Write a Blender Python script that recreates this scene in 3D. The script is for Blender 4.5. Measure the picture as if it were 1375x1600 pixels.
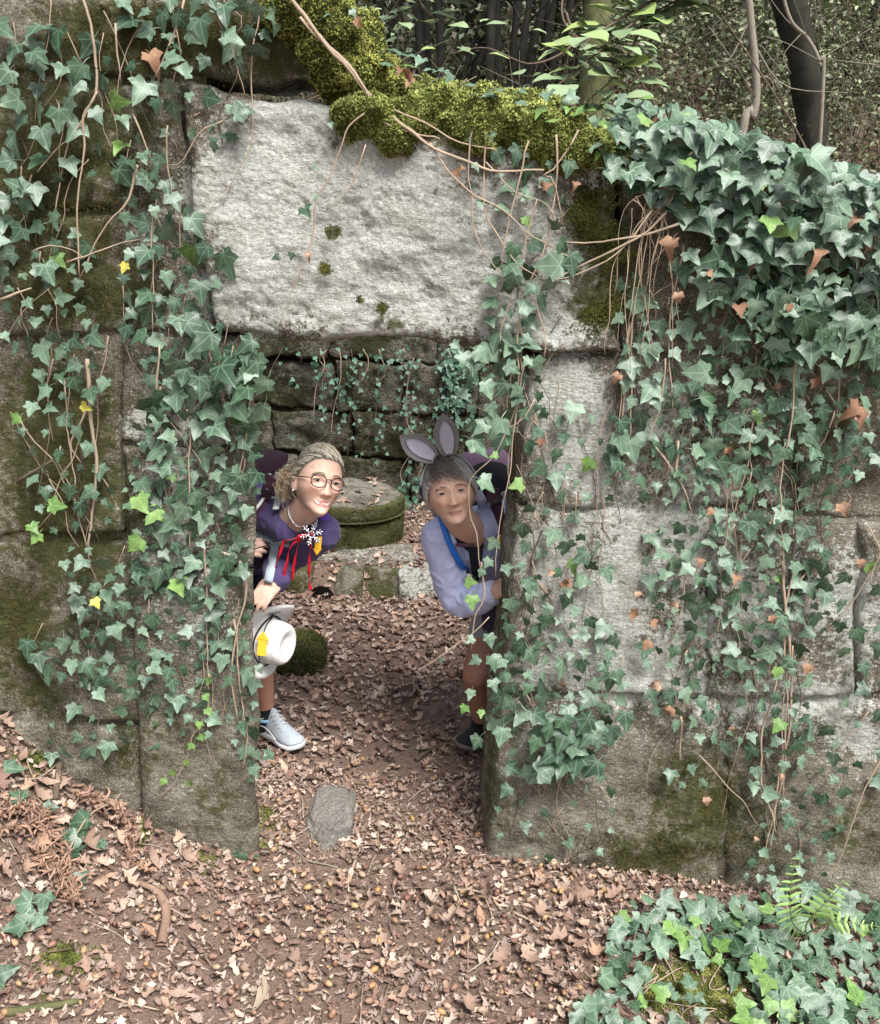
import bpy, math, random
import numpy as np
from mathutils import Vector, Matrix

# ------------------------------------------------------------------ camera, sky, sun, exposure
for o in list(bpy.data.objects):
    bpy.data.objects.remove(o)
SC = bpy.context.scene
COL = SC.collection
RAD = math.radians
H = 2.08                      # eye height above the doorway threshold
PITCH, ROLL, FPX = RAD(17.0), RAD(3.0), 1450.0
cF = np.array([0, math.cos(PITCH), -math.sin(PITCH)])
_u0 = np.array([0, math.sin(PITCH), math.cos(PITCH)])
_r0 = np.array([1.0, 0, 0])
cR = math.cos(ROLL) * _r0 + math.sin(ROLL) * _u0
cU = -math.sin(ROLL) * _r0 + math.cos(ROLL) * _u0
EYE = np.array([0, 0, H])
cam = bpy.data.cameras.new('camera')
camo = bpy.data.objects.new('camera', cam)
COL.objects.link(camo)
camo.matrix_world = Matrix([[cR[i], cU[i], -cF[i], EYE[i]] for i in range(3)] + [[0, 0, 0, 1]])
cam.sensor_fit = 'VERTICAL'
cam.sensor_height = 36.0
cam.sensor_width = 36.0
cam.lens = 36.0 * FPX / 1600.0
cam.clip_start, cam.clip_end = 0.05, 600
SC.camera = camo

SUN_EL, SUN_AZ = RAD(58), RAD(152)
world = bpy.data.worlds.new('World')
SC.world = world
world.use_nodes = True
wt = world.node_tree
wt.nodes.clear()
w_out = wt.nodes.new('ShaderNodeOutputWorld')
w_bg = wt.nodes.new('ShaderNodeBackground')
w_sky = wt.nodes.new('ShaderNodeTexSky')
w_sky.sky_type = 'NISHITA'
w_sky.sun_disc = False
w_sky.sun_elevation = SUN_EL
w_sky.sun_rotation = SUN_AZ
w_sky.dust_density = 2.0
w_hs = wt.nodes.new('ShaderNodeHueSaturation')       # overcast: the blue washed out of the sky
w_hs.inputs['Saturation'].default_value = 0.38
wt.links.new(w_sky.outputs[0], w_hs.inputs['Color'])
wt.links.new(w_hs.outputs[0], w_bg.inputs[0])
wt.links.new(w_bg.outputs[0], w_out.inputs[0])
w_bg.inputs[1].default_value = 0.056
sl = bpy.data.lights.new('sun', 'SUN')
sl.energy = 1.5
sl.angle = RAD(24)
sl.color = (1.0, 0.985, 0.96)
so = bpy.data.objects.new('sun', sl)
COL.objects.link(so)
sdir = Vector((math.sin(SUN_AZ) * math.cos(SUN_EL), math.cos(SUN_AZ) * math.cos(SUN_EL), math.sin(SUN_EL)))
so.rotation_euler = sdir.to_track_quat('Z', 'Y').to_euler()
SC.view_settings.view_transform = 'Standard'
SC.view_settings.look = 'None'
SC.view_settings.gamma = 1.0
SC.view_settings.use_curve_mapping = False
SC.view_settings.exposure = 2.05
SC.render.engine = 'CYCLES'
SC.cycles.use_denoising = True
SC.cycles.max_bounces = 6
SC.cycles.diffuse_bounces = 4
SC.cycles.transparent_max_bounces = 6

# ------------------------------------------------------------------ helpers
rng = np.random.default_rng(11)
random.seed(5)


def P(px, py, Y):
    """world point at depth Y seen at a photo position (used to survey the place)"""
    d = cF + (px - 687.5) / FPX * cR - (py - 800.0) / FPX * cU
    return EYE + d * (Y / d[1])


def G(px, py, z=0.0):
    d = cF + (px - 687.5) / FPX * cR - (py - 800.0) / FPX * cU
    return EYE + d * ((z - H) / d[2])


def proj(V):
    q = np.asarray(V) - EYE
    w = q @ cF
    return np.stack([687.5 + FPX * (q @ cR) / w, 800 - FPX * (q @ cU) / w], -1)


def nrm(v):
    v = np.asarray(v, float)
    return v / (np.linalg.norm(v, axis=-1, keepdims=True) + 1e-12)


def sm(x, a=0.0, b=1.0):
    t = np.clip((np.asarray(x, float) - a) / (b - a), 0, 1)
    return t * t * (3 - 2 * t)


def _h(ix, iy, iz, seed):
    n = (ix.astype(np.uint32) * np.uint32(374761393) + iy.astype(np.uint32) * np.uint32(668265263)
         + iz.astype(np.uint32) * np.uint32(2246822519) + np.uint32((seed * 3266489917) & 0xffffffff))
    n = (n ^ (n >> np.uint32(13))) * np.uint32(1274126177)
    n = n ^ (n >> np.uint32(16))
    return n.astype(np.float64) / 4294967295.0 * 2 - 1


def vn(p, seed=0):
    p = np.asarray(p, float)
    i = np.floor(p).astype(np.int64)
    f = p - i
    f = f * f * f * (f * (f * 6 - 15) + 10)
    r = 0
    for dx in (0, 1):
        wx = f[..., 0] if dx else 1 - f[..., 0]
        for dy in (0, 1):
            wy = f[..., 1] if dy else 1 - f[..., 1]
            for dz in (0, 1):
                wz = f[..., 2] if dz else 1 - f[..., 2]
                r = r + wx * wy * wz * _h(i[..., 0] + dx, i[..., 1] + dy, i[..., 2] + dz, seed)
    return r


def fbm(p, freq=1.0, octs=4, seed=0, gain=0.5):
    p = np.asarray(p, float) * freq
    a, s, r = 1.0, 0.0, 0.0
    for k in range(octs):
        r = r + a * vn(p + 17.3 * k, seed + k)
        s += a
        a *= gain
        p = p * 2.03
    return r / s


def np_mesh(name, V, Fs, mat=None, cols=None, attrs=None, uv=None, smooth=True):
    """mesh from numpy: V (n,3), Fs list of (m,3)/(m,4) int arrays"""
    me = bpy.data.meshes.new(name)
    V = np.asarray(V, np.float32)
    Fs = [np.asarray(f, np.int32) for f in (Fs if isinstance(Fs, list) else [Fs]) if len(f)]
    me.vertices.add(len(V))
    me.vertices.foreach_set('co', V.ravel())
    loops = np.concatenate([f.ravel() for f in Fs])
    sizes = np.concatenate([np.full(len(f), f.shape[1], np.int32) for f in Fs])
    starts = np.concatenate([[0], np.cumsum(sizes)[:-1]]).astype(np.int32)
    me.loops.add(len(loops))
    me.loops.foreach_set('vertex_index', loops)
    me.polygons.add(len(sizes))
    me.polygons.foreach_set('loop_start', starts)
    me.polygons.foreach_set('loop_total', sizes)
    me.polygons.foreach_set('use_smooth', np.full(len(sizes), smooth, bool))
    if cols is not None:
        c = np.ones((len(V), 4), np.float32)
        c[:, :3] = cols
        a = me.color_attributes.new('Col', 'FLOAT_COLOR', 'POINT')
        a.data.foreach_set('color', c.ravel())
    for k, v in (attrs or {}).items():
        a = me.attributes.new(k, 'FLOAT', 'POINT')
        a.data.foreach_set('value', np.asarray(v, np.float32))
    if uv is not None:
        l = me.uv_layers.new(name='UVMap')
        l.data.foreach_set('uv', np.asarray(uv, np.float32)[loops].ravel())
    me.update(calc_edges=True)
    me.validate()
    if mat is not None:
        me.materials.append(mat)
    return me


def link(name, data, parent=None, mw=None):
    o = bpy.data.objects.new(name, data)
    COL.objects.link(o)
    if parent is not None:
        o.parent = parent
    if mw is not None:
        o.matrix_local = mw
    return o


def tag(o, label=None, cat=None, group=None, kind=None):
    for k, v in (('label', label), ('category', cat), ('group', group), ('kind', kind)):
        if v:
            o[k] = v
    return o


def thing(name, label, cat, loc=(0, 0, 0), group=None):
    o = bpy.data.objects.new(name, None)
    COL.objects.link(o)
    o.location = [float(c) for c in loc]
    o.empty_display_size = 0.05
    return tag(o, label, cat, group)


def at(parent, V):
    """world vertices into the parent's frame (parents are only moved, never turned)"""
    return np.asarray(V, float) - np.array(parent.location)


class MB:
    """collects pieces into one mesh"""
    def __init__(s):
        s.V, s.F3, s.F4, s.C, s.n = [], [], [], [], 0

    def add(s, V, Fs, col=(1, 1, 1)):
        V = np.asarray(V, float)
        for f in (Fs if isinstance(Fs, list) else [Fs]):
            f = np.asarray(f, int)
            if len(f) == 0:
                continue
            (s.F3 if f.shape[1] == 3 else s.F4).append(f + s.n)
        s.V.append(V)
        c = np.asarray(col, float)
        s.C.append(np.broadcast_to(c, (len(V), 3)) if c.ndim == 1 else c)
        s.n += len(V)
        return s

    def arrays(s):
        Fs = []
        if s.F3:
            Fs.append(np.concatenate(s.F3))
        if s.F4:
            Fs.append(np.concatenate(s.F4))
        return np.concatenate(s.V), Fs, np.concatenate(s.C)

    def build(s, name, mat, parent=None, smooth=True):
        V, Fs, C = s.arrays()
        if parent is not None:
            V = at(parent if parent.parent is None else parent.parent, V)
            if parent.parent is not None:
                V = V - np.array(parent.location)
        return link(name, np_mesh(name, V, Fs, mat, C, smooth=smooth), parent)


def frames(path):
    path = np.asarray(path, float)
    T = nrm(np.gradient(path, axis=0))
    a = np.array([0, 0, 1.0]) if abs(T[0, 2]) < 0.9 else np.array([1.0, 0, 0])
    N = np.zeros_like(T)
    n = a
    for i in range(len(T)):
        n = n - T[i] * (n @ T[i])
        n = n / (np.linalg.norm(n) + 1e-9)
        N[i] = n
    return T, N, np.cross(T, N)


def tube(path, rad, sides=6, cap=True):
    path = np.asarray(path, float)
    n = len(path)
    rad = np.broadcast_to(np.asarray(rad, float), (n,))
    T, N, B = frames(path)
    a = np.arange(sides) / sides * 2 * math.pi
    V = path[:, None] + rad[:, None, None] * (np.cos(a)[None, :, None] * N[:, None] + np.sin(a)[None, :, None] * B[:, None])
    V = V.reshape(-1, 3)
    i = np.arange(n - 1)[:, None] * sides
    j = np.arange(sides)[None]
    j2 = (j + 1) % sides
    F = np.stack([i + j, i + j2, i + sides + j2, i + sides + j], -1).reshape(-1, 4)
    Fs = [F]
    if cap:
        V = np.concatenate([V, path[:1], path[-1:]])
        c0, c1 = n * sides, n * sides + 1
        jj = np.arange(sides)
        Fs.append(np.stack([np.full(sides, c0), (jj + 1) % sides, jj], -1))
        Fs.append(np.stack([np.full(sides, c1), (n - 1) * sides + jj, (n - 1) * sides + (jj + 1) % sides], -1))
    return V, Fs


def spline(pts, n):
    """Catmull-Rom through the points"""
    p = np.asarray(pts, float)
    if len(p) == 2:
        t = np.linspace(0, 1, n)[:, None]
        return p[0] * (1 - t) + p[1] * t
    q = np.concatenate([[2 * p[0] - p[1]], p, [2 * p[-1] - p[-2]]])
    t = np.linspace(0, len(p) - 1 - 1e-6, n)
    k = t.astype(int)
    f = (t - k)[:, None]
    a, b, c, d = q[k], q[k + 1], q[k + 2], q[k + 3]
    return 0.5 * (2 * b + (c - a) * f + (2 * a - 5 * b + 4 * c - d) * f ** 2 + (3 * b - a - 3 * c + d) * f ** 3)


def uvsphere(nu=24, nv=16):
    u = np.arange(nu) / nu * 2 * math.pi
    v = np.linspace(0, math.pi, nv + 1)[1:-1]
    D = np.stack([np.sin(v)[:, None] * np.cos(u), np.sin(v)[:, None] * np.sin(u), np.cos(v)[:, None] * np.ones(nu)], -1).reshape(-1, 3)
    D = np.concatenate([D, [[0, 0, 1.0], [0, 0, -1.0]]])
    r = nv - 1
    i = np.arange(r - 1)[:, None] * nu
    j = np.arange(nu)[None]
    j2 = (j + 1) % nu
    F = np.stack([i + j, i + nu + j, i + nu + j2, i + j2], -1).reshape(-1, 4)
    jj = np.arange(nu)
    t0, t1 = r * nu, r * nu + 1
    return D, [F, np.stack([np.full(nu, t0), jj, (jj + 1) % nu], -1), np.stack([np.full(nu, t1), (r - 1) * nu + (jj + 1) % nu, (r - 1) * nu + jj], -1)]


def ellipsoid(c, r, rot=None, nu=20, nv=14):
    D, F = uvsphere(nu, nv)
    V = D * np.asarray(r)
    if rot is not None:
        V = V @ np.asarray(rot).T
    return V + np.asarray(c), F


def chain(pts, rad, sides=16, per=6):
    """round-ended tapered limb"""
    pts = np.asarray(pts, float)
    n = (len(pts) - 1) * per + 1
    path = spline(pts, n)
    r = np.interp(np.linspace(0, len(pts) - 1, n), np.arange(len(pts)), rad)
    m = MB()
    V, F = tube(path, r, sides)
    m.add(V, F)
    for p, q in ((path[0], r[0]), (path[-1], r[-1])):
        m.add(*ellipsoid(p, (q * .995,) * 3, None, sides, 10))
    V, F, _ = m.arrays()
    return V, F


def sheet(nx, ny):
    """unit grid faces for an ny x nx vertex array"""
    i = np.arange(ny - 1)[:, None] * nx
    j = np.arange(nx - 1)[None]
    return np.stack([i + j, i + j + 1, i + nx + j + 1, i + nx + j], -1).reshape(-1, 4)


def rot_to(Z, Y):
    """matrices (n,3,3) with columns X,Y,Z from normals and in-plane directions"""
    Z = nrm(Z)
    Y = nrm(Y - Z * np.sum(Y * Z, -1, keepdims=True))
    X = np.cross(Y, Z)
    return np.stack([X, Y, Z], -1)


def scatter(T, F, pos, R, S, col):
    """many copies of a small template in one array; col per copy"""
    n, m = len(pos), len(T)
    S = np.asarray(S, float)
    if S.ndim == 1:
        S = S[:, None]
    V = np.einsum('nij,nmj->nmi', R, T[None] * S[:, None, :]) + pos[:, None]
    off = (np.arange(n) * m)[:, None, None]
    Fs = [(np.asarray(f)[None] + off).reshape(-1, np.asarray(f).shape[1]) for f in (F if isinstance(F, list) else [F])]
    C = np.repeat(np.asarray(col, float)[:, None], m, 1).reshape(-1, 3)
    return V.reshape(-1, 3), Fs, C


def remesh(m, voxel, smooth=2, fac=0.5):
    """weld overlapping closed shapes into one continuous skin"""
    V, Fs, _ = m.arrays()
    me = np_mesh('tmp', V, Fs)
    o = bpy.data.objects.new('tmp', me)
    COL.objects.link(o)
    md = o.modifiers.new('r', 'REMESH')
    md.mode = 'VOXEL'
    md.voxel_size = voxel
    if smooth:
        ms = o.modifiers.new('s', 'SMOOTH')
        ms.factor = fac
        ms.iterations = smooth
    dg = bpy.context.evaluated_depsgraph_get()
    e = bpy.data.meshes.new_from_object(o.evaluated_get(dg))
    n = len(e.vertices)
    V = np.empty(n * 3, np.float32)
    e.vertices.foreach_get('co', V)
    lt = np.empty(len(e.polygons), np.int32)
    e.polygons.foreach_get('loop_total', lt)
    lv = np.empty(len(e.loops), np.int32)
    e.loops.foreach_get('vertex_index', lv)
    nor = np.empty(n * 3, np.float32)
    e.vertices.foreach_get('normal', nor)
    if np.all(lt == 4):
        F = [lv.reshape(-1, 4)]
    else:
        st = np.concatenate([[0], np.cumsum(lt)[:-1]])
        F = [lv[(st[lt == k][:, None] + np.arange(k)).ravel()].reshape(-1, k) for k in (3, 4) if np.any(lt == k)]
    bpy.data.objects.remove(o)
    bpy.data.meshes.remove(me)
    bpy.data.meshes.remove(e)
    return V.reshape(-1, 3).astype(float), F, nor.reshape(-1, 3).astype(float)


def in_poly(pts, poly):
    x, y = pts[:, 0], pts[:, 1]
    poly = np.asarray(poly, float)
    c = np.zeros(len(pts), bool)
    j = len(poly) - 1
    for i in range(len(poly)):
        xi, yi = poly[i]
        xj, yj = poly[j]
        c ^= ((yi > y) != (yj > y)) & (x < (xj - xi) * (y - yi) / (yj - yi + 1e-12) + xi)
        j = i
    return c


def fill_poly(poly, n, mind, tries=60):
    """up to n points in a polygon, kept mind apart"""
    poly = np.asarray(poly, float)
    lo, hi = poly.min(0), poly.max(0)
    out = np.zeros((0, 2))
    for k in range(tries * n):
        p = lo + rng.random(2) * (hi - lo)
        if not in_poly(p[None], poly)[0]:
            continue
        if len(out) and np.min(np.sum((out - p) ** 2, 1)) < mind ** 2:
            continue
        out = np.concatenate([out, p[None]])
        if len(out) >= n:
            break
    return out


# ------------------------------------------------------------------ materials
class NT:
    def __init__(s, name):
        s.m = bpy.data.materials.new(name)
        s.m.use_nodes = True
        s.t = s.m.node_tree
        s.b = s.t.nodes['Principled BSDF']

    def n(s, typ, **kw):
        x = s.t.nodes.new(typ)
        for k, v in kw.items():
            setattr(x, k, v)
        return x

    def put(s, node, sock, val):
        if hasattr(val, 'is_linked') or isinstance(val, bpy.types.NodeSocket):
            s.t.links.new(val, node.inputs[sock])
        else:
            node.inputs[sock].default_value = val

    def math(s, op, a, b=0.0, c=None, clamp=False):
        x = s.n('ShaderNodeMath', operation=op, use_clamp=clamp)
        s.put(x, 0, a)
        s.put(x, 1, b)
        if c is not None:
            s.put(x, 2, c)
        return x.outputs[0]

    def mix(s, f, a, b, blend='MIX'):
        x = s.n('ShaderNodeMix', data_type='RGBA', blend_type=blend)
        s.put(x, 0, f)
        s.put(x, 6, a if not isinstance(a, tuple) else (*a, 1))
        s.put(x, 7, b if not isinstance(b, tuple) else (*b, 1))
        return x.outputs[2]

    def noise(s, vec, scale, detail=4, rough=0.6, w=None):
        x = s.n('ShaderNodeTexNoise')
        s.put(x, 'Vector', vec)
        s.put(x, 'Scale', scale)
        s.put(x, 'Detail', detail)
        s.put(x, 'Roughness', rough)
        return x.outputs['Fac']

    def vor(s, vec, scale, feat='F1', out='Distance'):
        x = s.n('ShaderNodeTexVoronoi', feature=feat)
        s.put(x, 'Vector', vec)
        s.put(x, 'Scale', scale)
        return x.outputs[out]

    def ramp(s, f, stops):
        x = s.n('ShaderNodeValToRGB')
        s.put(x, 0, f)
        e = x.color_ramp.elements
        while len(e) < len(stops):
            e.new(0.5)
        for el, (p, c) in zip(e, stops):
            el.position = p
            el.color = (*c, 1) if isinstance(c, tuple) else (c, c, c, 1)
        return x.outputs[0]

    def step(s, v, a, b):
        x = s.n('ShaderNodeMapRange', interpolation_type='SMOOTHSTEP')
        s.put(x, 0, v)
        s.put(x, 1, a)
        s.put(x, 2, b)
        return x.outputs[0]

    def attr(s, name, out='Fac'):
        return s.n('ShaderNodeAttribute', attribute_name=name).outputs[out]

    def pos(s):
        return s.n('ShaderNodeNewGeometry').outputs['Position']

    def bump(s, h, strength=0.5, dist=0.01):
        x = s.n('ShaderNodeBump')
        s.put(x, 'Height', h)
        s.put(x, 'Strength', strength)
        s.put(x, 'Distance', dist)
        s.t.links.new(x.outputs[0], s.b.inputs['Normal'])

    def done(s, col, rough=0.7, spec=0.3, **kw):
        s.put(s.b, 'Base Color', (*col, 1) if isinstance(col, tuple) else col)
        s.put(s.b, 'Roughness', rough)
        s.put(s.b, 'Specular IOR Level', spec)
        for k, v in kw.items():
            s.put(s.b, k, v)
        return s.m


def m_plain(name, col, rough=0.6, spec=0.3, var=0.15, scale=30, bump=0.15, bscale=200, **kw):
    t = NT(name)
    p = t.pos()
    nz = t.noise(p, scale, 4)
    c = t.mix(nz, tuple(x * (1 - var) for x in col), tuple(min(1, x * (1 + var)) for x in col))
    if bump:
        t.bump(t.noise(p, bscale, 3), bump, 0.004)
    return t.done(c, rough, spec, **kw)


def m_vcol(name, rough=0.7, spec=0.25, var=0.25, scale=60, bump=0.3, bscale=150, sss=0, bdist=0.004, trans=0.0):
    t = NT(name)
    p = t.pos()
    nz = t.math('MULTIPLY_ADD', t.noise(p, scale, 4), 2 * var, 1 - var)
    g = t.n('ShaderNodeCombineColor')
    for i in range(3):
        t.put(g, i, nz)
    c = t.mix(1.0, t.attr('Col', 'Color'), g.outputs[0], 'MULTIPLY')
    if bump:
        t.bump(t.noise(p, bscale, 3), bump, bdist)
    if sss:
        t.put(t.b, 'Subsurface Weight', sss)
        t.put(t.b, 'Subsurface Radius', (0.012, 0.005, 0.003))
        t.put(t.b, 'Subsurface Scale', 1.0)
    return t.done(c, rough, spec)


def m_stone(name, dark=(0.120, 0.100, 0.066), mid=(0.31, 0.275, 0.205), pale=(0.76, 0.76, 0.69), mk=1.0):
    t = NT(name)
    p = t.pos()
    mp = t.n('ShaderNodeVectorMath', operation='MULTIPLY')
    t.put(mp, 0, p)
    mp.inputs[1].default_value = (0.7, 1.0, 1.9)
    pz = mp.outputs[0]
    n1 = t.noise(p, 7, 6, 0.65)
    n2 = t.noise(p, 45, 5, 0.7)
    n3 = t.noise(p, 220, 3, 0.7)
    base = t.mix(t.step(n1, 0.35, 0.65), dark, mid)
    base = t.mix(t.math('MULTIPLY', t.step(n3, 0.50, 0.62), 0.65), base, (0.46, 0.43, 0.36))
    base = t.mix(t.math('MULTIPLY', t.step(n3, 0.48, 0.32), 0.6), base, (0.05, 0.042, 0.033))
    # lichen crust: pale, broken by fine pits
    pl = t.math('ADD', t.attr('pale'), t.math('MULTIPLY', t.math('SUBTRACT', n2, 0.5), 1.5))
    pl = t.math('ADD', pl, t.math('MULTIPLY', t.math('SUBTRACT', n1, 0.5), 0.9))
    pm = t.step(pl, 0.36, 0.56)
    vs = t.n('ShaderNodeTexVoronoi', feature='F1')
    t.put(vs, 'Vector', p)
    t.put(vs, 'Scale', 105.0)
    sc_ = t.n('ShaderNodeSeparateColor')
    t.put(sc_, 0, vs.outputs['Color'])
    rad = t.math('MULTIPLY', t.math('POWER', sc_.outputs[0], 2.2), 0.62)
    spot = t.step(t.math('SUBTRACT', vs.outputs['Distance'], t.math('ADD', rad, t.math('MULTIPLY', t.math('SUBTRACT', n3, 0.5), 0.35))), 0.04, -0.04)
    spot = t.math('MULTIPLY', spot, t.step(t.math('ADD', t.attr('pale'), t.math('MULTIPLY', t.math('SUBTRACT', n1, 0.5), 1.2)), -0.12, 0.35))
    pm = t.math('MAXIMUM', pm, t.math('MULTIPLY', spot, 0.9))
    pcol = t.mix(t.step(t.noise(p, 95, 5, 0.7), 0.36, 0.66), tuple(x * 0.66 for x in pale), pale)
    pcol = t.mix(t.math('MULTIPLY', t.step(t.noise(p, 9, 6, 0.75), 0.48, 0.68), 0.5), pcol, (0.42, 0.40, 0.30))
    pcol = t.mix(t.math('MULTIPLY', t.step(t.noise(p, 210, 3, 0.65), 0.56, 0.66), 0.7), pcol, (0.17, 0.16, 0.125))
    c = t.mix(pm, base, pcol)
    # moss film
    ms = t.math('ADD', t.attr('moss'), t.math('MULTIPLY', t.math('SUBTRACT', t.noise(p, 30, 6, 0.7), 0.5), 1.6))
    mm = t.step(ms, 0.38, 0.72)
    mcol = t.mix(t.noise(p, 120, 4), (0.030 * mk, 0.033 * mk, 0.010 * mk), (0.125 * mk, 0.125 * mk, 0.036 * mk))
    mcol = t.mix(t.step(n1, 0.45, 0.7), mcol, (0.092 * mk, 0.094 * mk, 0.030 * mk))
    mcol = t.mix(t.math('MULTIPLY', t.step(t.noise(p, 13, 5, 0.7), 0.55, 0.7), 0.4), mcol, (0.17 * mk, 0.13 * mk, 0.06 * mk))
    c = t.mix(t.math('MULTIPLY', mm, 0.9), c, mcol)
    h = t.math('ADD', t.math('MULTIPLY', n2, 0.9), t.math('MULTIPLY', n3, 0.45))
    h = t.math('ADD', h, t.math('MULTIPLY', t.vor(p, 60), 0.5))
    h = t.math('ADD', h, t.math('MULTIPLY', t.noise(pz, 32, 7, 0.78), 1.6))
    t.bump(h, 1.0, 0.014)
    return t.done(c, 0.9, 0.15)


def m_ivy(name, c0, c1, vein=(0.22, 0.33, 0.24), rough=0.46, spec=0.55, vstr=0.75):
    t = NT(name)
    r = t.n('ShaderNodeObjectInfo').outputs['Random']
    uv = t.n('ShaderNodeUVMap').outputs[0]
    sp = t.n('ShaderNodeSeparateXYZ')
    t.put(sp, 0, uv)
    x = t.math('SUBTRACT', sp.outputs[0], 0.5)
    y = t.math('SUBTRACT', sp.outputs[1], 0.3)
    best = None
    for a in (90, 40, 140, -12, 192):
        ca, sa = math.cos(RAD(a)), math.sin(RAD(a))
        d = t.math('ABSOLUTE', t.math('SUBTRACT', t.math('MULTIPLY', x, sa), t.math('MULTIPLY', y, ca)))
        al = t.math('ADD', t.math('MULTIPLY', x, ca), t.math('MULTIPLY', y, sa))
        w = t.math('MULTIPLY', t.step(d, 0.020, 0.003), t.step(al, -0.02, 0.03))
        best = w if best is None else t.math('MAXIMUM', best, w)
    c = t.mix(r, c0, c1)
    cs = t.n('ShaderNodeVectorMath', operation='ADD')
    t.put(cs, 0, uv)
    cb = t.n('ShaderNodeCombineXYZ')
    t.put(cb, 2, t.math('MULTIPLY', r, 37.0))
    t.put(cs, 1, cb.outputs[0])
    nz = t.noise(cs.outputs[0], 5, 4)
    c = t.mix(t.math('MULTIPLY', t.step(nz, 0.45, 0.75), 0.45), c, tuple(min(1, q * 1.9) for q in c1))
    net = t.vor(cs.outputs[0], 14, 'DISTANCE_TO_EDGE')
    c = t.mix(t.math('MULTIPLY', t.step(net, 0.06, 0.01), 0.16), c, vein)
    c = t.mix(t.math('MULTIPLY', best, vstr), c, vein)
    t.bump(t.math('ADD', t.math('MULTIPLY', best, -0.6), t.math('MULTIPLY', net, 0.8)), 0.14, 0.004)
    return t.done(c, t.math('MULTIPLY_ADD', nz, 0.16, rough - 0.08), spec)


def m_leafobj(name, stops, rough=0.7, spec=0.25):
    """dry leaf / acorn: colour from the object's own random number"""
    t = NT(name)
    r = t.n('ShaderNodeObjectInfo').outputs['Random']
    p = t.pos()
    c = t.ramp(r, stops)
    nz = t.noise(p, 90, 4, 0.65)
    c = t.mix(t.math('MULTIPLY', t.step(nz, 0.45, 0.7), 0.4), c, (0.10, 0.06, 0.04))
    t.bump(t.noise(p, 260, 3), 0.4, 0.003)
    return t.done(c, rough, spec)


M = {}
M['stone'] = m_stone('granite')
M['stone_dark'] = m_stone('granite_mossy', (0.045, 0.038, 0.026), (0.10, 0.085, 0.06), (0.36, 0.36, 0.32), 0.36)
M['ivy'] = m_ivy('ivy_leaf', (0.036, 0.078, 0.042), (0.115, 0.180, 0.112), (0.22, 0.31, 0.21), vstr=0.62)
M['ivy_dark'] = m_ivy('ivy_leaf_dark', (0.014, 0.038, 0.018), (0.045, 0.090, 0.044), (0.13, 0.21, 0.13), rough=0.42, vstr=0.62)
M['ivy_young'] = m_ivy('ivy_leaf_young', (0.075, 0.16, 0.033), (0.15, 0.25, 0.065), (0.25, 0.35, 0.14), 0.45, 0.4, 0.5)
M['ivy_yellow'] = m_ivy('ivy_leaf_yellow', (0.34, 0.32, 0.045), (0.42, 0.37, 0.07), (0.45, 0.42, 0.15), 0.5, 0.3, 0.3)
M['dry'] = m_leafobj('dry_leaf', [(0.0, (0.20, 0.12, 0.09)), (0.3, (0.36, 0.25, 0.19)), (0.55, (0.28, 0.18, 0.135)), (0.75, (0.46, 0.35, 0.27)), (1.0, (0.36, 0.21, 0.13))])
M['dry_ivy'] = m_leafobj('dry_ivy_leaf', [(0.0, (0.20, 0.10, 0.06)), (0.5, (0.30, 0.17, 0.10)), (1.0, (0.40, 0.27, 0.18))])
M['acorn'] = m_leafobj('acorn_shell', [(0.0, (0.16, 0.07, 0.05)), (0.25, (0.32, 0.19, 0.13)), (0.5, (0.42, 0.31, 0.21)), (0.75, (0.44, 0.26, 0.10)), (1.0, (0.24, 0.12, 0.09))], 0.42, 0.4)
M['litter'] = m_vcol('leaf_litter', 0.8, 0.2, 0.25, 90, 0.4, 260)
M['bark'] = m_plain('bark', (0.13, 0.095, 0.07), 0.9, 0.15, 0.5, 40, 0.7, 120)
M['bark_dark'] = m_plain('bark_dark', (0.030, 0.028, 0.022), 0.9, 0.15, 0.8, 9, 1.0, 45)
M['bark_pale'] = m_plain('bark_pale', (0.24, 0.21, 0.165), 0.9, 0.15, 0.4, 25, 0.6, 90)
M['bark_moss'] = m_plain('bark_moss', (0.115, 0.12, 0.055), 0.95, 0.1, 0.85, 11, 1.0, 50)
M['stem'] = m_plain('ivy_stem', (0.38, 0.29, 0.21), 0.8, 0.2, 0.3, 25, 0.3, 220)
M['stem_dark'] = m_plain('ivy_stem_dark', (0.10, 0.075, 0.055), 0.85, 0.2, 0.4, 25, 0.3, 220)
M['moss'] = m_vcol('moss', 0.95, 0.1, 0.35, 45, 0, 150)
M['foliage'] = m_vcol('foliage', 0.5, 0.4, 0.25, 8, 0, 80)
M['soil'] = None
# ------------------------------------------------------------------ terrain
Y0 = 2.75
_prof = [P(px, py, Y0) for px, py in ((-400, 1060), (0, 1125), (150, 1235), (250, 1290), (390, 1338), (760, 1342), (1000, 1362), (1375, 1415), (1800, 1440))]
_px = np.array([p[0] for p in _prof])
_pz = np.array([p[2] for p in _prof])


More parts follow.
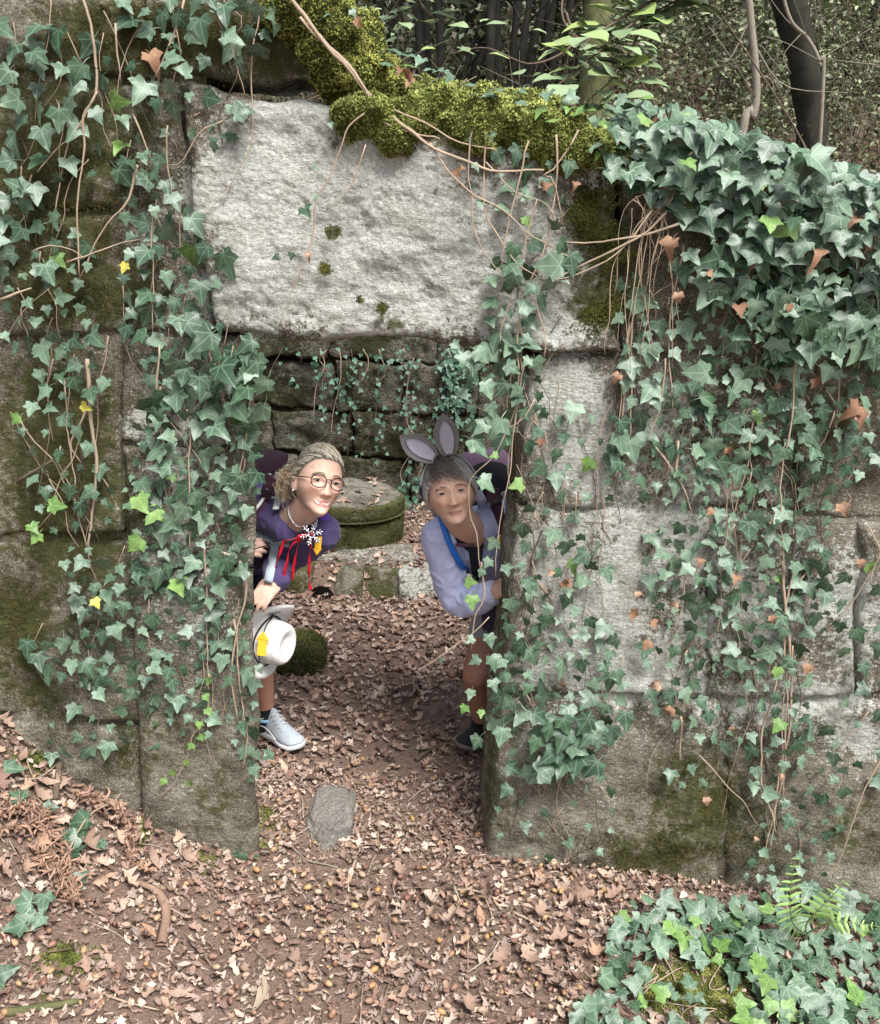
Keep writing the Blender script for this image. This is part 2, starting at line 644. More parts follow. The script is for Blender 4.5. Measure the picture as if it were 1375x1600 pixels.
def ground_h(x, y, detail=True):
    x = np.asarray(x, float)
    y = np.asarray(y, float)
    front = np.interp(x, _px, _pz)
    front = front - 0.10 * sm(-y, -2.75, -1.9) * sm(-x, 0.5, 1.3) + 0.30 * sm(-y, -1.4, 0.5)
    inside = 0.13 * sm(y, 4.98, 5.12) + 0.02
    h = front * (1 - sm(y, 2.75, 3.2)) + inside * sm(y, 2.75, 3.2)
    # the slope outside the ruin and behind it
    hill = 1.35 + 0.40 * np.clip(y - 6.9, 0, 40) + 0.12 * np.clip(y - 46.9, 0, 200)
    side = sm(np.abs(x), 2.15, 2.6)
    yard = np.clip((y - 1.5) * 0.26, 0, 1.4)
    yard = np.where(y < 1.5, front, np.interp(x, _px, _pz) + yard)
    h = h * (1 - side) + yard * side
    k = sm(y, 6.75, 7.0)
    h = h * (1 - k) + hill * k
    P3 = np.stack([x, y, 0 * x], -1)
    far = sm(y, 7.0, 9.0)
    h = h + far * 0.5 * fbm(P3, 0.28, 3, 5)
    if detail:
        h = h + 0.018 * fbm(P3, 5.0, 4, 9) * (1 - far) + 0.006 * fbm(P3, 28.0, 3, 10) * (1 - far)
    # dished path through the doorway
    h = h - 0.03 * np.exp(-((x + 0.17) / 0.3) ** 2) * (1 - sm(y, 4.4, 4.9))
    return h


def soil_mat():
    t = NT('forest_soil')
    p = t.pos()
    n1 = t.noise(p, 3.0, 6, 0.65)
    n2 = t.noise(p, 26, 6, 0.7)
    n3 = t.noise(p, 150, 4, 0.7)
    c = t.mix(n2, (0.105, 0.07, 0.053), (0.27, 0.19, 0.15))
    c = t.mix(t.math('MULTIPLY', t.step(n3, 0.52, 0.68), 0.6), c, (0.36, 0.26, 0.20))
    c = t.mix(t.math('MULTIPLY', t.step(n3, 0.46, 0.34), 0.6), c, (0.045, 0.03, 0.022))
    ms = t.math('ADD', t.attr('moss'), t.math('MULTIPLY', t.math('SUBTRACT', t.noise(p, 18, 5, 0.7), 0.5), 1.2))
    mcol = t.mix(t.noise(p, 120, 3), (0.035, 0.045, 0.010), (0.13, 0.14, 0.035))
    c = t.mix(t.step(ms, 0.4, 0.7), c, mcol)
    hl = t.attr('hill')
    hc = t.mix(t.step(t.noise(p, 9, 6, 0.75), 0.38, 0.64), (0.035, 0.028, 0.018), (0.20, 0.145, 0.10))
    hc = t.mix(t.math('MULTIPLY', t.step(n1, 0.5, 0.66), 0.6), hc, (0.06, 0.07, 0.03))
    c = t.mix(hl, c, hc)
    t.bump(t.math('ADD', t.math('MULTIPLY', n2, 0.8), t.math('MULTIPLY', n3, 0.5)), 0.9, 0.015)
    return t.done(c, 0.95, 0.1)


M['soil'] = soil_mat()
_fine_x = np.arange(-2.0, 2.001, 0.029)
_fine_y = np.arange(1.3, 7.3, 0.029)
_gx = np.concatenate([-np.geomspace(160, 2.25, 44), _fine_x, np.geomspace(2.25, 160, 44)])
_gy = np.concatenate([-np.geomspace(80, 0.4, 22), np.arange(0.0, 1.28, 0.16), _fine_y, np.geomspace(7.4, 190, 80)])
XX, YY = np.meshgrid(_gx, _gy)
ZZ = ground_h(XX, YY)
V = np.stack([XX, YY, ZZ], -1).reshape(-1, 3)
pp = proj(np.where(V[:, 1:2] > 0.5, V, np.array([0, 3.0, 0])))


def blobs(pp, lst):
    """stain map: lst of (px, py, rx, ry, strength)"""
    r = np.zeros(len(pp))
    for (x, y, rx, ry, s) in lst:
        d = ((pp[:, 0] - x) / rx) ** 2 + ((pp[:, 1] - y) / ry) ** 2
        r = np.where(d < 9, np.maximum(r, s * np.exp(-d * 0.9)), r)
    return r


_near = (V[:, 1] < 7) & (V[:, 1] > 0.5)
g_moss = blobs(pp, [(215, 1300, 25, 30, 1.0), (105, 1500, 45, 28, 1.0), (80, 1190, 80, 30, 0.9), (420, 1290, 30, 45, 0.8), (310, 1345, 30, 20, 0.7),
                    (1100, 1545, 120, 60, 1.1), (80, 1560, 40, 20, 0.6), (480, 1215, 25, 8, 0.6)]) * _near
ground = link('ground', np_mesh('ground', V, sheet(len(_gx), len(_gy)), M['soil'], attrs={'moss': g_moss, 'hill': sm(V[:, 1], 6.8, 7.2)}))
tag(ground, 'brown earth of the path and the wooded slope', None, None, 'structure')
# ------------------------------------------------------------------ stones of the walls
PALE = [(1000, 850, 200, 160, .62), (1150, 950, 260, 140, .58), (1060, 650, 160, 100, .5), (890, 670, 75, 120, .85), (1250, 1100, 220, 60, .6), (290, 720, 80, 190, .6), (300, 950, 90, 80, .45), (880, 1140, 90, 50, .5), (960, 1050, 150, 60, .8), (560, 380, 260, 170, 1.0), (1330, 950, 70, 120, .7),(840, 400, 90, 120, 0.85), (870, 510, 80, 40, 0.9), (760, 330, 90, 70, .85), (930, 290, 40, 30, 0.6), (480, 160, 70, 30, 0.9), (400, 300, 100, 120, 1.0), (350, 460, 60, 60, 0.8), (1010, 900, 110, 110, 0.62), (1180, 960, 160, 90, 0.45), (1060, 690, 120, 90, 0.4), (1180, 1110, 200, 50, 0.5), (890, 1130, 110, 50, 0.4), (880, 600, 60, 50, 0.5), (1320, 880, 60, 60, 0.45), (300, 860, 70, 100, 0.35), (110, 560, 60, 25, 0.35), (260, 560, 50, 60, 0.4),(560, 330, 190, 130, 1.05), (700, 420, 150, 110, 1.0), (450, 210, 80, 70, 1.05), (420, 400, 90, 110, 1.0), (640, 280, 120, 60, 0.9), (850, 330, 80, 60, 0.55), (780, 480, 90, 60, 0.8),
        (330, 300, 60, 70, 0.75), (890, 600, 55, 60, 0.75), (885, 690, 55, 70, 0.95), (930, 760, 35, 30, 0.8), (830, 640, 25, 90, 0.7),
        (870, 870, 70, 70, 0.95), (930, 960, 90, 90, 1.05), (1000, 1050, 90, 45, 1.0), (1080, 1070, 50, 25, 0.9), (1060, 860, 90, 60, 0.6), (1100, 960, 80, 60, 0.5),
        (225, 660, 35, 28, 1.0), (270, 680, 30, 50, 0.7), (350, 790, 28, 30, 0.9), (300, 620, 40, 40, 0.55), (330, 900, 25, 50, 0.55), (160, 630, 25, 25, 0.5),
        (1330, 960, 50, 70, 0.6), (1340, 1150, 60, 40, 0.75), (1250, 1120, 60, 40, 0.5), (860, 1170, 25, 25, 0.6), (1180, 640, 50, 30, 0.45), (230, 350, 40, 60, 0.4)]
MOSS = [(100, 760, 170, 380, .85), (330, 1180, 80, 160, .55), (1120, 690, 130, 90, .45), (1000, 1290, 200, 90, .5), (330, 1250, 90, 120, .5),(798, 700, 16, 160, .8), (785, 950, 16, 160, .7), (768, 1200, 16, 140, .75),(80, 250, 220, 300, 0.95), (250, 60, 280, 90, 1.0), (120, 450, 180, 100, 0.85), (160, 720, 90, 120, .6), (260, 1000, 90, 80, .45), (430, 80, 120, 60, 0.9), (740, 200, 230, 40, 0.9), (930, 340, 50, 55, 1.1), (930, 470, 70, 55, 0.9), (960, 410, 50, 50, 0.7),
        (60, 640, 150, 130, 0.8), (30, 980, 90, 120, 1.0), (120, 950, 120, 90, 0.55), (220, 1160, 130, 90, 0.62), (60, 1080, 90, 60, 0.7), (300, 1280, 120, 70, 0.45),
        (1100, 1250, 140, 120, 0.85), (1040, 1330, 150, 70, 0.8), (900, 1300, 120, 60, .5), (1110, 690, 110, 60, 0.6), (1250, 400, 200, 180, 0.8), (1290, 640, 120, 130, 0.7), (1150, 880, 120, 60, 0.35),
        (520, 362, 14, 13, 1.0), (508, 420, 12, 12, 0.9), (597, 482, 12, 12, 1.0), (562, 468, 8, 8, 0.9), (565, 292, 22, 16, 0.7), (610, 505, 35, 16, 0.75), (650, 440, 40, 30, 0.4),
        (910, 640, 35, 35, 0.45), (790, 1250, 30, 90, 0.6), (1330, 1300, 100, 90, 0.6), (380, 1150, 14, 120, 0.6), (900, 1250, 100, 80, 0.3)]


def stone_geo(q, Yf, depth, res=0.0135, rnd=0.016, rough=0.017, seed=1, splay=(0, 0), gap=0.002, off=0.0, wig=0.018, world=False, back_rings=10):
    """one squared stone: a rough, round-edged face that rolls back into its sides"""
    TL, TR, BR, BL = [np.asarray(c, float) if world else P(c[0], c[1], Yf) for c in q]
    w = max(np.linalg.norm(TR - TL), np.linalg.norm(BR - BL))
    h = max(np.linalg.norm(BL - TL), np.linalg.norm(BR - TR))
    nx, ny = int(np.clip(w / res, 6, 150)), int(np.clip(h / res, 6, 150))
    s = np.linspace(0, 1, nx + 1)
    t = np.linspace(0, 1, ny + 1)
    S, T = np.meshgrid(s, t)
    S3, T3 = S[..., None], T[..., None]
    B = (1 - T3) * ((1 - S3) * TL + S3 * TR) + T3 * ((1 - S3) * BL + S3 * BR)
    wx = fbm(B, 7.0, 3, 40) * wig
    wz = fbm(B, 7.0, 3, 41) * wig
    B = B.copy()
    ex, ez = np.minimum(S, 1 - S) * w, np.minimum(T, 1 - T) * h
    cx, cz = (S - 0.5) * 2, (T - 0.5) * 2
    B[..., 0] += wx - np.sign(cx) * gap * np.abs(cx) ** 8
    B[..., 2] += wz + np.sign(cz) * gap * np.abs(cz) ** 8
    rr = rnd * (0.7 + 0.6 * (fbm(B, 5, 2, seed) + 0.5))
    kx, kz = np.clip(1 - ex / rr, 0, 1), np.clip(1 - ez / rr, 0, 1)
    kk = np.clip(np.sqrt(kx ** 2 + kz ** 2), 0, 1)
    roll = rr * (1 - np.sqrt(np.clip(1 - kk ** 2, 0, 1))) * 0.8
    q3 = B + seed * 3.7
    face = rough * (1.2 * fbm(q3, 4.5, 2, seed) + 0.9 * fbm(q3, 17, 5, seed + 3, 0.66)) - 0.006 * np.clip(fbm(q3, 9, 2, seed + 8) - 0.25, 0, 1) * 3
    B[..., 1] = (TL[1] if world else Yf) + off + roll + face
    F = [sheet(nx + 1, ny + 1)]
    idx = np.arange((nx + 1) * (ny + 1)).reshape(ny + 1, nx + 1)
    ring = np.concatenate([idx[0, :-1], idx[:-1, -1], idx[-1, :0:-1], idx[:0:-1, 0]])
    V = B.reshape(-1, 3)
    n = len(ring)
    R0 = V[ring]
    SS = S.reshape(-1)[ring]
    rings = []
    yb = (TL[1] if world else Yf) + depth
    for k in range(1, back_rings + 1):
        f = k / back_rings
        r = R0.copy()
        r[:, 1] = R0[:, 1] * (1 - f) + yb * f
        r[:, 0] += f * (splay[1] * SS + splay[0] * (1 - SS))
        j = fbm(r + seed, 9, 3, seed + 20) * rough * 0.9
        r[:, 0] += j
        r[:, 2] += fbm(r - seed, 9, 3, seed + 21) * rough * 0.9
        rings.append(r)
    base = len(V)
    V = np.concatenate([V] + rings)
    prev = ring
    for k in range(back_rings):
        cur = base + k * n + np.arange(n)
        a, b = prev, np.roll(prev, -1)
        c, d = np.roll(cur, -1), cur
        F.append(np.stack([b, a, d, c], -1))
        prev = cur
    ctr = len(V)
    V = np.concatenate([V, V[prev].mean(0)[None]])
    F.append(np.stack([np.full(n, ctr), np.roll(prev, -1), prev], -1))
    # consistent outward orientation: face looks to -Y
    F[0] = F[0][:, ::-1]
    F[0] = F[0][:, ::-1]
    return V, F


front_wall = thing('stone_wall', 'ruined granite wall with a low square doorway, draped in ivy and moss', 'wall', (0, Y0, 0))
STONES = [
    # corners (photo survey): TL, TR, BR, BL, options
    ([(-700, -240), (-262, -200), (-262, 330), (-700, 330)], {}),
    ([(-700, 335), (-262, 335), (-262, 840), (-700, 840)], {}),
    ([(-700, 845), (-262, 845), (-262, 1330), (-700, 1330)], {}),
    ([(-260, -200), (196, -170), (226, 124), (-260, 118)], dict(off=0.0080, rough=0.022)),
    ([(200, -170), (420, -95), (515, 128), (230, 124)], dict(off=0.0120, rough=0.022)),
    ([(424, -92), (500, -25), (640, 190), (520, 132)], dict(off=0.0480, rough=0.02)),
    ([(-260, 124), (278, 132), (300, 328), (-260, 328)], dict(off=0.0080, rough=0.02)),
    ([(-260, 335), (298, 335), (334, 520), (-260, 526)], dict(off=0.0040, rough=0.02)),
    ([(-260, 548), (182, 546), (188, 838), (-260, 836)], dict(off=0.0120)),
    ([(190, 532), (390, 528), (394, 700), (190, 692)], dict(splay=(0, -0.12))),
    ([(190, 698), (394, 706), (398, 892), (194, 850)], dict(splay=(0, -0.12), off=0.0024)),
    ([(-260, 842), (190, 852), (222, 1128), (-260, 1106)], dict(off=0.0060, rough=0.02)),
    ([(196, 856), (397, 898), (404, 1400), (226, 1400)], dict(splay=(0, -0.12), off=-0.0280, rnd=0.06, rough=0.016)),
    ([(-260, 1112), (222, 1134), (226, 1400), (-260, 1380)], dict(off=-0.0120, rnd=0.06, rough=0.02)),
    ([(826, 552), (966, 560), (962, 792), (814, 788)], dict(splay=(-0.02, 0), off=-0.0016, rough=0.009)),
    ([(810, 796), (1108, 800), (1104, 1088), (780, 1084)], dict(splay=(-0.02, 0), rough=0.011)),
    ([(777, 1092), (1130, 1097), (1130, 1440), (752, 1430)], dict(splay=(-0.02, 0), off=-0.0080, rnd=0.055, rough=0.018)),
    ([(972, 262), (1200, 262), (1200, 545), (974, 554)], dict(off=0.0080, rough=0.022)),
    ([(1204, 282), (1620, 338), (1620, 545), (1204, 545)], dict(off=0.0120, rough=0.022)),
    ([(972, 562), (1240, 552), (1240, 795), (968, 795)], dict(off=0.0080)),
    ([(1245, 552), (1620, 552), (1620, 842), (1245, 798)], dict(off=0.0100)),
    ([(1113, 803), (1340, 805), (1336, 1090), (1109, 1092)], dict(off=0.0032)),
    ([(1345, 812), (1620, 850), (1620, 1090), (1341, 1090)], dict(off=0.0)),
    ([(1136, 1098), (1400, 1096), (1410, 1480), (1136, 1460)], dict(off=-0.0040, rnd=0.05, rough=0.018)),
    ([(1405, 1096), (1650, 1096), (1660, 1500), (1414, 1490)], dict(off=-0.0048, rnd=0.05, rough=0.018)),
    ([(1625, 345), (2150, 420), (2150, 840), (1625, 840)], {}),
    ([(1625, 846), (2150, 846), (2150, 1540), (1655, 1500)], {}),
]


def stone_attrs(V):
    pp = proj(V)
    n = fbm(V, 6, 4, 77) * 0.35
    return dict(pale=np.clip(blobs(pp, PALE) + n * 0.35, -0.3, 1.2), moss=np.clip(blobs(pp, MOSS) + n * 0.7 - 0.05, -0.4, 1.2))


for k, (q, kw) in enumerate(STONES):
    kw = dict(kw)
    V, F = stone_geo(q, Y0, 0.30, seed=k + 1, **kw)
    o = link('stone', np_mesh('stone', at(front_wall, V), F, M['stone'], attrs=stone_attrs(V)), front_wall)
# the lintel: a long, thick slab broken to a slope at the top left
V, F = stone_geo([(283, 134), (962, 232), (970, 552), (336, 520)], Y0, 0.33, res=0.0068, rnd=0.04, rough=0.024, seed=50, off=-0.0360, wig=0.022)
lintel = link('lintel', np_mesh('lintel', at(front_wall, V), F, M['stone'], attrs=stone_attrs(V)), front_wall)
lintel['label'] = 'broad pale grey lintel stone crusted with lichen'
# earth packed in the heart of the wall, seen only in the joints


def box(lo, hi):
    lo, hi = np.asarray(lo, float), np.asarray(hi, float)
    V = np.array([[(hi if (i >> k) & 1 else lo)[k] for k in range(3)] for i in range(8)])
    F = np.array([[0, 2, 3, 1], [4, 5, 7, 6], [0, 1, 5, 4], [2, 6, 7, 3], [0, 4, 6, 2], [1, 3, 7, 5]])
    return V, F


mb = MB()
mb.add(*box((-3.2, Y0 + 0.09, -0.3), (-0.74, Y0 + 0.27, 2.45)))
mb.add(*box((0.30, Y0 + 0.09, -0.35), (3.4, Y0 + 0.27, 2.02)))
mb.build('core', m_plain('joint_earth', (0.085, 0.07, 0.045), 0.95, 0.1, 0.4, 30, 0.5), front_wall, False)
for (x0, x1, z0, z1) in ((-3.2, -0.68, -0.3, 2.50), (0.27, 3.4, -0.35, 2.06)):
    gx_, gz_ = np.meshgrid(np.arange(x0, x1, 0.024), np.arange(z0, z1, 0.024))
    Vm = np.stack([gx_, np.full_like(gx_, Y0 + 0.020), gz_], -1).reshape(-1, 3)
    Vm[:, 1] += 0.026 * fbm(Vm, 9, 4, 66) + 0.004
    link('mortar', np_mesh('mortar', at(front_wall, Vm), sheet(gx_.shape[1], gx_.shape[0]), M['stone'], attrs=stone_attrs(Vm)), front_wall)

# back wall of the roofless room, and unseen side walls added for shade
YB = 6.5
back_wall = thing('stone_wall', 'dark mossy rubble wall at the back of the room beyond the doorway', 'wall', (0, YB, 0))
r2 = np.random.default_rng(3)
zz = -0.1
row = 0
while zz < 2.05:
    hh = r2.uniform(0.22, 0.46)
    x = -2.35 - r2.uniform(0, 0.3)
    while x < 2.3:
        ww = r2.uniform(0.35, 0.85)
        j = r2.uniform(-0.05, 0.02, 4)
        q = [(x, YB, zz + hh + j[0]), (x + ww, YB, zz + hh + j[1]), (x + ww, YB, zz + j[2] * 0), (x, YB, zz)]
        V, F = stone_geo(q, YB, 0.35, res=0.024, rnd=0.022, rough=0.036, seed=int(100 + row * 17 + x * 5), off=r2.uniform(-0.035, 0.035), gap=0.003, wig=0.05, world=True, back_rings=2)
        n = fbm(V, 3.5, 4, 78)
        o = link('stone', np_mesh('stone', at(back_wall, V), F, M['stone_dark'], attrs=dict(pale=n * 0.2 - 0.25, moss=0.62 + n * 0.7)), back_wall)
        x += ww
    zz += hh
    row += 1
MB().add(*box((-2.6, YB + 0.07, -0.2), (2.6, YB + 0.34, 2.0))).build('mortar', m_plain('wet_earth', (.030, .027, .014), .95, .1, .5, 20, .8, 60), back_wall, False)
for sx, nm in ((-1, 'left'), (1, 'right')):
    sw = thing('stone_wall', 'unseen rubble side wall added to shade the roofless room on its %s hand' % nm, 'wall', (sx * 2.1, 3.1, 0))
    zz = -0.1
    while zz < 0.9:
        hh = r2.uniform(0.35, 0.5)
        y = 3.12
        while y < YB - 0.2:
            ww = min(r2.uniform(0.6, 1.1), YB - 0.03 - y)
            q = [(y, 0, zz + hh), (y + ww, 0, zz + hh), (y + ww, 0, zz), (y, 0, zz)]
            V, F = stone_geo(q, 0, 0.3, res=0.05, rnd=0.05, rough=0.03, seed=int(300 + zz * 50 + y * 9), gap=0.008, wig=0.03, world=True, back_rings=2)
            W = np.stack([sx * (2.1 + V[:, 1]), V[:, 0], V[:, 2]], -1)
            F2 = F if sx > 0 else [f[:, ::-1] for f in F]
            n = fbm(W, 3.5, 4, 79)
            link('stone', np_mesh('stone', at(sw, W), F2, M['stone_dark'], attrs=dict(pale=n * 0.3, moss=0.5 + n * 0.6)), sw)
            y += ww
        zz += hh

# ------------------------------------------------------------------ moss cushions (tufts on a lumpy mound)
TUFT = np.array([[-.26, 0, 0], [.26, 0, 0], [0, .26, 0], [0, -.3, .35], [.3, -.06, .34], [0, .05, .55]])
TUFT_F = [np.array([[0, 1, 5], [1, 2, 5], [2, 0, 5], [0, 1, 3]])]


def moss_tufts(Pt, N, size, c_lo, c_hi, seed=0):
    n = len(Pt)
    N = nrm(N + rng.normal(0, 0.45, (n, 3)))
    R = rot_to(N, rng.normal(0, 1, (n, 3)))
    S = size * rng.uniform(0.6, 1.4, n)
    k = np.clip(0.5 + 0.8 * fbm(Pt, 22, 3, 60 + seed) + rng.normal(0, 0.22, n), 0, 1)[:, None]
    return scatter(TUFT, TUFT_F, Pt, R, S, np.asarray(c_lo) * (1 - k) + np.asarray(c_hi) * k)


def moss_mound(px_poly, parent, ydepth, bulge, size, n, c_lo, c_hi, seed, Ybase=Y0 - 0.03, top_back=0.2):
    """a cushion over a stone edge: section bulges out to the viewer and rolls over the top"""
    mbm = MB()
    for (cx, cy, rx, ry) in px_poly:
        c = P(cx, cy, Ybase)
        sx, sz = rx / 520.0, ry / 520.0
        D, F = uvsphere(40, 24)
        q = c + D * np.array([sx, ydepth, sz]) + np.array([0, ydepth * 0.55, 0])
        nz = fbm(q, 16, 3, seed)[:, None]
        q = q + D * nz * 0.05
        mbm.add(q, F, np.asarray(c_lo) * 0.6)
        m = int(n * rx * ry / sum(a[2] * a[3] for a in px_poly))
        d = nrm(rng.normal(0, 1, (m * 2, 3)))
        d = d[(d[:, 1] < 0.55)][:m]
        q2 = c + d * np.array([sx, ydepth, sz]) + np.array([0, ydepth * 0.55, 0])
        q2 = q2 + d * fbm(q2, 16, 3, seed)[:, None] * 0.05
        V, Fs, C = moss_tufts(q2, nrm(d / np.array([sx, ydepth, sz])) + np.array([0, -0.1, 0.1]), size, c_lo, c_hi, seed)
        mbm.add(V, Fs, C)
    o = mbm.build('moss', M['moss'], parent)
    o['kind'] = 'stuff'
    return o


YG_lo, YG_hi = (0.085, 0.10, 0.022), (0.42, 0.45, 0.14)
moss_mound([(585, 190, 70, 50), (660, 178, 80, 45), (740, 190, 80, 48), (820, 205, 75, 45), (890, 225, 65, 42), (940, 240, 40, 35), (620, 205, 40, 38)],
           front_wall, 0.13, 0.1, 0.0112, 40000, YG_lo, YG_hi, 1)
moss_mound([(470, 10, 60, 50), (520, 60, 60, 55), (565, 110, 50, 50), (545, 95, 45, 55), (600, 150, 40, 35)], front_wall, 0.10, 0.1, 0.0112, 19000, (0.05, 0.058, 0.014), (0.40, 0.41, 0.11), 2)


def moss_patch(lst, n, size, c_lo, c_hi, Yoff, seed):
    """thin turf of moss on a stone face"""
    pts, nn = [], []
    for (x, y, rx, ry) in lst:
        m = int(n * rx * ry / sum(a[2] * a[3] for a in lst))
        g = rng.normal(0, 0.55, (m, 2)) * np.array([rx, ry]) + np.array([x, y])
        pts.append(np.array([P(a, b, Y0 + Yoff) for a, b in g]))
    Pt = np.concatenate(pts)
    k = fbm(Pt, 14, 3, 90 + seed) > -0.12
    Pt = Pt[k]
    V, Fs, C = moss_tufts(Pt, np.tile([0, -1.0, 0.35], (len(Pt), 1)), size, c_lo, c_hi, seed)
    o = MB().add(V, Fs, C).build('moss', M['moss'], front_wall)
    o['kind'] = 'stuff'


moss_patch([(925, 335, 45, 50), (930, 470, 60, 45), (960, 400, 35, 50)], 7000, 0.010, (0.035, 0.04, 0.010), (0.15, 0.15, 0.04), -0.035, 3)
moss_patch([(520, 362, 10, 10), (508, 420, 8, 9), (597, 482, 8, 8), (562, 468, 5, 5)], 700, 0.009, (0.03, 0.035, 0.01), (0.16, 0.16, 0.045), -0.05, 4)
moss_patch([(40, 960, 70, 110), (60, 620, 90, 60), (200, 1170, 110, 60), (70, 1090, 70, 50), (130, 300, 110, 150), (330, 60, 120, 60), (180, 40, 120, 60), (120, 470, 110, 60), (60, 780, 70, 60)], 20000, 0.0075, (0.03, 0.03, 0.010), (0.12, 0.105, 0.035), -0.004, 5)
moss_patch([(1090, 1260, 70, 70), (1040, 1330, 90, 40), (1130, 690, 70, 40), (1250, 400, 130, 120), (1180, 1330, 60, 60), (960, 1330, 80, 30)], 11000, 0.008, (0.035, 0.035, 0.010), (0.14, 0.125, 0.04), -0.015, 6)
# ------------------------------------------------------------------ ivy
LSZ = 760.0
def ivy_leaf_mesh(k, mat, fold=0.25, curl=0.18):
    r = np.random.default_rng(100 + k)
    a = r.uniform(0.85, 1.15, 12)
    L, W = 1.0, 1.0
    sl = 0.78 if k % 4 == 3 else 1.0          # some leaves are hardly lobed
    side = []
    for s in (1, -1):
        j = r.uniform(0.9, 1.12, 8)
        side.append([(s * .15 * j[0], -.15 * j[1]), (s * .36 * j[2], -.17 * j[3]), (s * .45 * j[2], -.06 * j[1]), (s * .45 * j[4], .07), (s * .56 * j[5], .18 * j[6]),
                     (s * .68 * j[5], .34 * j[6]), (s * .48 * j[7], .41), (s * (.33 if sl == 1 else .42) * j[3], .49), (s * .23 * j[1], .76), (s * .10, 1.0)])
    mid = [(0, 0), (0, .22), (0, .45), (0, .74), (0, 1.14)]
    V = mid + side[0] + side[1]
    F3, F4 = [], []
    for b, flip in ((5, False), (15, True)):
        q = [(0, b, b + 1), (0, b + 1, b + 3), (b + 1, b + 2, b + 3), (0, b + 3, 1), (1, b + 3, b + 4), (b + 4, b + 5, b + 6), (1, b + 4, b + 6), (1, b + 6, 2),
             (2, b + 6, b + 7), (2, b + 7, 3), (3, b + 7, b + 8), (3, b + 8, b + 9), (3, b + 9, 4)]
        F3 += [(c, bb, aa) if flip else (aa, bb, c) for aa, bb, c in q]
    V = np.array(V)
    x, y = V[:, 0], V[:, 1]
    z = fold * np.abs(x) * 0.8 - 0.28 * x ** 2 * r.uniform(0.4, 1.6) - curl * (y - .2) ** 2 * r.uniform(0.2, 1.8) + r.normal(0, 0.025, len(V))
    V3 = np.stack([x, y, z], -1)
    V3[0, 2] -= 0.02
    if k % 3 == 1:
        V3[:, 2] += 0.22 * np.abs(V3[:, 0])          # folded up along the midrib
    # petiole, bending back to the stem
    n = len(V3)
    pe = np.array([[-.018, 0, 0], [.018, 0, 0], [-.016, -.30, -.12], [.016, -.30, -.12], [-.014, -.48, -.34], [.014, -.48, -.34]])
    V3 = np.concatenate([V3, pe])
    F4 = [(n + 1, n, n + 2, n + 3), (n + 3, n + 2, n + 4, n + 5)]
    uv = V3[:, :2] * 0.5 + np.array([0.5, 0.3])
    # centre on the blade
    V3 = V3 - np.array([0, 0.4, 0])
    me = np_mesh('leaf', V3 * 0.82, [np.array(F3), np.array(F4)], mat, uv=uv)
    # UV scale follows the local units used by the vein shader
    l = me.uv_layers[0].data
    buf = np.empty(len(l) * 2, np.float32)
    l.foreach_get('uv', buf)
    return me


def fix_uv(me):
    return me


IVY = {k: [ivy_leaf_mesh(i, M[k]) for i in range(9)] for k in ('ivy', 'ivy_dark', 'ivy_young', 'ivy_yellow')}
IVY['dry_ivy'] = [ivy_leaf_mesh(i, M['dry_ivy'], 0.7, 0.9) for i in range(6)]


def leaf_matrix(pos, nor, tip, size):
    R = rot_to(np.asarray(nor, float)[None], np.asarray(tip, float)[None])[0]
    return Matrix([[R[0, 0] * size, R[0, 1] * size, R[0, 2] * size, pos[0]], [R[1, 0] * size, R[1, 1] * size, R[1, 2] * size, pos[1]],
                   [R[2, 0] * size, R[2, 1] * size, R[2, 2] * size, pos[2]], [0, 0, 0, 1]])


def put_leaf(parent, pos, size, up=0.35, tip=None, mat=None, spread=0.55, normal=None):
    if mat is None:
        u = rng.random()
        mat = 'ivy' if u < 0.56 else 'ivy_dark' if u < 0.98 else 'ivy_young'
    nor = np.array([rng.normal(0, spread), -1.0, up + rng.normal(0, spread)]) if normal is None else np.asarray(normal, float) + rng.normal(0, spread, 3)
    if tip is None:
        a = rng.normal(0, 0.75)
        tip = np.array([math.sin(a), -0.25, -math.cos(a)])
    me = IVY[mat][rng.integers(len(IVY[mat]))]
    p = np.asarray(pos) - np.array(parent.location)
    return link('leaf', me, parent, leaf_matrix(p, nor, tip, size))


def stem(parent, pts, r0, r1=None, mat='stem', wob=0.006, n=None, name='stem', seed=None):
    pts = np.asarray(pts, float)
    L = np.sum(np.linalg.norm(np.diff(pts, axis=0), axis=1))
    n = n or int(np.clip(L / 0.025, 5, 70))
    p = spline(pts, n)
    sd = int(rng.integers(1000))
    p = p + np.stack([fbm(p + sd, 9, 3, 31), fbm(p + sd, 9, 3, 32) * 0.5, fbm(p + sd, 9, 3, 33)], -1) * wob * 2.2
    V, F = tube(p, np.linspace(r0, r1 if r1 else r0 * 0.5, n) * (1 + 0.25 * fbm(p + sd, 40, 2, 35)), 5)
    return link(name, np_mesh(name, at(parent, V), F, M[mat]), parent)


def px_stem(parent, pts, w, off=0.035, mat='stem', **kw):
    """stem surveyed from photo positions; w in photo pixels"""
    q = []
    for p in pts:
        o = p[2] if len(p) > 2 else off
        q.append(P(p[0], p[1], Y0 - o))
    return stem(parent, q, w / 1350.0, w / 2600.0, mat, **kw)


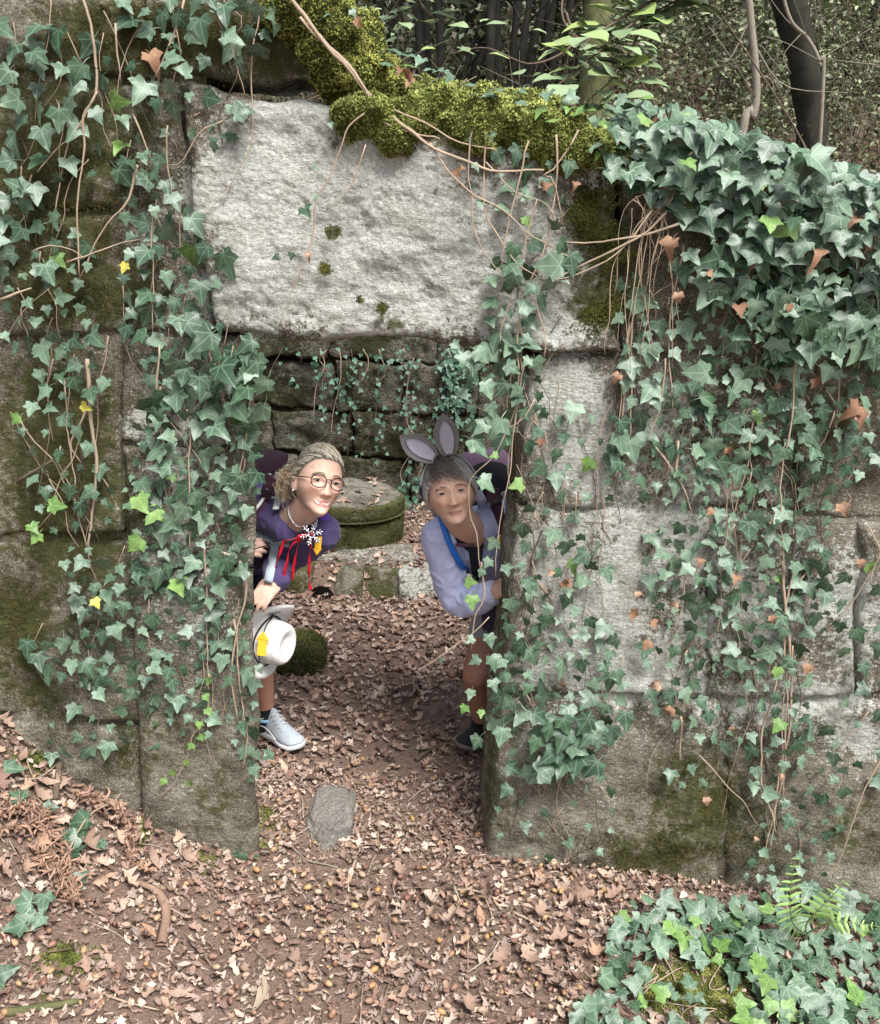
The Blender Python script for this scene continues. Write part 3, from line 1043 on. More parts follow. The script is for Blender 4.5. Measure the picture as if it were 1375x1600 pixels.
def ivy_region(parent, poly, n, size, mind, off=(0.02, 0.075), up=0.35, stems=0, spread=0.6, mats=None, dry=0.010):
    n, mind, stems = int(n * 1.5), mind * 0.78, int(stems * 1.5)
    pts = fill_poly(poly, n, mind)
    for (x, y) in pts:
        o = rng.uniform(*off)
        s = size * (0.5 + 0.85 * rng.random() ** 1.3) / LSZ
        m = None
        if rng.random() < dry:
            m = 'dry_ivy'
            s *= 0.75
        elif mats:
            m = mats[rng.integers(len(mats))]
        put_leaf(parent, P(x, y, Y0 - o), s, up, None, m, spread)
    poly = np.asarray(poly, float)
    lo, hi = poly.min(0), poly.max(0)
    for k in range(stems):
        for _ in range(30):
            x, y = lo + rng.random(2) * (hi - lo)
            if in_poly(np.array([[x, y]]), poly)[0]:
                break
        L = rng.uniform(80, 240)
        a = rng.normal(0, 0.25)
        q = [(x + L * (t - .5) * math.sin(a) + rng.normal(0, 7), y + L * (t - .5) * math.cos(a)) for t in np.linspace(0, 1, 5)]
        px_stem(parent, q, rng.uniform(1.3, 3.4), rng.uniform(0.004, 0.035), 'stem' if rng.random() < 0.75 else 'stem_dark')


def ivy_line(parent, pts, n, size, off=0.05, jit=12, **kw):
    p = spline([(a, b, 0) for a, b in pts], n)
    for q in p:
        put_leaf(parent, P(q[0] + rng.normal(0, jit), q[1] + rng.normal(0, jit), Y0 - off - rng.uniform(0, 0.03)), size * rng.uniform(0.7, 1.25) / LSZ, **kw)


# --- upper left
v1 = thing('ivy_plant', 'loose dark ivy trailing down the mossy upper left corner of the wall', 'ivy', P(130, 540, Y0 - 0.02))
ivy_region(v1, [(0, 30), (90, 30), (200, 100), (310, 40), (320, 100), (250, 150), (210, 260), (60, 300), (0, 300)], 42, 48, 40, stems=8)
ivy_region(v1, [(180, 0), (440, -5), (430, 40), (380, 110), (340, 60), (250, 60), (180, 30)], 20, 46, 34, stems=3)
ivy_region(v1, [(0, 300), (90, 330), (140, 380), (150, 540), (20, 560), (0, 500)], 40, 44, 30, stems=5)
ivy_region(v1, [(190, 250), (260, 250), (300, 340), (340, 400), (350, 520), (280, 545), (195, 525), (190, 380)], 58, 48, 30, stems=6)
ivy_region(v1, [(240, 130), (400, 170), (380, 200), (330, 240), (260, 230)], 10, 42, 36, stems=2)
for q, w in (([(125, -10), (140, 50), (150, 140), (128, 182), (132, 235), (120, 335), (121, 430)], 5.5), ([(150, 140), (120, 200), (90, 235), (60, 270)], 4), ([(215, 258), (196, 310), (165, 360), (121, 432)], 5),
             ([(105, 410), (160, 388), (228, 370)], 4), ([(0, 468), (24, 455), (46, 447)], 6), ([(182, 38), (188, 130)], 4), ([(290, -5), (262, 70), (240, 120)], 4), ([(325, 0), (360, 75), (382, 150)], 3.5),
             ([(403, 20), (394, 100), (396, 190), (390, 240), (358, 295)], 3), ([(358, 295), (330, 325), (298, 340)], 2), ([(205, 180), (228, 230), (236, 248)], 4), ([(48, 390), (70, 384), (100, 388), (128, 402)], 3),
             ([(360, 180), (310, 205), (282, 252), (262, 258)], 3), ([(265, 200), (264, 250), (268, 340)], 3), ([(236, 320), (243, 520)], 3.5)):
    px_stem(v1, q, w, 0.05)
for (x, y, s, m) in ((60, 88, 62, 'ivy_dark'), (122, 113, 62, 'ivy_dark'), (185, 158, 52, 'ivy_young'), (268, 92, 60, 'ivy'), (92, 185, 60, 'ivy_dark'), (362, 60, 58, 'ivy'), (355, 413, 82, 'ivy_dark'), (25, 290, 56, 'ivy'),
                     (75, 425, 62, 'ivy'), (318, 395, 56, 'ivy_dark'), (378, 176, 56, 'ivy_dark'), (225, 245, 40, 'ivy'), (194, 418, 30, 'ivy_yellow')):
    put_leaf(v1, P(x, y, Y0 - 0.085), s * .84 / LSZ, 0.4, None, m, 0.3)

# --- pier left of the doorway
v2 = thing('ivy_plant', 'dense ivy climbing the left jamb, with big glossy leaves by the lintel corner', 'ivy', P(370, 1310, Y0 - 0.04))
ivy_region(v2, [(225, 560), (300, 545), (390, 560), (396, 690), (372, 780), (380, 900), (330, 960), (215, 905), (210, 830), (250, 760), (228, 690)], 140, 46, 24, stems=18)
v2c = thing('ivy_plant', 'narrow ivy strand down the left jamb edge beside the pale shoe', 'ivy', P(390, 1310, Y0 - 0.04))
ivy_region(v2c, [(330, 950), (388, 930), (398, 1100), (404, 1225), (372, 1225), (352, 1080)], 34, 38, 24, stems=6)
ivy_region(v2, [(205, 660), (250, 640), (260, 760), (215, 800)], 6, 46, 30)
ivy_region(v2, [(365, 540), (412, 540), (415, 640), (400, 760), (380, 700)], 10, 60, 34, (0.03, 0.10), mats=['ivy_dark', 'ivy'])
for (x, y, s, m, o) in ((318, 532, 84, 'ivy_dark', .10), (352, 582, 86, 'ivy_dark', .11), (312, 602, 62, 'ivy_dark', .10), (372, 640, 74, 'ivy_dark', .10), (342, 672, 70, 'ivy', .09), (386, 540, 60, 'ivy_dark', .08), (398, 570, 70, 'ivy_dark', .06),
                        (398, 655, 50, 'ivy_dark', .05), (398, 712, 46, 'ivy_dark', .05), (280, 915, 62, 'ivy_young', .07), (212, 850, 56, 'ivy_young', .07), (283, 800, 62, 'ivy', .08), (385, 800, 44, 'ivy', .05), (398, 768, 34, 'ivy_dark', .05),
                        (375, 1340, 52, 'ivy', .06), (400, 1338, 24, 'ivy', .05), (405, 1045, 30, 'ivy_dark', .06), (398, 1205, 44, 'ivy', .09), (418, 1180, 40, 'ivy_dark', .08)):
    put_leaf(v2, P(x, y, Y0 - o), s * .84 / LSZ, 0.4, None, m, 0.28)
for q, w in (([(350, 862), (378, 880), (386, 930), (372, 980), (362, 1060), (374, 1130)], 6), ([(395, 560), (388, 640), (372, 760)], 3), ([(250, 540), (246, 620), (262, 720)], 4.5), ([(292, 640), (296, 760), (300, 860)], 4), ([(318, 850), (322, 960), (328, 1060)], 4),
             ([(365, 965), (378, 1080), (386, 1150), (380, 1200)], 4), ([(328, 1050), (322, 1110), (300, 1160), (275, 1215), (254, 1246)], 4)):
    px_stem(v2, q, w, 0.045)
for (x, y) in ((326, 1064), (322, 1090), (325, 1112), (312, 1133), (313, 1152), (298, 1166), (292, 1192), (270, 1208), (296, 1224), (255, 1222)):
    put_leaf(v2, P(x, y, Y0 - 0.06), 22 / LSZ, 0.4, None, 'ivy_young', 0.35)

# --- lower left wall face
v3 = thing('ivy_plant', 'bright green ivy patch spreading over the lower left wall above the leaf bank', 'ivy', P(120, 1190, Y0 - 0.02))
ivy_region(v3, [(30, 640), (90, 630), (160, 720), (170, 830), (150, 880), (60, 840), (40, 740)], 24, 40, 34, stems=7)
ivy_region(v3, [(170, 760), (215, 740), (210, 800), (170, 800)], 4, 30, 24)
ivy_region(v3, [(55, 540), (170, 570), (160, 625), (60, 620)], 9, 40, 32, stems=3)
ivy_region(v3, [(90, 870), (190, 880), (330, 930), (340, 1060), (300, 1130), (180, 1080), (60, 1050), (60, 1010), (130, 980), (110, 920)], 92, 42, 25, stems=8)
ivy_region(v3, [(20, 985), (45, 985), (45, 1020), (20, 1020)], 1, 50, 20)
ivy_region(v3, [(100, 1060), (330, 1100), (340, 1150), (260, 1160), (130, 1180), (70, 1180)], 26, 36, 32, stems=3)
for q, w in (([(136, 560), (140, 640), (150, 720), (148, 790), (140, 860)], 9), ([(100, 590), (108, 690), (118, 780)], 4), ([(136, 640), (110, 690), (128, 720)], 5), ([(115, 780), (135, 850), (152, 910)], 3), ([(150, 730), (170, 760), (174, 780)], 3), ([(80, 560), (76, 620), (84, 690)], 4)):
    px_stem(v3, q, w, 0.02)
px_stem(v3, [(28, 752), (55, 738), (85, 720)], 9, 0.04, 'stem_dark')
for (x, y, s, m) in ((134, 636, 34, 'ivy_yellow'), (88, 790, 50, 'ivy_young'), (52, 825, 38, 'ivy_young'), (56, 840, 40, 'ivy_young'), (25, 655, 34, 'ivy_young'), (150, 942, 34, 'ivy_yellow'), (240, 805, 60, 'ivy_young')):
    put_leaf(v3, P(x, y, Y0 - 0.07), s * .84 / LSZ, 0.4, None, m, 0.3)

# --- runners over the lintel and down its right end
v4 = thing('ivy_plant', 'long bare ivy runners slung across the pale lintel, hanging by the right jamb', 'ivy', P(900, 300, Y0 - 0.06))
for q, w in (([(445, -5), (470, 28), (520, 85), (575, 145), (640, 203), (690, 237), (740, 258), (800, 266), (852, 268)], 7.5), ([(500, 50), (545, 105), (590, 160), (660, 190), (735, 226), (775, 240)], 5), ([(470, 25), (510, 70), (560, 120), (600, 185), (650, 212), (690, 215)], 5),
             ([(576, 172), (545, 195), (530, 230), (510, 280), (497, 320), (488, 370), (470, 420), (448, 470), (440, 510)], 3.2), ([(572, 228), (560, 270), (536, 312), (510, 330)], 2.6),
             ([(672, 222), (700, 270), (735, 300), (780, 330), (830, 370), (860, 385), (905, 410)], 4), ([(752, 180), (735, 220), (738, 300), (740, 350), (760, 400), (800, 440)], 3.5), ([(756, 200), (755, 280), (765, 350), (810, 410), (840, 430)], 4),
             ([(825, 220), (810, 290), (795, 350), (785, 425)], 4), ([(870, 215), (866, 290), (850, 380), (812, 480), (818, 540)], 4.5), ([(905, 200), (872, 255), (852, 270), (868, 280), (880, 350)], 4),
             ([(760, 250), (810, 300), (850, 320), (880, 370)], 3), ([(840, 310), (820, 370), (810, 430), (785, 500), (782, 540)], 3), ([(1040, 330), (1000, 370), (940, 400), (880, 430), (850, 440)], 5), ([(1060, 350), (980, 370), (920, 378), (880, 375)], 5), ([(1020, 330), (960, 395), (900, 430), (855, 436)], 4),
             ([(812, 500), (806, 600), (798, 650), (770, 710), (738, 748), (735, 790), (745, 840), (755, 900)], 4), ([(822, 560), (810, 640), (800, 700), (795, 760), (778, 830), (775, 900)], 3.5),
             ([(838, 620), (815, 655), (780, 672), (748, 683)], 3.5), ([(755, 880), (757, 930), (745, 960), (738, 1020)], 4), ([(765, 965), (720, 1000), (680, 1030), (650, 1050)], 2.5), ([(835, 470), (850, 530), (848, 560)], 3)):
    px_stem(v4, q, w, 0.095)
ivy_region(v4, [(735, 200), (830, 250), (900, 260), (905, 320), (860, 360), (760, 330), (728, 290)], 16, 34, 34, (0.06, 0.11), stems=2, dry=0.1)
ivy_region(v4, [(770, 400), (860, 370), (905, 400), (880, 450), (830, 540), (770, 545), (765, 470)], 26, 46, 30, (0.06, 0.12), stems=3, mats=['ivy', 'ivy', 'ivy_dark'])
ivy_region(v4, [(725, 560), (822, 530), (832, 640), (815, 690), (745, 700), (720, 620)], 24, 50, 32, (0.05, 0.13), stems=2, mats=['ivy', 'ivy', 'ivy_dark'])
for (x, y, s, m) in ((860, 415, 74, 'ivy'), (800, 440, 52, 'ivy'), (752, 555, 50, 'ivy'), (762, 608, 52, 'ivy'), (738, 572, 44, 'ivy'), (752, 668, 48, 'ivy'), (800, 575, 46, 'ivy'), (806, 610, 40, 'ivy'), (768, 640, 42, 'ivy'), (760, 756, 56, 'ivy'), (772, 712, 26, 'ivy_young'), (808, 758, 44, 'ivy_young'),
                     (770, 850, 40, 'ivy'), (762, 880, 34, 'ivy'), (752, 895, 26, 'ivy'), (792, 890, 36, 'ivy'), (735, 910, 34, 'ivy_young'), (738, 940, 44, 'ivy_young'), (765, 1000, 44, 'ivy_dark'), (735, 1000, 30, 'ivy'), (742, 1032, 36, 'ivy_dark'), (735, 1085, 34, 'ivy'), (725, 1108, 32, 'ivy_young'),
                     (752, 1115, 26, 'ivy_young'), (770, 1035, 50, 'ivy_dark'), (772, 1070, 40, 'ivy'), (690, 1032, 16, 'ivy_dark'), (826, 915, 46, 'ivy_dark'), (478, 330, 40, 'ivy_dark'), (492, 262, 18, 'ivy'), (517, 196, 18, 'ivy'), (432, 402, 22, 'ivy_dark'), (455, 400, 22, 'ivy_dark'), (493, 308, 20, 'ivy'), (552, 20, 22, 'ivy'),
                     (745, 1160, 50, 'ivy'), (712, 540, 30, 'ivy')):
    put_leaf(v4, P(x, y, Y0 - 0.13), s * .84 / LSZ, 0.4, None, m, 0.32)
for (x, y, s) in ((714, 270, 22), (482, 400, 20), (853, 290, 26), (722, 262, 16)):
    put_leaf(v4, P(x, y, Y0 - 0.13), s * .84 / LSZ, 0.3, None, 'dry_ivy', 0.5)

# --- small light-catching leaves along the mossy top
v5 = thing('ivy_plant', 'small pale ivy leaves standing up along the mossy wall top over the lintel', 'ivy', P(700, 150, Y0))
for poly, n, s in (([(500, 0), (600, 10), (600, 50), (540, 70), (505, 40)], 12, 26), ([(590, 70), (660, 90), (720, 125), (790, 140), (800, 160), (700, 150), (620, 130)], 34, 30), ([(790, 130), (860, 150), (900, 150), (880, 190), (800, 190)], 14, 30),
                   ([(850, 170), (960, 160), (1010, 150), (1030, 190), (950, 250), (860, 230)], 40, 40)):
    for (x, y) in fill_poly(poly, n, 14):
        a = rng.uniform(0, 6.28)
        put_leaf(v5, P(x, y, Y0 + rng.uniform(-0.12, 0.10)), s * rng.uniform(0.7, 1.3) / LSZ, 0.4, np.array([math.cos(a), math.sin(a) - 0.6, -0.3]), 'ivy' if rng.random() < 0.8 else 'ivy_young', 0.35, normal=(0, -0.55, 1.0))
for k in range(14):
    x = rng.uniform(600, 960)
    y = np.interp(x, [600, 960], [130, 190])
    px_stem(v5, [(x, y + 30, -0.02), (x + rng.normal(0, 15), y, 0.0), (x + rng.normal(0, 30), y - 25, 0.03)], 2.2)
for (x, y, s) in ((636, 118, 32), (560, 35, 24), (625, 110, 26), (640, 128, 30)):
    put_leaf(v5, P(x, y, Y0 - 0.1), s * .84 / LSZ, 0.4, None, 'dry_ivy', 0.5)

# --- the thick carpet on the right
v6 = thing('ivy_plant', 'thick carpet of large ivy leaves pouring over the top right of the wall', 'ivy', P(1200, 560, Y0 - 0.03))
ivy_region(v6, [(945, 200), (1050, 175), (1130, 205), (1230, 225), (1300, 262), (1420, 300), (1420, 400), (1180, 400), (1050, 330), (960, 270)], 165, 56, 20, (0.03, 0.17), 0.75, 4, 0.35, dry=0.015)
v6c = thing('ivy_plant', 'dark green ivy carpet at the right edge, below the pale top leaves', 'ivy', P(1280, 560, Y0 - 0.03))
ivy_region(v6c, [(1080, 400), (1420, 400), (1420, 560), (1220, 560), (1120, 470), (1050, 420)], 125, 54, 21, (0.03, 0.13), 0.45, 8, 0.4, dry=0.02)
v6b = thing('ivy_plant', 'pale sky lit ivy leaves lying flat along the right wall top', 'ivy', P(1200, 250, Y0))
for (x, y) in fill_poly([(960, 165), (1050, 155), (1140, 205), (1240, 225), (1300, 255), (1420, 290), (1420, 310), (1240, 250), (1050, 205), (960, 215)], 95, 14):
    a = rng.uniform(0, 6.28)
    put_leaf(v6b, P(x, y + 10, Y0 + rng.uniform(-0.12, 0.2)), 54 * rng.uniform(0.6, 1.3) / LSZ, 0.4, np.array([math.cos(a), math.sin(a) - 0.7, -0.2]), None, 0.28, normal=(0, -0.7, 1.0))
for k in range(16):
    x, y = rng.uniform(960, 1060), rng.uniform(330, 420)
    px_stem(v6, [(1000 + rng.uniform(-10, 50), 290 + rng.uniform(0, 40)), (x, y), (x - rng.uniform(-30, 60), y + rng.uniform(60, 200))], rng.uniform(1.6, 3.2), 0.08)
for (x, y, s) in ((1047, 385, 54), (1178, 408, 34), (1060, 465, 32), (1110, 430, 26), (1232, 482, 26)):
    put_leaf(v6, P(x, y, Y0 - 0.13), s * .84 / LSZ, 0.3, None, 'dry_ivy', 0.4)

v7 = thing('ivy_plant', 'ivy hanging in strands over the middle of the right wall', 'ivy', P(1150, 1060, Y0 - 0.02))
ivy_region(v7, [(960, 420), (1010, 430), (1020, 560), (985, 640), (960, 520)], 11, 50, 34, stems=4)
ivy_region(v7, [(1010, 470), (1210, 470), (1220, 640), (1030, 650), (990, 570)], 60, 46, 27, stems=8)
v7c = thing('ivy_plant', 'ivy at the right edge at the height of the rabbit ears', 'ivy', P(1300, 760, Y0 - 0.03))
ivy_region(v7c, [(1200, 550), (1420, 550), (1420, 690), (1330, 760), (1200, 690)], 70, 46, 27, stems=8)
ivy_region(v7, [(960, 660), (1190, 640), (1290, 720), (1300, 800), (1160, 830), (990, 770), (955, 720)], 78, 44, 27, stems=14)
for q, w in (([(1068, 380), (1050, 470), (1046, 560), (1052, 640)], 4), ([(982, 500), (976, 600), (972, 700)], 4.5), ([(990, 480), (988, 600), (980, 720)], 4), ([(968, 560), (970, 640), (966, 740)], 3.5), ([(1246, 520), (1240, 620), (1220, 760), (1226, 900)], 5), ([(1040, 560), (1030, 640), (1010, 690)], 4),
             ([(1060, 690), (1055, 740), (1072, 770), (1080, 800)], 5), ([(1025, 700), (1050, 735), (1060, 750)], 4)):
    px_stem(v7, q, w, 0.05)
for (x, y, s) in ((1318, 795, 40), (964, 590, 30), (1335, 640, 56), (1110, 800, 24), (1140, 705, 26), (1345, 655, 40)):
    put_leaf(v7, P(x, y, Y0 - 0.1), s * .84 / LSZ, 0.3, None, 'dry_ivy', 0.4)

v8 = thing('ivy_plant', 'ivy with brown dead leaves thinning out over the lower right wall stones', 'ivy', P(1200, 1390, Y0 - 0.03))
ivy_region(v8, [(1010, 830), (1300, 790), (1290, 980), (1210, 1060), (1060, 1010), (1000, 900)], 112, 40, 25, stems=16)
v8c = thing('ivy_plant', 'thin ivy on bundled pale stems reaching down to the fern', 'ivy', P(1210, 1390, Y0 - 0.03))
ivy_region(v8c, [(1000, 1000), (1120, 1040), (1270, 1050), (1260, 1180), (1120, 1170), (1010, 1110)], 58, 36, 26, stems=8)
ivy_region(v8c, [(1160, 1180), (1300, 1130), (1330, 1250), (1280, 1390), (1160, 1390), (1190, 1270)], 44, 36, 27, stems=6)
ivy_region(v8c, [(1040, 1190), (1100, 1190), (1100, 1230), (1050, 1230)], 3, 32, 28)
ivy_region(v8c, [(1300, 880), (1390, 870), (1390, 1250), (1330, 1200)], 14, 38, 40, stems=3)
for q, w in (([(1222, 880), (1230, 960), (1238, 1050), (1232, 1140), (1214, 1230), (1205, 1330)], 7), ([(1236, 900), (1224, 1000), (1228, 1100), (1222, 1220), (1190, 1340)], 5), ([(1212, 1050), (1188, 1180), (1196, 1240), (1212, 1300)], 6), ([(1240, 1010), (1222, 1120), (1226, 1250)], 4), ([(1064, 1120), (1062, 1190)], 6),
             ([(1380, 1180), (1350, 1240), (1325, 1300), (1300, 1370)], 5), ([(1090, 1180), (1150, 1240), (1186, 1290)], 3), ([(1140, 760), (1128, 900), (1120, 1000)], 3.5), ([(1070, 860), (1068, 930), (1056, 990)], 4), ([(1100, 1090), (1092, 1170)], 3)):
    px_stem(v8, q, w, 0.04)
for (x, y, s) in ((992, 960, 36), (1022, 975, 28), (1010, 1008, 34), (1024, 1072, 34), (1046, 1112, 34), (885, 912, 32), (1150, 905, 30), (996, 930, 24), (1052, 945, 30), (1208, 968, 28), (1262, 1045, 34), (1142, 1140, 24), (1345, 880, 26), (1220, 1215, 26), (1105, 1252, 28)):
    put_leaf(v8, P(x, y, Y0 - 0.08), s * .84 / LSZ, 0.3, None, 'dry_ivy', 0.4)

v9 = thing('ivy_plant', 'bushy ivy clump low on the right jamb, thinning towards its upright block', 'ivy', P(830, 1340, Y0 - 0.04))
ivy_region(v9, [(795, 930), (880, 925), (955, 985), (985, 1120), (900, 1215), (800, 1215), (770, 1120), (778, 1010)], 128, 44, 25, (0.02, 0.10), stems=12)
for (x, y) in fill_poly([(830, 1120), (915, 1120), (925, 1200), (840, 1205)], 14, 22):
    put_leaf(v9, P(x, y, Y0 - 0.12), 58 * rng.uniform(0.8, 1.2) / LSZ, 0.6, None, 'ivy_dark', 0.3)
v9c = thing('ivy_plant', 'sparse ivy sprigs on the pale upright jamb block right of the rabbit ears', 'ivy', P(880, 930, Y0 - 0.03))
ivy_region(v9c, [(830, 640), (960, 640), (960, 780), (860, 780), (820, 720)], 15, 38, 34, stems=6)
ivy_region(v9c, [(815, 790), (900, 800), (960, 900), (900, 930), (810, 900)], 18, 40, 34, stems=7)
ivy_region(v9c, [(825, 560), (850, 560), (850, 640), (825, 640)], 5, 36, 24, stems=3)
ivy_region(v9, [(790, 1200), (960, 1200), (960, 1330), (840, 1350), (770, 1300)], 16, 30, 34, stems=5)
for (x, y, s, m) in ((908, 870, 56, 'ivy_dark'), (828, 915, 50, 'ivy_dark'), (978, 1125, 62, 'ivy'), (965, 1058, 46, 'ivy_dark'), (855, 1130, 60, 'ivy')):
    put_leaf(v9, P(x, y, Y0 - 0.1), s * .84 / LSZ, 0.4, None, m, 0.28)
for (x, y, s) in ((862, 895, 20), (885, 912, 32), (845, 692, 26)):
    put_leaf(v9, P(x, y, Y0 - 0.08), s * .84 / LSZ, 0.3, None, 'dry_ivy', 0.4)

# --- on the ground
v10 = thing('ivy_plant', 'low ivy spreading over the ground at the bottom right around a mossy mound', 'ivy', G(1150, 1480))


def ground_leaf(parent, x, y, size, mat=None, lift=0.03):
    g = G(x, y, 0.03)
    g[2] = float(ground_h(g[0], g[1])) + lift + rng.uniform(0, 0.035)
    a = rng.uniform(0, 6.28)
    put_leaf(parent, g, size, 0.4, np.array([math.cos(a), math.sin(a) - 0.5, -0.15]), mat, 0.28, normal=(0, -0.45, 1.0))


for poly, n, s, d in (([(990, 1400), (1150, 1390), (1200, 1440), (1170, 1510), (1050, 1475), (970, 1500), (950, 1470)], 58, 46, 21), ([(1150, 1380), (1400, 1350), (1400, 1600), (1290, 1600), (1180, 1520)], 125, 46, 23),
                      ([(960, 1490), (1010, 1500), (1000, 1600), (890, 1600), (940, 1560)], 22, 44, 23), ([(1180, 1540), (1280, 1560), (1300, 1600), (1180, 1600)], 6, 44, 26), ([(1040, 1530), (1110, 1530), (1100, 1590), (1050, 1590)], 5, 40, 28)):
    for (x, y) in fill_poly(poly, int(n * 1.4), d * .8):
        u = rng.random()
        ground_leaf(v10, x, y, s * rng.uniform(0.5, 1.15) / 640, 'ivy' if u < .62 else 'ivy_dark' if u < .9 else 'ivy_young')
for (x, y) in ((1185, 1500), (1200, 1530), (1165, 1560), (1160, 1585), (1030, 1555), (1190, 1490), (1130, 1470)):
    ground_leaf(v10, x, y, 34 / 560, 'ivy_young', 0.06)
for k in range(16):
    x, y = rng.uniform(960, 1340), rng.uniform(1410, 1570)
    q = []
    for t in range(4):
        g = G(x + t * rng.normal(0, 22), y + t * rng.normal(0, 12), 0.03)
        g[2] = float(ground_h(g[0], g[1])) + 0.012
        q.append(g)
    stem(v10, q, 0.0022, 0.0014, 'stem')

v11 = thing('ivy_plant', 'few ivy leaves poking from the dry leaf litter at the bottom left', 'ivy', G(90, 1330, 0.3))


def bank_point(x, y):
    """ground under a photo position, by marching the ray"""
    d = cF + (x - 687.5) / FPX * cR - (y - 800.0) / FPX * cU
    t = np.linspace(1.2, 8.0, 1400)
    q = EYE + t[:, None] * d
    b = np.where(q[:, 2] < ground_h(q[:, 0], q[:, 1]))[0]
    return q[b[0]] if len(b) else q[-1]


for (x, y, s) in ((20, 1222, 44), (30, 1265, 40), (82, 1205, 28), (125, 1305, 44), (110, 1335, 40), (128, 1392, 30), (160, 1340, 22), (35, 1435, 44), (70, 1432, 36), (28, 1470, 38), (62, 1462, 28), (45, 1455, 26), (80, 1283, 26), (135, 1360, 0), (95, 1330, 36), (120, 1350, 34), (5, 1545, 44), (70, 1148, 40),
                  (98, 1145, 34), (125, 1160, 40), (130, 1180, 30), (190, 1245, 24), (115, 1410, 36), (132, 1318, 36)):
    if s:
        g = bank_point(x, y)
        g[2] += 0.05
        a = rng.uniform(0, 6.28)
        put_leaf(v11, g, s / 560, 0.4, np.array([math.cos(a), math.sin(a) - 0.5, -0.2]), 'ivy' if rng.random() < 0.7 else 'ivy_dark', 0.25, normal=(0, -0.7, 1.0))
for q in ([(30, 1230), (62, 1225), (90, 1205)], [(40, 1440), (60, 1450), (75, 1440)], [(110, 1330), (125, 1350), (135, 1370)]):
    stem(v11, [bank_point(*p) + np.array([0, 0, 0.03]) for p in q], 0.003, 0.002, 'stem')

# --- fine strands on the dark back wall
v12 = thing('ivy_plant', 'thin dangling ivy strands with tiny leaves on the dark back wall', 'ivy', (0.1, YB - 0.06, 1.7))
mbl = MB()
lv = IVY['ivy'][0]
T0 = np.array([v.co[:] for v in lv.vertices])
TF = [np.array([p.vertices[:] for p in lv.polygons if len(p.vertices) == 3])]


def px_back(x, y, o=0.06):
    return P(x, y, YB - o)


strands = [(500, 545, 660), (508, 548, 610), (530, 545, 680), (553, 545, 715), (546, 560, 640), (600, 545, 600), (590, 560, 760), (625, 548, 690), (632, 545, 590), (640, 560, 740), (470, 545, 570), (570, 545, 600), (655, 545, 760),
           (690, 545, 590), (700, 545, 640), (706, 548, 660), (713, 548, 690), (720, 545, 640), (728, 548, 670), (740, 560, 640), (700, 560, 700), (712, 545, 650), (690, 600, 730), (640, 620, 770), (655, 690, 775)]
pts = []
for (x, y0, y1) in strands:
    q = [(x + rng.normal(0, 5) - (10 if t > .5 else 0) * rng.random(), y0 + (y1 - y0) * t) for t in np.linspace(0, 1, 5)]
    stem(v12, [px_back(a, b) for a, b in q], 0.0032, 0.002, 'stem_dark' if rng.random() < .5 else 'stem')
    dens = 3.2 if 685 < x < 735 else 9
    m = int((y1 - y0) / dens)
    for t in rng.random(m):
        pts.append(px_back(x + rng.normal(0, 7), y0 + (y1 - y0) * t, rng.uniform(0.05, 0.12)))
for k in range(70):
    pts.append(px_back(rng.uniform(620, 690), rng.uniform(755, 800), rng.uniform(0.05, 0.25)))
for k in range(30):
    pts.append(px_back(rng.uniform(400, 790), rng.uniform(545, 740), 0.07))
pts = np.array(pts)
n = len(pts)
R = rot_to(np.stack([rng.normal(0, .4, n), -np.ones(n), 0.4 + rng.normal(0, .3, n)], -1), np.stack([rng.normal(0, .6, n), -.2 * np.ones(n), -np.ones(n)], -1))
c = np.array([0.05, 0.10, 0.065]) * rng.uniform(0.7, 1.9, (n, 1))
Vv, Ff, Cc = scatter(T0, TF, pts, R, rng.uniform(0.022, 0.045, n), c)
o = mbl.add(Vv, Ff, Cc).build('leaves', M['foliage'], v12)
o['kind'] = 'stuff'
# ------------------------------------------------------------------ the wood behind
LEAF6 = np.array([[0, 0, 0], [.22, .10, .03], [.37, .30, .06], [.38, .52, .05], [.27, .76, .0], [.10, .95, -.07], [0, 1.05, -.11], [-.10, .95, -.07], [-.27, .76, 0], [-.38, .52, .05], [-.37, .30, .06], [-.22, .10, .03], [0, .45, -.02], [0, .75, -.05]])
LEAF6_F = [np.array([[0, 1, 12], [1, 2, 12], [2, 3, 12], [3, 13, 12], [3, 4, 13], [4, 5, 13], [5, 6, 13], [6, 7, 13], [7, 8, 13], [8, 9, 13], [9, 12, 13], [9, 10, 12], [10, 11, 12], [11, 0, 12]])]
DIAM = np.array([[0, 0, 0], [.3, .5, .08], [0, 1, -.05], [-.3, .5, .08]])
DIAM_F = [np.array([[0, 1, 2], [0, 2, 3]])]


def leaf_cloud(centres, radii, n, size, cols, T=DIAM, F=DIAM_F, flat=0.8):
    w = np.asarray(radii, float).prod(1) ** (1 / 1.5)
    k = rng.choice(len(centres), n, p=w / w.sum())
    d = nrm(rng.normal(0, 1, (n, 3))) * rng.random((n, 1)) ** 0.45
    pos = np.asarray(centres)[k] + d * np.asarray(radii)[k]
    keep = fbm(pos, 1.1, 2, 400) > -0.18
    pos = pos[keep]
    n = len(pos)
    R = rot_to(rng.normal(0, 1, (n, 3)) * np.array([.6, .6, .3]) + np.array([0, 0, flat]), rng.normal(0, 1, (n, 3)))
    c = np.asarray(cols)[rng.integers(len(cols), size=n)] * rng.uniform(0.6, 1.4, (n, 1))
    return scatter(T, F, pos, R, size * rng.uniform(0.6, 1.4, n), c)


GREENS = [(0.06, 0.09, 0.032), (0.09, 0.13, 0.05), (0.045, 0.065, 0.025), (0.13, 0.17, 0.07)]


def hp(px, Y):
    x = P(px, 150, Y)[0]
    return np.array([x, Y, float(ground_h(x, Y)) - 0.05])


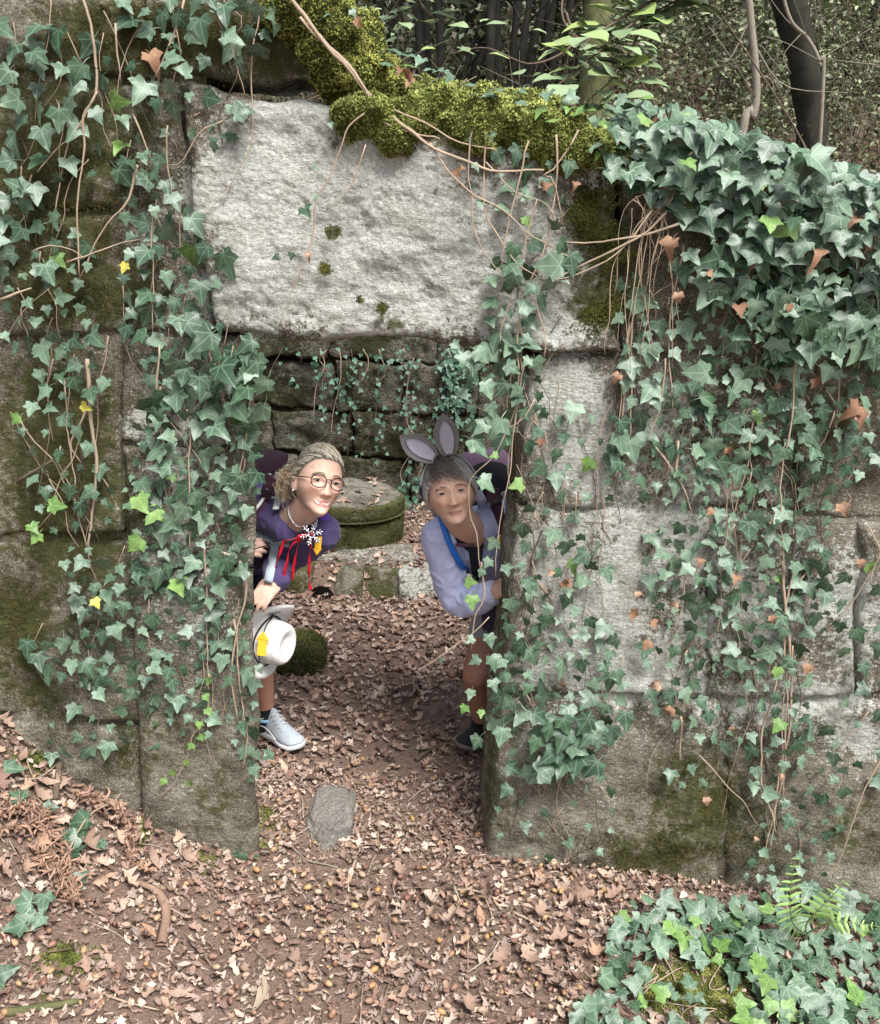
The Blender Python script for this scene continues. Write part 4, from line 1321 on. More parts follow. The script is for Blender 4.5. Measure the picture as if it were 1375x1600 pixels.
def coppice(px, Y, ns, r, mat='bark_dark', lean=0.26, height=7.0, label='', name='hazel_tree', leaves=300, group=None, first_lean=None):
    b = hp(px, Y)
    t = thing(name, label, 'tree', b, group)
    tops = []
    for k in range(ns):
        a = rng.uniform(0, 6.28)
        l = rng.uniform(0.3, 1.0) * lean if first_lean is None else first_lean
        hgt = height * rng.uniform(0.8, 1.1)
        s = b + np.array([math.cos(a), math.sin(a) * 0.5, 0]) * (0.10 if ns > 1 else 0)
        dirx, diry = (math.cos(a) * l, math.sin(a) * l) if first_lean is None else (first_lean, 0)
        q = [s + np.array([dirx * hgt * (f + 0.5 * f * f), diry * hgt * f, hgt * f]) + rng.normal(0, 0.05, 3) * (f > 0) for f in np.linspace(0, 1, 6)]
        path = spline(q, 22)
        path = path + np.stack([fbm(path + k, 0.9, 3, 51), fbm(path + k, 0.9, 3, 52), 0 * path[:, 0]], -1) * 0.12 * np.linspace(0, 1, 22)[:, None]
        rr = r * rng.uniform(0.6, 1.15)
        NR = 56 if Y < 16 else 24
        NS = 12 if Y < 16 else 7
        path = spline(path, NR)
        V, F = tube(path, np.linspace(rr * 1.2, rr * 0.4, NR), NS)
        V = V + (V - np.concatenate([np.repeat(path, NS, 0), path[:1], path[-1:]])) * (0.55 * fbm(V * np.array([1, 1, .5]), 7, 3, 57))[:, None]
        path = path[np.linspace(0, NR - 1, 22).astype(int)]
        m = MB().add(V, F)
        for j in range(7):
            i = rng.integers(5, 20)
            aa = rng.uniform(0, 6.28)
            L = rng.uniform(0.6, 1.5)
            e = path[i] + np.array([math.cos(aa), math.sin(aa), rng.uniform(0.1, 0.9)]) * L
            mid = (path[i] + e) / 2 + rng.normal(0, 0.08, 3)
            V, F = tube(spline([path[i], mid, e], 8), np.linspace(rr * 0.35, rr * 0.08, 8), 5)
            m.add(V, F)
        m.build('trunk', M[mat], t)
        tops.append(path[-1])
    tops = np.array(tops)
    cen = np.concatenate([tops + rng.normal(0, 0.7, tops.shape) + np.array([0, 0, -0.4]) for _ in range(3)])
    V, F, C = leaf_cloud(cen, np.full((len(cen), 3), 1.0) * np.array([1.3, 1.3, 0.8]), leaves, 0.13, GREENS)
    o = MB().add(V, F, C).build('crown', M['foliage'], t)
    return t


gthick = 'thin dark coppice trees in the thicket behind the wall'
for k, (px, Y, ns, r) in enumerate([(570, 11, 5, 0.05), (640, 13, 7, 0.04), (690, 10.5, 6, 0.042), (735, 14, 7, 0.04), (770, 11.5, 8, 0.04), (805, 10, 7, 0.042), (845, 12.5, 7, 0.045), (880, 11, 6, 0.04), (990, 15, 5, 0.045), (480, 14, 4, 0.05), (1100, 16, 4, .05), (660, 17, 6, .05), (830, 18, 6, .05)]):
    coppice(px, Y, ns, r, label='thin dark multi stemmed tree in the thicket behind the lintel', group=gthick)
coppice(606, 9.0, 1, 0.11, label='stout dark trunk leaning left above the upper end of the lintel moss', name='hazel_tree', first_lean=-0.35)
coppice(930, 8.6, 1, 0.115, 'bark_moss', label='straight pale green mossy trunk right of the dark thicket', name='oak_tree', first_lean=-0.01)
coppice(1330, 8.6, 1, 0.115, 'bark_dark', label='thick dark trunk leaning left above the ivy at the right edge', name='oak_tree', first_lean=-0.30)
gfar = 'far slender trees up the slope'
for k in range(26):
    coppice(rng.uniform(380, 1500), rng.uniform(15, 28), int(rng.integers(1, 4)), rng.uniform(0.05, 0.10), 'bark_dark' if rng.random() < .7 else 'bark_moss', 0.08, 9, 'slender tree far up the wooded slope', 'slender_tree', 220, gfar)
for k in range(8):
    coppice(rng.uniform(-1500, 250), rng.uniform(10, 20), 3, 0.07, 'bark_dark', 0.1, 8, 'slender tree on the slope left of the ruin', 'slender_tree', 700, 'trees left of the ruin')
for k in range(8):
    coppice(rng.uniform(1500, 2800), rng.uniform(10, 20), 3, 0.07, 'bark_dark', 0.1, 8, 'slender tree on the slope right of the ruin', 'slender_tree', 700, 'trees right of the ruin')

# undergrowth: twiggy scrub and low leaves on the slope
mbu = MB()
n = 60000
xs = rng.uniform(-7, 11, n)
ys = rng.uniform(7.6, 26, n) 
zs = ground_h(xs, ys, False)
cl = fbm(np.stack([xs, ys, 0 * xs], -1), 0.7, 3, 71)
keep = cl > -0.3
pos = np.stack([xs, ys, zs + rng.random(n) ** 2 * (1.3 + cl)], -1)[keep]
n = len(pos)
R = rot_to(rng.normal(0, .6, (n, 3)) + np.array([0, -.3, .8]), rng.normal(0, 1, (n, 3)))
c = np.asarray(GREENS + [(0.13, 0.15, 0.07)])[rng.integers(5, size=n)] * rng.uniform(0.4, 1.9, (n, 1))
mbu.add(*scatter(DIAM, DIAM_F, pos, R, rng.uniform(0.035, 0.10, n), c))
o = mbu.build('undergrowth', M['foliage'])
tag(o, 'low leafy undergrowth scattered over the wooded slope', 'undergrowth', None, 'stuff')
mbu = MB()
for k in range(900):
    x, y = rng.uniform(-4, 9), rng.uniform(7.4, 17)
    z = float(ground_h(x, y, False))
    d = rng.normal(0, 0.45, 3)
    L = rng.uniform(0.6, 1.9)
    e = np.array([x, y, z]) + np.array([d[0], d[1] * .4, 1.0]) * L
    V, F = tube(spline([(x, y, z - .05), np.array([x, y, z]) + np.array([d[0] * .3, d[1] * .1, .55]) * L, e], 7), np.linspace(0.010, 0.002, 7) * rng.uniform(.4, 1.5), 4, False)
    mbu.add(V, F, np.array([0.15, 0.12, 0.085]) * rng.uniform(0.2, 1.3))
    for j in range(3):
        f = rng.uniform(0.3, 0.9)
        a = np.array([x, y, z]) * (1 - f) + e * f
        V, F = tube(np.stack([a, a + rng.normal(0, .25, 3)]), np.array([0.005, 0.002]), 3, False)
        mbu.add(V, F, (0.12, 0.10, 0.07))
tag(mbu.build('scrub', M['foliage']), 'bare twiggy scrub covering the slope behind the wall', 'scrub', None, 'stuff')
mbu = MB()
n = 11000
xs, ys = rng.uniform(-6, 10, n), 7.2 + 14 * rng.random(n) ** 1.5
pos = np.stack([xs, ys, ground_h(xs, ys) + 0.03], -1)
R = rot_to(rng.normal(0, .5, (n, 3)) + np.array([0, -.3, 1.]), rng.normal(0, 1, (n, 3)))
c = np.array([[0.24, 0.17, 0.12], [0.40, 0.30, 0.23], [0.10, 0.07, 0.045], [0.17, 0.115, 0.08]])[rng.integers(4, size=n)] * rng.uniform(.6, 1.4, (n, 1))
mbu.add(*scatter(DIAM, DIAM_F, pos, R, rng.uniform(0.05, 0.13, n), c))
tag(mbu.build('fallen_leaves', M['litter']), 'brown fallen leaves covering the slope behind the wall', 'leaves', None, 'stuff')
# bushes: dark evergreen masses on the right, leaves with sunlight painted in as pale tones between the coppice stems
mbu = MB()
cen = np.stack([rng.uniform(0.5, 8.5, 90), rng.uniform(7.8, 15, 90), np.zeros(90)], -1)
cen[:, 2] = ground_h(cen[:, 0], cen[:, 1], False) + rng.uniform(0.2, 1.6, 90)
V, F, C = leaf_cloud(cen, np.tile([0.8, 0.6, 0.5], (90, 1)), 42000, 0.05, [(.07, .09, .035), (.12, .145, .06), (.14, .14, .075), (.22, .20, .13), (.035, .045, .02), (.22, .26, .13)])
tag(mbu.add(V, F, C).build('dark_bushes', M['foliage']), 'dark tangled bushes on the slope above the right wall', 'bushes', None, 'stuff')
mbu = MB()
cen = np.stack([rng.uniform(-2.2, 4.5, 110), np.concatenate([rng.uniform(10.8, 15, 80), rng.uniform(15, 20, 30)]), np.zeros(110)], -1)
cen[:, 2] = ground_h(cen[:, 0], cen[:, 1], False) + rng.uniform(0.2, 2.4, 110)
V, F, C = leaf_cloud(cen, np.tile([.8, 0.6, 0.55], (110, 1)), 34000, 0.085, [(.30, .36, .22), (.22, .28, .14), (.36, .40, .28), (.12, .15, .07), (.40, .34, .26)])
tag(mbu.add(V, F, C).build('pale_bushes', M['foliage']), 'leaves coloured pale as if sunlit, glimpsed between the dark coppice stems', 'bushes', None, 'stuff')
# tall leafy growth far up the slope: reads as the wood's edge
mbu = MB()
cen = np.stack([rng.uniform(-16, 24, 90), rng.uniform(22, 34, 90), np.zeros(90)], -1)
cen[:, 2] = ground_h(cen[:, 0], cen[:, 1], False) + rng.uniform(0.5, 5, 90)
V, F, C = leaf_cloud(cen, np.tile([2.2, 1.6, 1.5], (90, 1)), 30000, 0.22, GREENS + [(0.22, 0.27, 0.14), (0.32, 0.36, 0.22), (0.30, 0.33, 0.2)])
tag(mbu.add(V, F, C).build('far_foliage', M['foliage']), 'blurred mass of foliage closing the top of the slope', 'foliage', None, 'stuff')


# hazel sapling with light leaves over the wall top
def spray_leaf_mesh(k):
    r = np.random.default_rng(700 + k)
    V = LEAF6 * np.array([r.uniform(1.0, 1.25), 1, 1])
    V[:, 2] += r.normal(0, .02, len(V))
    return np_mesh('leaf', V, LEAF6_F, M['hazel'])


def m_hazel():
    t = NT('hazel_leaf')
    r = t.n('ShaderNodeObjectInfo').outputs['Random']
    c = t.ramp(r, [(0, (0.15, 0.21, 0.10)), (0.55, (0.25, 0.33, 0.18)), (0.8, (0.26, 0.35, 0.12)), (1, (0.28, 0.35, 0.09))])
    t.put(t.b, 'Transmission Weight', 0.0)
    return t.done(c, 0.55, 0.35)


M['hazel'] = m_hazel()
HAZ = [spray_leaf_mesh(i) for i in range(4)]


def sapling(root, label, branches, nleaf, size):
    t = thing('hazel_sapling', label, 'sapling', root)
    for bi, q in enumerate(branches):
        path = spline(q, 24)
        V, F = tube(path, np.linspace(0.012 if bi == 0 else 0.006, 0.002, 24), 5)
        link('branch', np_mesh('branch', at(t, V), F, M['bark']), t)
        if bi == 0:
            continue
        for k in range(nleaf):
            i = rng.integers(3, 24)
            d = np.array([rng.normal(0, 1), rng.normal(0, .6), rng.normal(-0.1, .5)])
            p = path[i] + nrm(d) * rng.uniform(0.0, 0.10)
            m = leaf_matrix(p - np.array(root), np.array([rng.normal(0, .35), -.35, 1.0]), nrm(d), size * rng.uniform(.6, 1.25))
            link('leaf', HAZ[rng.integers(4)], t, m)
    return t


Ys = 3.75
rt = np.array([1.75, 3.9, float(ground_h(1.75, 3.9))])
tip = P(1075, -60, Ys)
sapling(rt, 'light green hazel spray drooping over the middle of the ivied wall top', [
    [rt, rt + np.array([0, 0, 1.2]), (rt + tip) / 2 + np.array([.2, 0, .7]), tip],
    [tip, P(1030, 0, Ys - .1), P(960, 60, Ys - .2), P(900, 110, Ys - .3), P(850, 150, Ys - .4)],
    [P(1060, -20, Ys), P(985, 20, Ys - .1), P(930, 55, Ys - .2), P(900, 80, Ys - .3)],
    [P(1010, 20, Ys), P(990, 70, Ys - .1), P(960, 120, Ys - .2), P(915, 160, Ys - .3)],
    [tip, P(1090, -20, Ys), P(1040, 10, Ys), P(1010, 25, Ys)]], 30, 0.105)
rt = np.array([-1.5, 3.6, float(ground_h(-1.5, 3.6))])
tip = P(600, -80, 3.6)
sapling(rt, 'small leafy hazel branch hanging from the top edge above the lintel', [
    [rt, rt + np.array([0, 0, 1.5]), (rt + tip) / 2 + np.array([0, 0, .9]), tip],
    [tip, P(640, -20, 3.55), P(665, 15, 3.5), P(690, 40, 3.5)], [tip, P(660, -40, 3.5), P(700, -15, 3.5), P(735, 10, 3.5)], [tip, P(610, -10, 3.5), P(625, 20, 3.5), P(618, 55, 3.5)]], 13, 0.075)
rt = np.array([1.9, 4.6, float(ground_h(1.9, 4.6))])
tip = P(890, -60, 4.4)
sapling(rt, 'thin arching hazel twig with a few round leaves before the mossy trunk', [
    [rt, rt + np.array([0, 0, 1.6]), (rt + tip) / 2 + np.array([0, 0, .7]), tip], [tip, P(878, 20, 4.3), P(905, 60, 4.2), P(960, 90, 4.2)], [P(885, 20, 4.3), P(893, 70, 4.2), P(830, 100, 4.1), P(760, 75, 4.1), P(700, 85, 4.1)]], 9, 0.08)
for q, r, lb in (([(1160, -60), (1170, 0), (1176, 60), (1180, 100), (1182, 150), (1175, 185), (1160, 210), (1140, 320)], 0.030, 'pale crooked bare stem rising behind the right wall top'),
                 ([(1215, -40), (1235, 30), (1262, 60), (1280, 95), (1286, 135), (1300, 330)], 0.014, 'thin curved grey stem beside the leaning dark trunk')):
    Yb = 6.9
    pts = [P(a, b, Yb) for a, b in q]
    pts[-1][2] = float(ground_h(pts[-1][0], Yb)) - 0.1
    t = thing('bare_sapling', lb, 'sapling', pts[-1])
    V, F = tube(spline(pts, 40), np.linspace(r * .8, r, 40), 7)
    link('stem', np_mesh('stem', at(t, V), F, M['bark_pale']), t)
    for k in range(6):
        i = rng.integers(5, 36)
        a = spline(pts, 40)[i]
        e = a + np.array([rng.normal(0, .6), rng.normal(0, .2), rng.uniform(-.3, .6)])
        V, F = tube(spline([a, (a + e) / 2 + rng.normal(0, .06, 3), e], 8), np.linspace(r * .2, .002, 8), 4)
        link('twig', np_mesh('twig', at(t, V), F, M['bark_pale']), t)
# ------------------------------------------------------------------ leaf litter, acorns, twigs
def dry_leaf_template(k, kind):
    r = np.random.default_rng(900 + k)
    if kind == 'oak':
        ys = np.linspace(0, 1, 8)
        w = 0.30 * np.sin(np.pi * np.clip(ys * 0.9 + 0.08, 0, 1)) ** 0.8 * (1 + 0.34 * np.cos(ys * 7 * np.pi + r.uniform(-.5, .5)))
        w[0], w[-1] = 0.02, 0.05
    elif kind == 'long':
        ys = np.linspace(0, 1, 5)
        w = 0.17 * np.sin(np.pi * np.clip(ys, 0.03, 0.97)) ** 0.8
    else:
        ys = np.linspace(0, 1, 4)
        w = r.uniform(.12, .4, 4)
        w[-1] *= .4
    n = len(ys)
    curl, bend, tw = r.uniform(0.5, 2.4), r.uniform(-0.9, 1.2), r.uniform(-.6, .6)
    V = []
    for y, ww in zip(ys, w):
        for s in (-1, 0, 1):
            jl = 1 + r.uniform(-.15, .15)
            x = s * ww * jl
            z = curl * x * x * 1.4 + bend * (y - .5) ** 2 + tw * x * (y - .5) + r.normal(0, .018)
            V.append((x, y - .5, z))
    return np.array(V), sheet(3, n)


DRY = [dry_leaf_template(k, kd) for k, kd in enumerate(['oak', 'oak', 'oak', 'long', 'long', 'frag', 'frag', 'frag', 'oak', 'long'])]
DRY_ME = [np_mesh('fallen_leaf', V, F, M['dry']) for V, F in DRY]


def acorn_template(sides=8):
    prof = [(0, 0.0), (.30, .04), (.44, .22), (.48, .5), (.45, .85), (.33, 1.15), (.12, 1.33), (.04, 1.40), (0, 1.43)]
    V, F4 = [], []
    for (r_, z_) in prof:
        for k in range(sides):
            a = k / sides * 2 * math.pi
            V.append((r_ * math.cos(a), r_ * math.sin(a), z_ - .7))
    F = []
    for i in range(len(prof) - 1):
        for k in range(sides):
            F.append((i * sides + k, i * sides + (k + 1) % sides, (i + 1) * sides + (k + 1) % sides, (i + 1) * sides + k))
    return np.array(V), np.array(F)


AC_V, AC_F = acorn_template()
AC_ME = np_mesh('acorn', AC_V, AC_F, M['acorn'])
ACS_V, ACS_F = acorn_template(5)
LITC = np.array([[0.33, 0.23, 0.18], [0.24, 0.155, 0.12], [0.42, 0.32, 0.255], [0.15, 0.095, 0.075], [0.35, 0.23, 0.165], [0.30, 0.22, 0.185], [0.46, 0.36, 0.285], [0.20, 0.12, 0.09]])


def ground_pts(poly, n):
    """points on the ground, even in plan inside a plan polygon"""
    poly = np.asarray(poly, float)
    lo, hi = poly.min(0), poly.max(0)
    p = lo + rng.random((n * 2, 2)) * (hi - lo)
    p = p[in_poly(p, poly)][:n]
    return np.concatenate([p, ground_h(p[:, 0], p[:, 1])[:, None]], 1)


def normals_at(p):
    e = 0.03
    dx = (ground_h(p[:, 0] + e, p[:, 1]) - ground_h(p[:, 0] - e, p[:, 1])) / (2 * e)
    dy = (ground_h(p[:, 0], p[:, 1] + e) - ground_h(p[:, 0], p[:, 1] - e)) / (2 * e)
    return nrm(np.stack([-dx, -dy, np.ones(len(p))], -1))


FRONT = [(-1.7, 1.6), (1.5, 1.6), (1.5, 2.85), (-1.7, 2.85)]
DOOR = [(-0.62, 2.8), (0.22, 2.8), (0.30, 3.2), (-0.72, 3.2)]
ROOM = [(-1.6, 3.1), (1.4, 3.1), (1.9, 6.45), (-1.9, 6.45)]


def bare(p):
    """where trodden earth or moss shows through: 1 = keep no litter"""
    pp = proj(p)
    b = blobs(pp, [(500, 1300, 60, 90, .95), (600, 1330, 90, 60, .45), (640, 1190, 100, 80, .55), (580, 1260, 80, 60, .5), (540, 1470, 200, 80, .55), (620, 1580, 200, 40, .4), (320, 1490, 80, 60, .45), (430, 1330, 70, 60, .6), (450, 1480, 130, 60, .45), (560, 1230, 120, 40, .3), (660, 1220, 60, 30, .5), (1100, 1550, 130, 60, 1.0), (215, 1300, 22, 26, .9), (105, 1500, 40, 26, .95), (420, 1285, 25, 40, .8), (560, 1560, 160, 50, .35), (330, 1440, 60, 40, .4), (130, 1470, 60, 40, .5)])
    return b + 0.75 * fbm(p, 4, 4, 210)


mbl = MB()
for reg, n, s0, s1 in ((FRONT, 11500, .010, .038), (DOOR, 3600, .010, .032), (ROOM, 15000, .015, .054)):
    p = ground_pts(reg, n)
    p = p[bare(p) < rng.uniform(0.15, 0.75, len(p))]
    n = len(p)
    N = nrm(normals_at(p) + rng.normal(0, .26, (n, 3)))
    R = rot_to(N, rng.normal(0, 1, (n, 3)))
    kk = rng.integers(len(DRY), size=n)
    sz = s0 + (s1 - s0) * rng.random(n) ** 1.8
    sz = np.where(kk == 5, sz * .7, sz)
    p[:, 2] += 0.006 + rng.random(n) * 0.016
    c = LITC[rng.integers(len(LITC), size=n)] * rng.uniform(.65, 1.3, (n, 1))
    for k in range(len(DRY)):
        q = kk == k
        mbl.add(*scatter(DRY[k][0], [DRY[k][1]], p[q], R[q], sz[q] * 1.15, c[q]))
tag(mbl.build('leaf_litter', M['litter']), 'crumbled brown oak leaf litter covering path and room floor', 'leaf litter', None, 'stuff')
# chaff: twig bits and crumbs
mbl = MB()
p = np.concatenate([ground_pts(FRONT, 9000), ground_pts(DOOR, 2000), ground_pts(ROOM, 6000)])
n = len(p)
p[:, 2] += 0.004
SL = np.array([[-.5, -.5, 0], [.5, -.5, 0], [.5, .5, 0], [-.5, .5, 0], [0, 0, .5]])
SLF = [np.array([[0, 1, 4], [1, 2, 4], [2, 3, 4], [3, 0, 4]])]
R = rot_to(nrm(normals_at(p) + rng.normal(0, .2, (n, 3))), rng.normal(0, 1, (n, 3)))
S = np.stack([rng.uniform(.002, .006, n), rng.uniform(.006, .03, n), rng.uniform(.002, .006, n)], -1)
c = LITC[rng.integers(len(LITC), size=n)] * rng.uniform(.3, 1.2, (n, 1))
mbl.add(*scatter(SL, SLF, p, R, S, c))
tag(mbl.build('litter_crumbs', M['litter']), 'fine crumbs of bark and twig over the earth', 'litter', None, 'stuff')


mbl = MB()
p = np.concatenate([ground_pts(FRONT, 170), ground_pts(DOOR, 40), ground_pts(ROOM, 170)])
for q in p:
    a_, L_ = rng.uniform(0, 6.28), rng.uniform(.04, .16)
    d_ = np.array([math.cos(a_), math.sin(a_), 0]) * L_ / 2
    k_ = np.stack([q - d_, q + rng.normal(0, .006, 3), q + d_])
    k_[:, 2] = ground_h(k_[:, 0], k_[:, 1]) + .012 + rng.uniform(0, .012, 3)
    V, F = tube(spline(k_, 7), np.linspace(.0022, .0010, 7) * rng.uniform(.6, 1.5), 5)
    mbl.add(V, F, np.array([[.30, .23, .17], [.16, .11, .08], [.40, .33, .26]][rng.integers(3)]) * rng.uniform(.7, 1.2))
tag(mbl.build('twigs', M['litter']), 'thin broken twigs strewn over the litter', 'twigs', None, 'stuff')


def lay(name, me, p, N, size, label, cat, group, pitch=0.15):
    N = nrm(np.asarray(N) + rng.normal(0, pitch, 3))
    R = rot_to(N[None], rng.normal(0, 1, (1, 3)))[0]
    m = Matrix([[R[0, 0] * size, R[0, 1] * size, R[0, 2] * size, p[0]], [R[1, 0] * size, R[1, 1] * size, R[1, 2] * size, p[1]], [R[2, 0] * size, R[2, 1] * size, R[2, 2] * size, p[2]], [0, 0, 0, 1]])
    o = link(name, me, None, m)
    return tag(o, label, cat, group)


# single leaves that can be made out
p = np.concatenate([ground_pts(FRONT, 120), ground_pts(DOOR, 14), ground_pts(ROOM, 64)])
p = p[bare(p) < 0.55]
N = normals_at(p)
for i in range(len(p)):
    q = p[i] + np.array([0, 0, 0.022])
    k = rng.integers(len(DRY_ME))
    inside = p[i, 1] > 2.8
    lay('fallen_leaf', DRY_ME[k], q, N[i], rng.uniform(.035, .075) * (1.0 if k in (3, 4, 9) else .85), 'dry brown leaf lying on the floor inside the doorway' if inside else 'dry brown leaf lying on the ground before the wall', 'leaf',
        'dry leaves on the room floor' if inside else 'dry leaves on the ground before the wall', .3)
# drift of bigger oak leaves on the left bank and right foreground
for poly, n in (([(0, 1140), (60, 1150), (260, 1260), (330, 1350), (200, 1400), (0, 1400)], 46), ([(700, 1480), (960, 1480), (900, 1600), (700, 1600)], 12), ([(640, 1380), (960, 1370), (960, 1470), (660, 1470)], 12)):
    for (x, y) in fill_poly(poly, n, 18):
        g = bank_point(x, y)
        g[2] += 0.03
        left = x < 400
        lay('fallen_leaf', DRY_ME[[0, 1, 2, 8, 3][rng.integers(5)]], g, normals_at(g[None])[0], rng.uniform(.045, .085), 'curled oak leaf in the leaf drift against the left wall foot' if left else 'curled oak leaf on the trodden ground at the lower right', 'leaf',
            'oak leaves in the left drift' if left else 'oak leaves at the lower right', .35)

# acorns
ac_regions = [([(330, 1370), (760, 1340), (1000, 1380), (960, 1600), (300, 1600)], 135), ([(0, 1400), (330, 1400), (330, 1600), (0, 1600)], 32), ([(400, 1190), (760, 1190), (760, 1340), (540, 1340)], 26), ([(960, 1340), (760, 1345), (800, 1420), (980, 1420)], 30)]
cnt = 0
for poly, n in ac_regions:
    for (x, y) in fill_poly(poly, n, 11):
        g = bank_point(x, y)
        g[2] += 0.012
        inside = g[1] > 2.76
        s = rng.uniform(.013, .0205)
        g[2] += 0.010
        Nn = nrm(np.array([rng.normal(), rng.normal(), rng.normal(0, .25)]))
        lay('acorn', AC_ME, g, Nn, s, 'acorn lying in the doorway on the threshold earth' if inside else 'acorn lying on the earth in front of the doorway', 'acorn', 'acorns on the threshold' if inside else 'acorns before the doorway', 0.05)
        cnt += 1
mbl = MB()
p = np.concatenate([ground_pts(FRONT, 420), ground_pts(DOOR, 120), ground_pts(ROOM, 450)])
n = len(p)
p[:, 2] += 0.012
R = rot_to(np.stack([rng.normal(0, 1, n), rng.normal(0, 1, n), rng.normal(0, .3, n)], -1), rng.normal(0, 1, (n, 3)))
c = np.array([[.34, .22, .15], [.44, .34, .25], [.24, .13, .09], [.40, .25, .12], [.42, .33, .26]])[rng.integers(5, size=n)] * rng.uniform(.7, 1.2, (n, 1))
mbl.add(*scatter(ACS_V, [ACS_F], p, R, rng.uniform(.009, .016, n), c))
tag(mbl.build('small_acorns', m_vcol('acorn_small', 0.5, 0.4, .15)), 'countless small acorns and husks among the litter', 'acorns', None, 'stuff')


# sticks and odd pieces
def stick(pxs, r0, r1, label, mat='stem', name='stick', cat='stick', lift=0.012, wob=0.006, group=None):
    q = []
    for (x, y) in pxs:
        g = bank_point(x, y)
        g[2] += lift
        q.append(g)
    q = np.array(q)
    path = spline(q, 26)
    path = path + np.stack([fbm(path, 14, 2, 41), fbm(path, 14, 2, 42), 0 * path[:, 0]], -1) * wob
    V, F = tube(path, np.linspace(r0, r1, 26) * (1 + .25 * fbm(path, 60, 2, 43)), 7)
    c = V.mean(0)
    o = link(name, np_mesh(name, V - c, F, M[mat]), None, Matrix.Translation(Vector(c)))
    return tag(o, label, cat, group)


stick([(432, 1290), (455, 1325), (480, 1348), (520, 1358), (560, 1372)], .0045, .002, 'long thin bent twig lying left of the threshold rock', 'bark_pale')
stick([(543, 1280), (545, 1305), (541, 1330)], .004, .003, 'short upright pale twig beside the threshold rock', 'bark_pale')
stick([(118, 1532), (160, 1555), (212, 1575), (300, 1592)], .004, .002, 'thin twig on the bare earth at the lower left', 'stem')
stick([(10, 1590), (50, 1582), (95, 1575), (130, 1565)], .012, .009, 'thick mossy broken branch at the bottom left corner', 'bark_moss')
stick([(715, 1395), (750, 1400), (770, 1440)], .004, .003, 'bent reddish twig on the litter right of the path', 'stem')
stick([(800, 1430), (860, 1460), (900, 1500)], .004, .003, 'thin straight twig among leaves at the lower right', 'stem')
stick([(650, 1190), (680, 1172), (706, 1165)], .011, .006, 'grey bark sliver lying before the black shoe', 'bark')
stick([(95, 1205), (92, 1230), (88, 1260)], .012, .010, 'stub of grey wood in the left leaf bank', 'bark', lift=.03)
stick([(80, 1400), (110, 1350), (140, 1300), (175, 1278), (190, 1262)], .003, .002, 'dry fern stalk arching over the left leaf bank', 'stem', lift=.06)
stick([(560, 1340), (550, 1360), (545, 1385)], .006, .004, 'short brown twig on the path beyond the bent one', 'stem')
# curved bark strip
q = [(213, 1388), (240, 1397), (256, 1415), (260, 1440), (256, 1465), (252, 1484)]
path = spline(np.array([bank_point(*a) + np.array([0, 0, 0.02]) for a in q]), 20)
T, N_, B_ = frames(path)
side = nrm(np.cross(T, np.array([0, 0, 1.0])))
w = np.concatenate([np.linspace(.004, .016, 6), np.full(14, .017)])[:, None]
up = np.array([0, 0, 1.0])
V = np.stack([path - side * w, path - side * w * .5 + up * .008, path + up * .011, path + side * w * .5 + up * .008, path + side * w, path + side * w * .6 - up * .004, path - side * w * .6 - up * .004], 1).reshape(-1, 3)
F = []
for i in range(19):
    for j in range(7):
        F.append((i * 7 + j, i * 7 + (j + 1) % 7, (i + 1) * 7 + (j + 1) % 7, (i + 1) * 7 + j))
o = link('bark_strip', np_mesh('bark_strip', V - path[10], [np.array(F)], m_plain('bark_strip', (.27, .175, .125), .85, .2, .35, 60, .6, 200)), None, Matrix.Translation(Vector(path[10])))
tag(o, 'curved brown strip of bark on the ground at the lower left', 'bark')
# long tan leaf
q = [(408, 1532), (411, 1550), (406, 1572), (394, 1594)]
path = spline(np.array([bank_point(*a) + np.array([0, 0, 0.02]) for a in q]), 16)
T = nrm(np.gradient(path, axis=0))
side = nrm(np.cross(T, up))
w = (0.014 * np.sin(np.pi * np.linspace(.05, 1, 16)) ** .7)[:, None]
V = np.stack([path - side * w + up * .006, path, path + side * w + up * .004], 1).reshape(-1, 3)
o = link('fallen_leaf', np_mesh('fallen_leaf', V - path[8], sheet(3, 16), m_plain('tan_leaf', (.36, .29, .21), .7, .3, .2, 60)), None, Matrix.Translation(Vector(path[8])))
tag(o, 'long narrow greyish tan leaf curving on the earth at the bottom', 'leaf')

# dead curled bracken on the left bank
mbd = MB()
for q in ([(120, 1262), (160, 1272), (195, 1295), (205, 1335), (205, 1365)], [(0, 1320), (60, 1310), (95, 1340), (115, 1400), (112, 1430)], [(-20, 1290), (40, 1285), (80, 1300)], [(60, 1350), (90, 1380), (110, 1420)]):
    path = spline(np.array([bank_point(*a) + np.array([0, 0, 0.05]) for a in q]), 30)
    V, F = tube(path, .003, 4)
    mbd.add(V, F, (.30, .17, .11))
    for i in range(1, 30):
        for s in range(6):
            d = nrm(rng.normal(0, 1, 3)) * rng.uniform(.008, .03)
            V, F = tube(spline([path[i], path[i] + d + rng.normal(0, .006, 3), path[i] + d * 1.2 + rng.normal(0, .014, 3)], 5), [.002, .0045, .005, .003, .001], 4, False)
            mbd.add(V, F, np.array([.34, .21, .15]) * rng.uniform(.5, 1.25))
c = bank_point(110, 1340)
t = thing('dead_fern', 'curled rust brown dead fern fronds on the left leaf bank', 'fern', c)
mbd.build('frond', M['litter'], t)['kind'] = 'stuff'

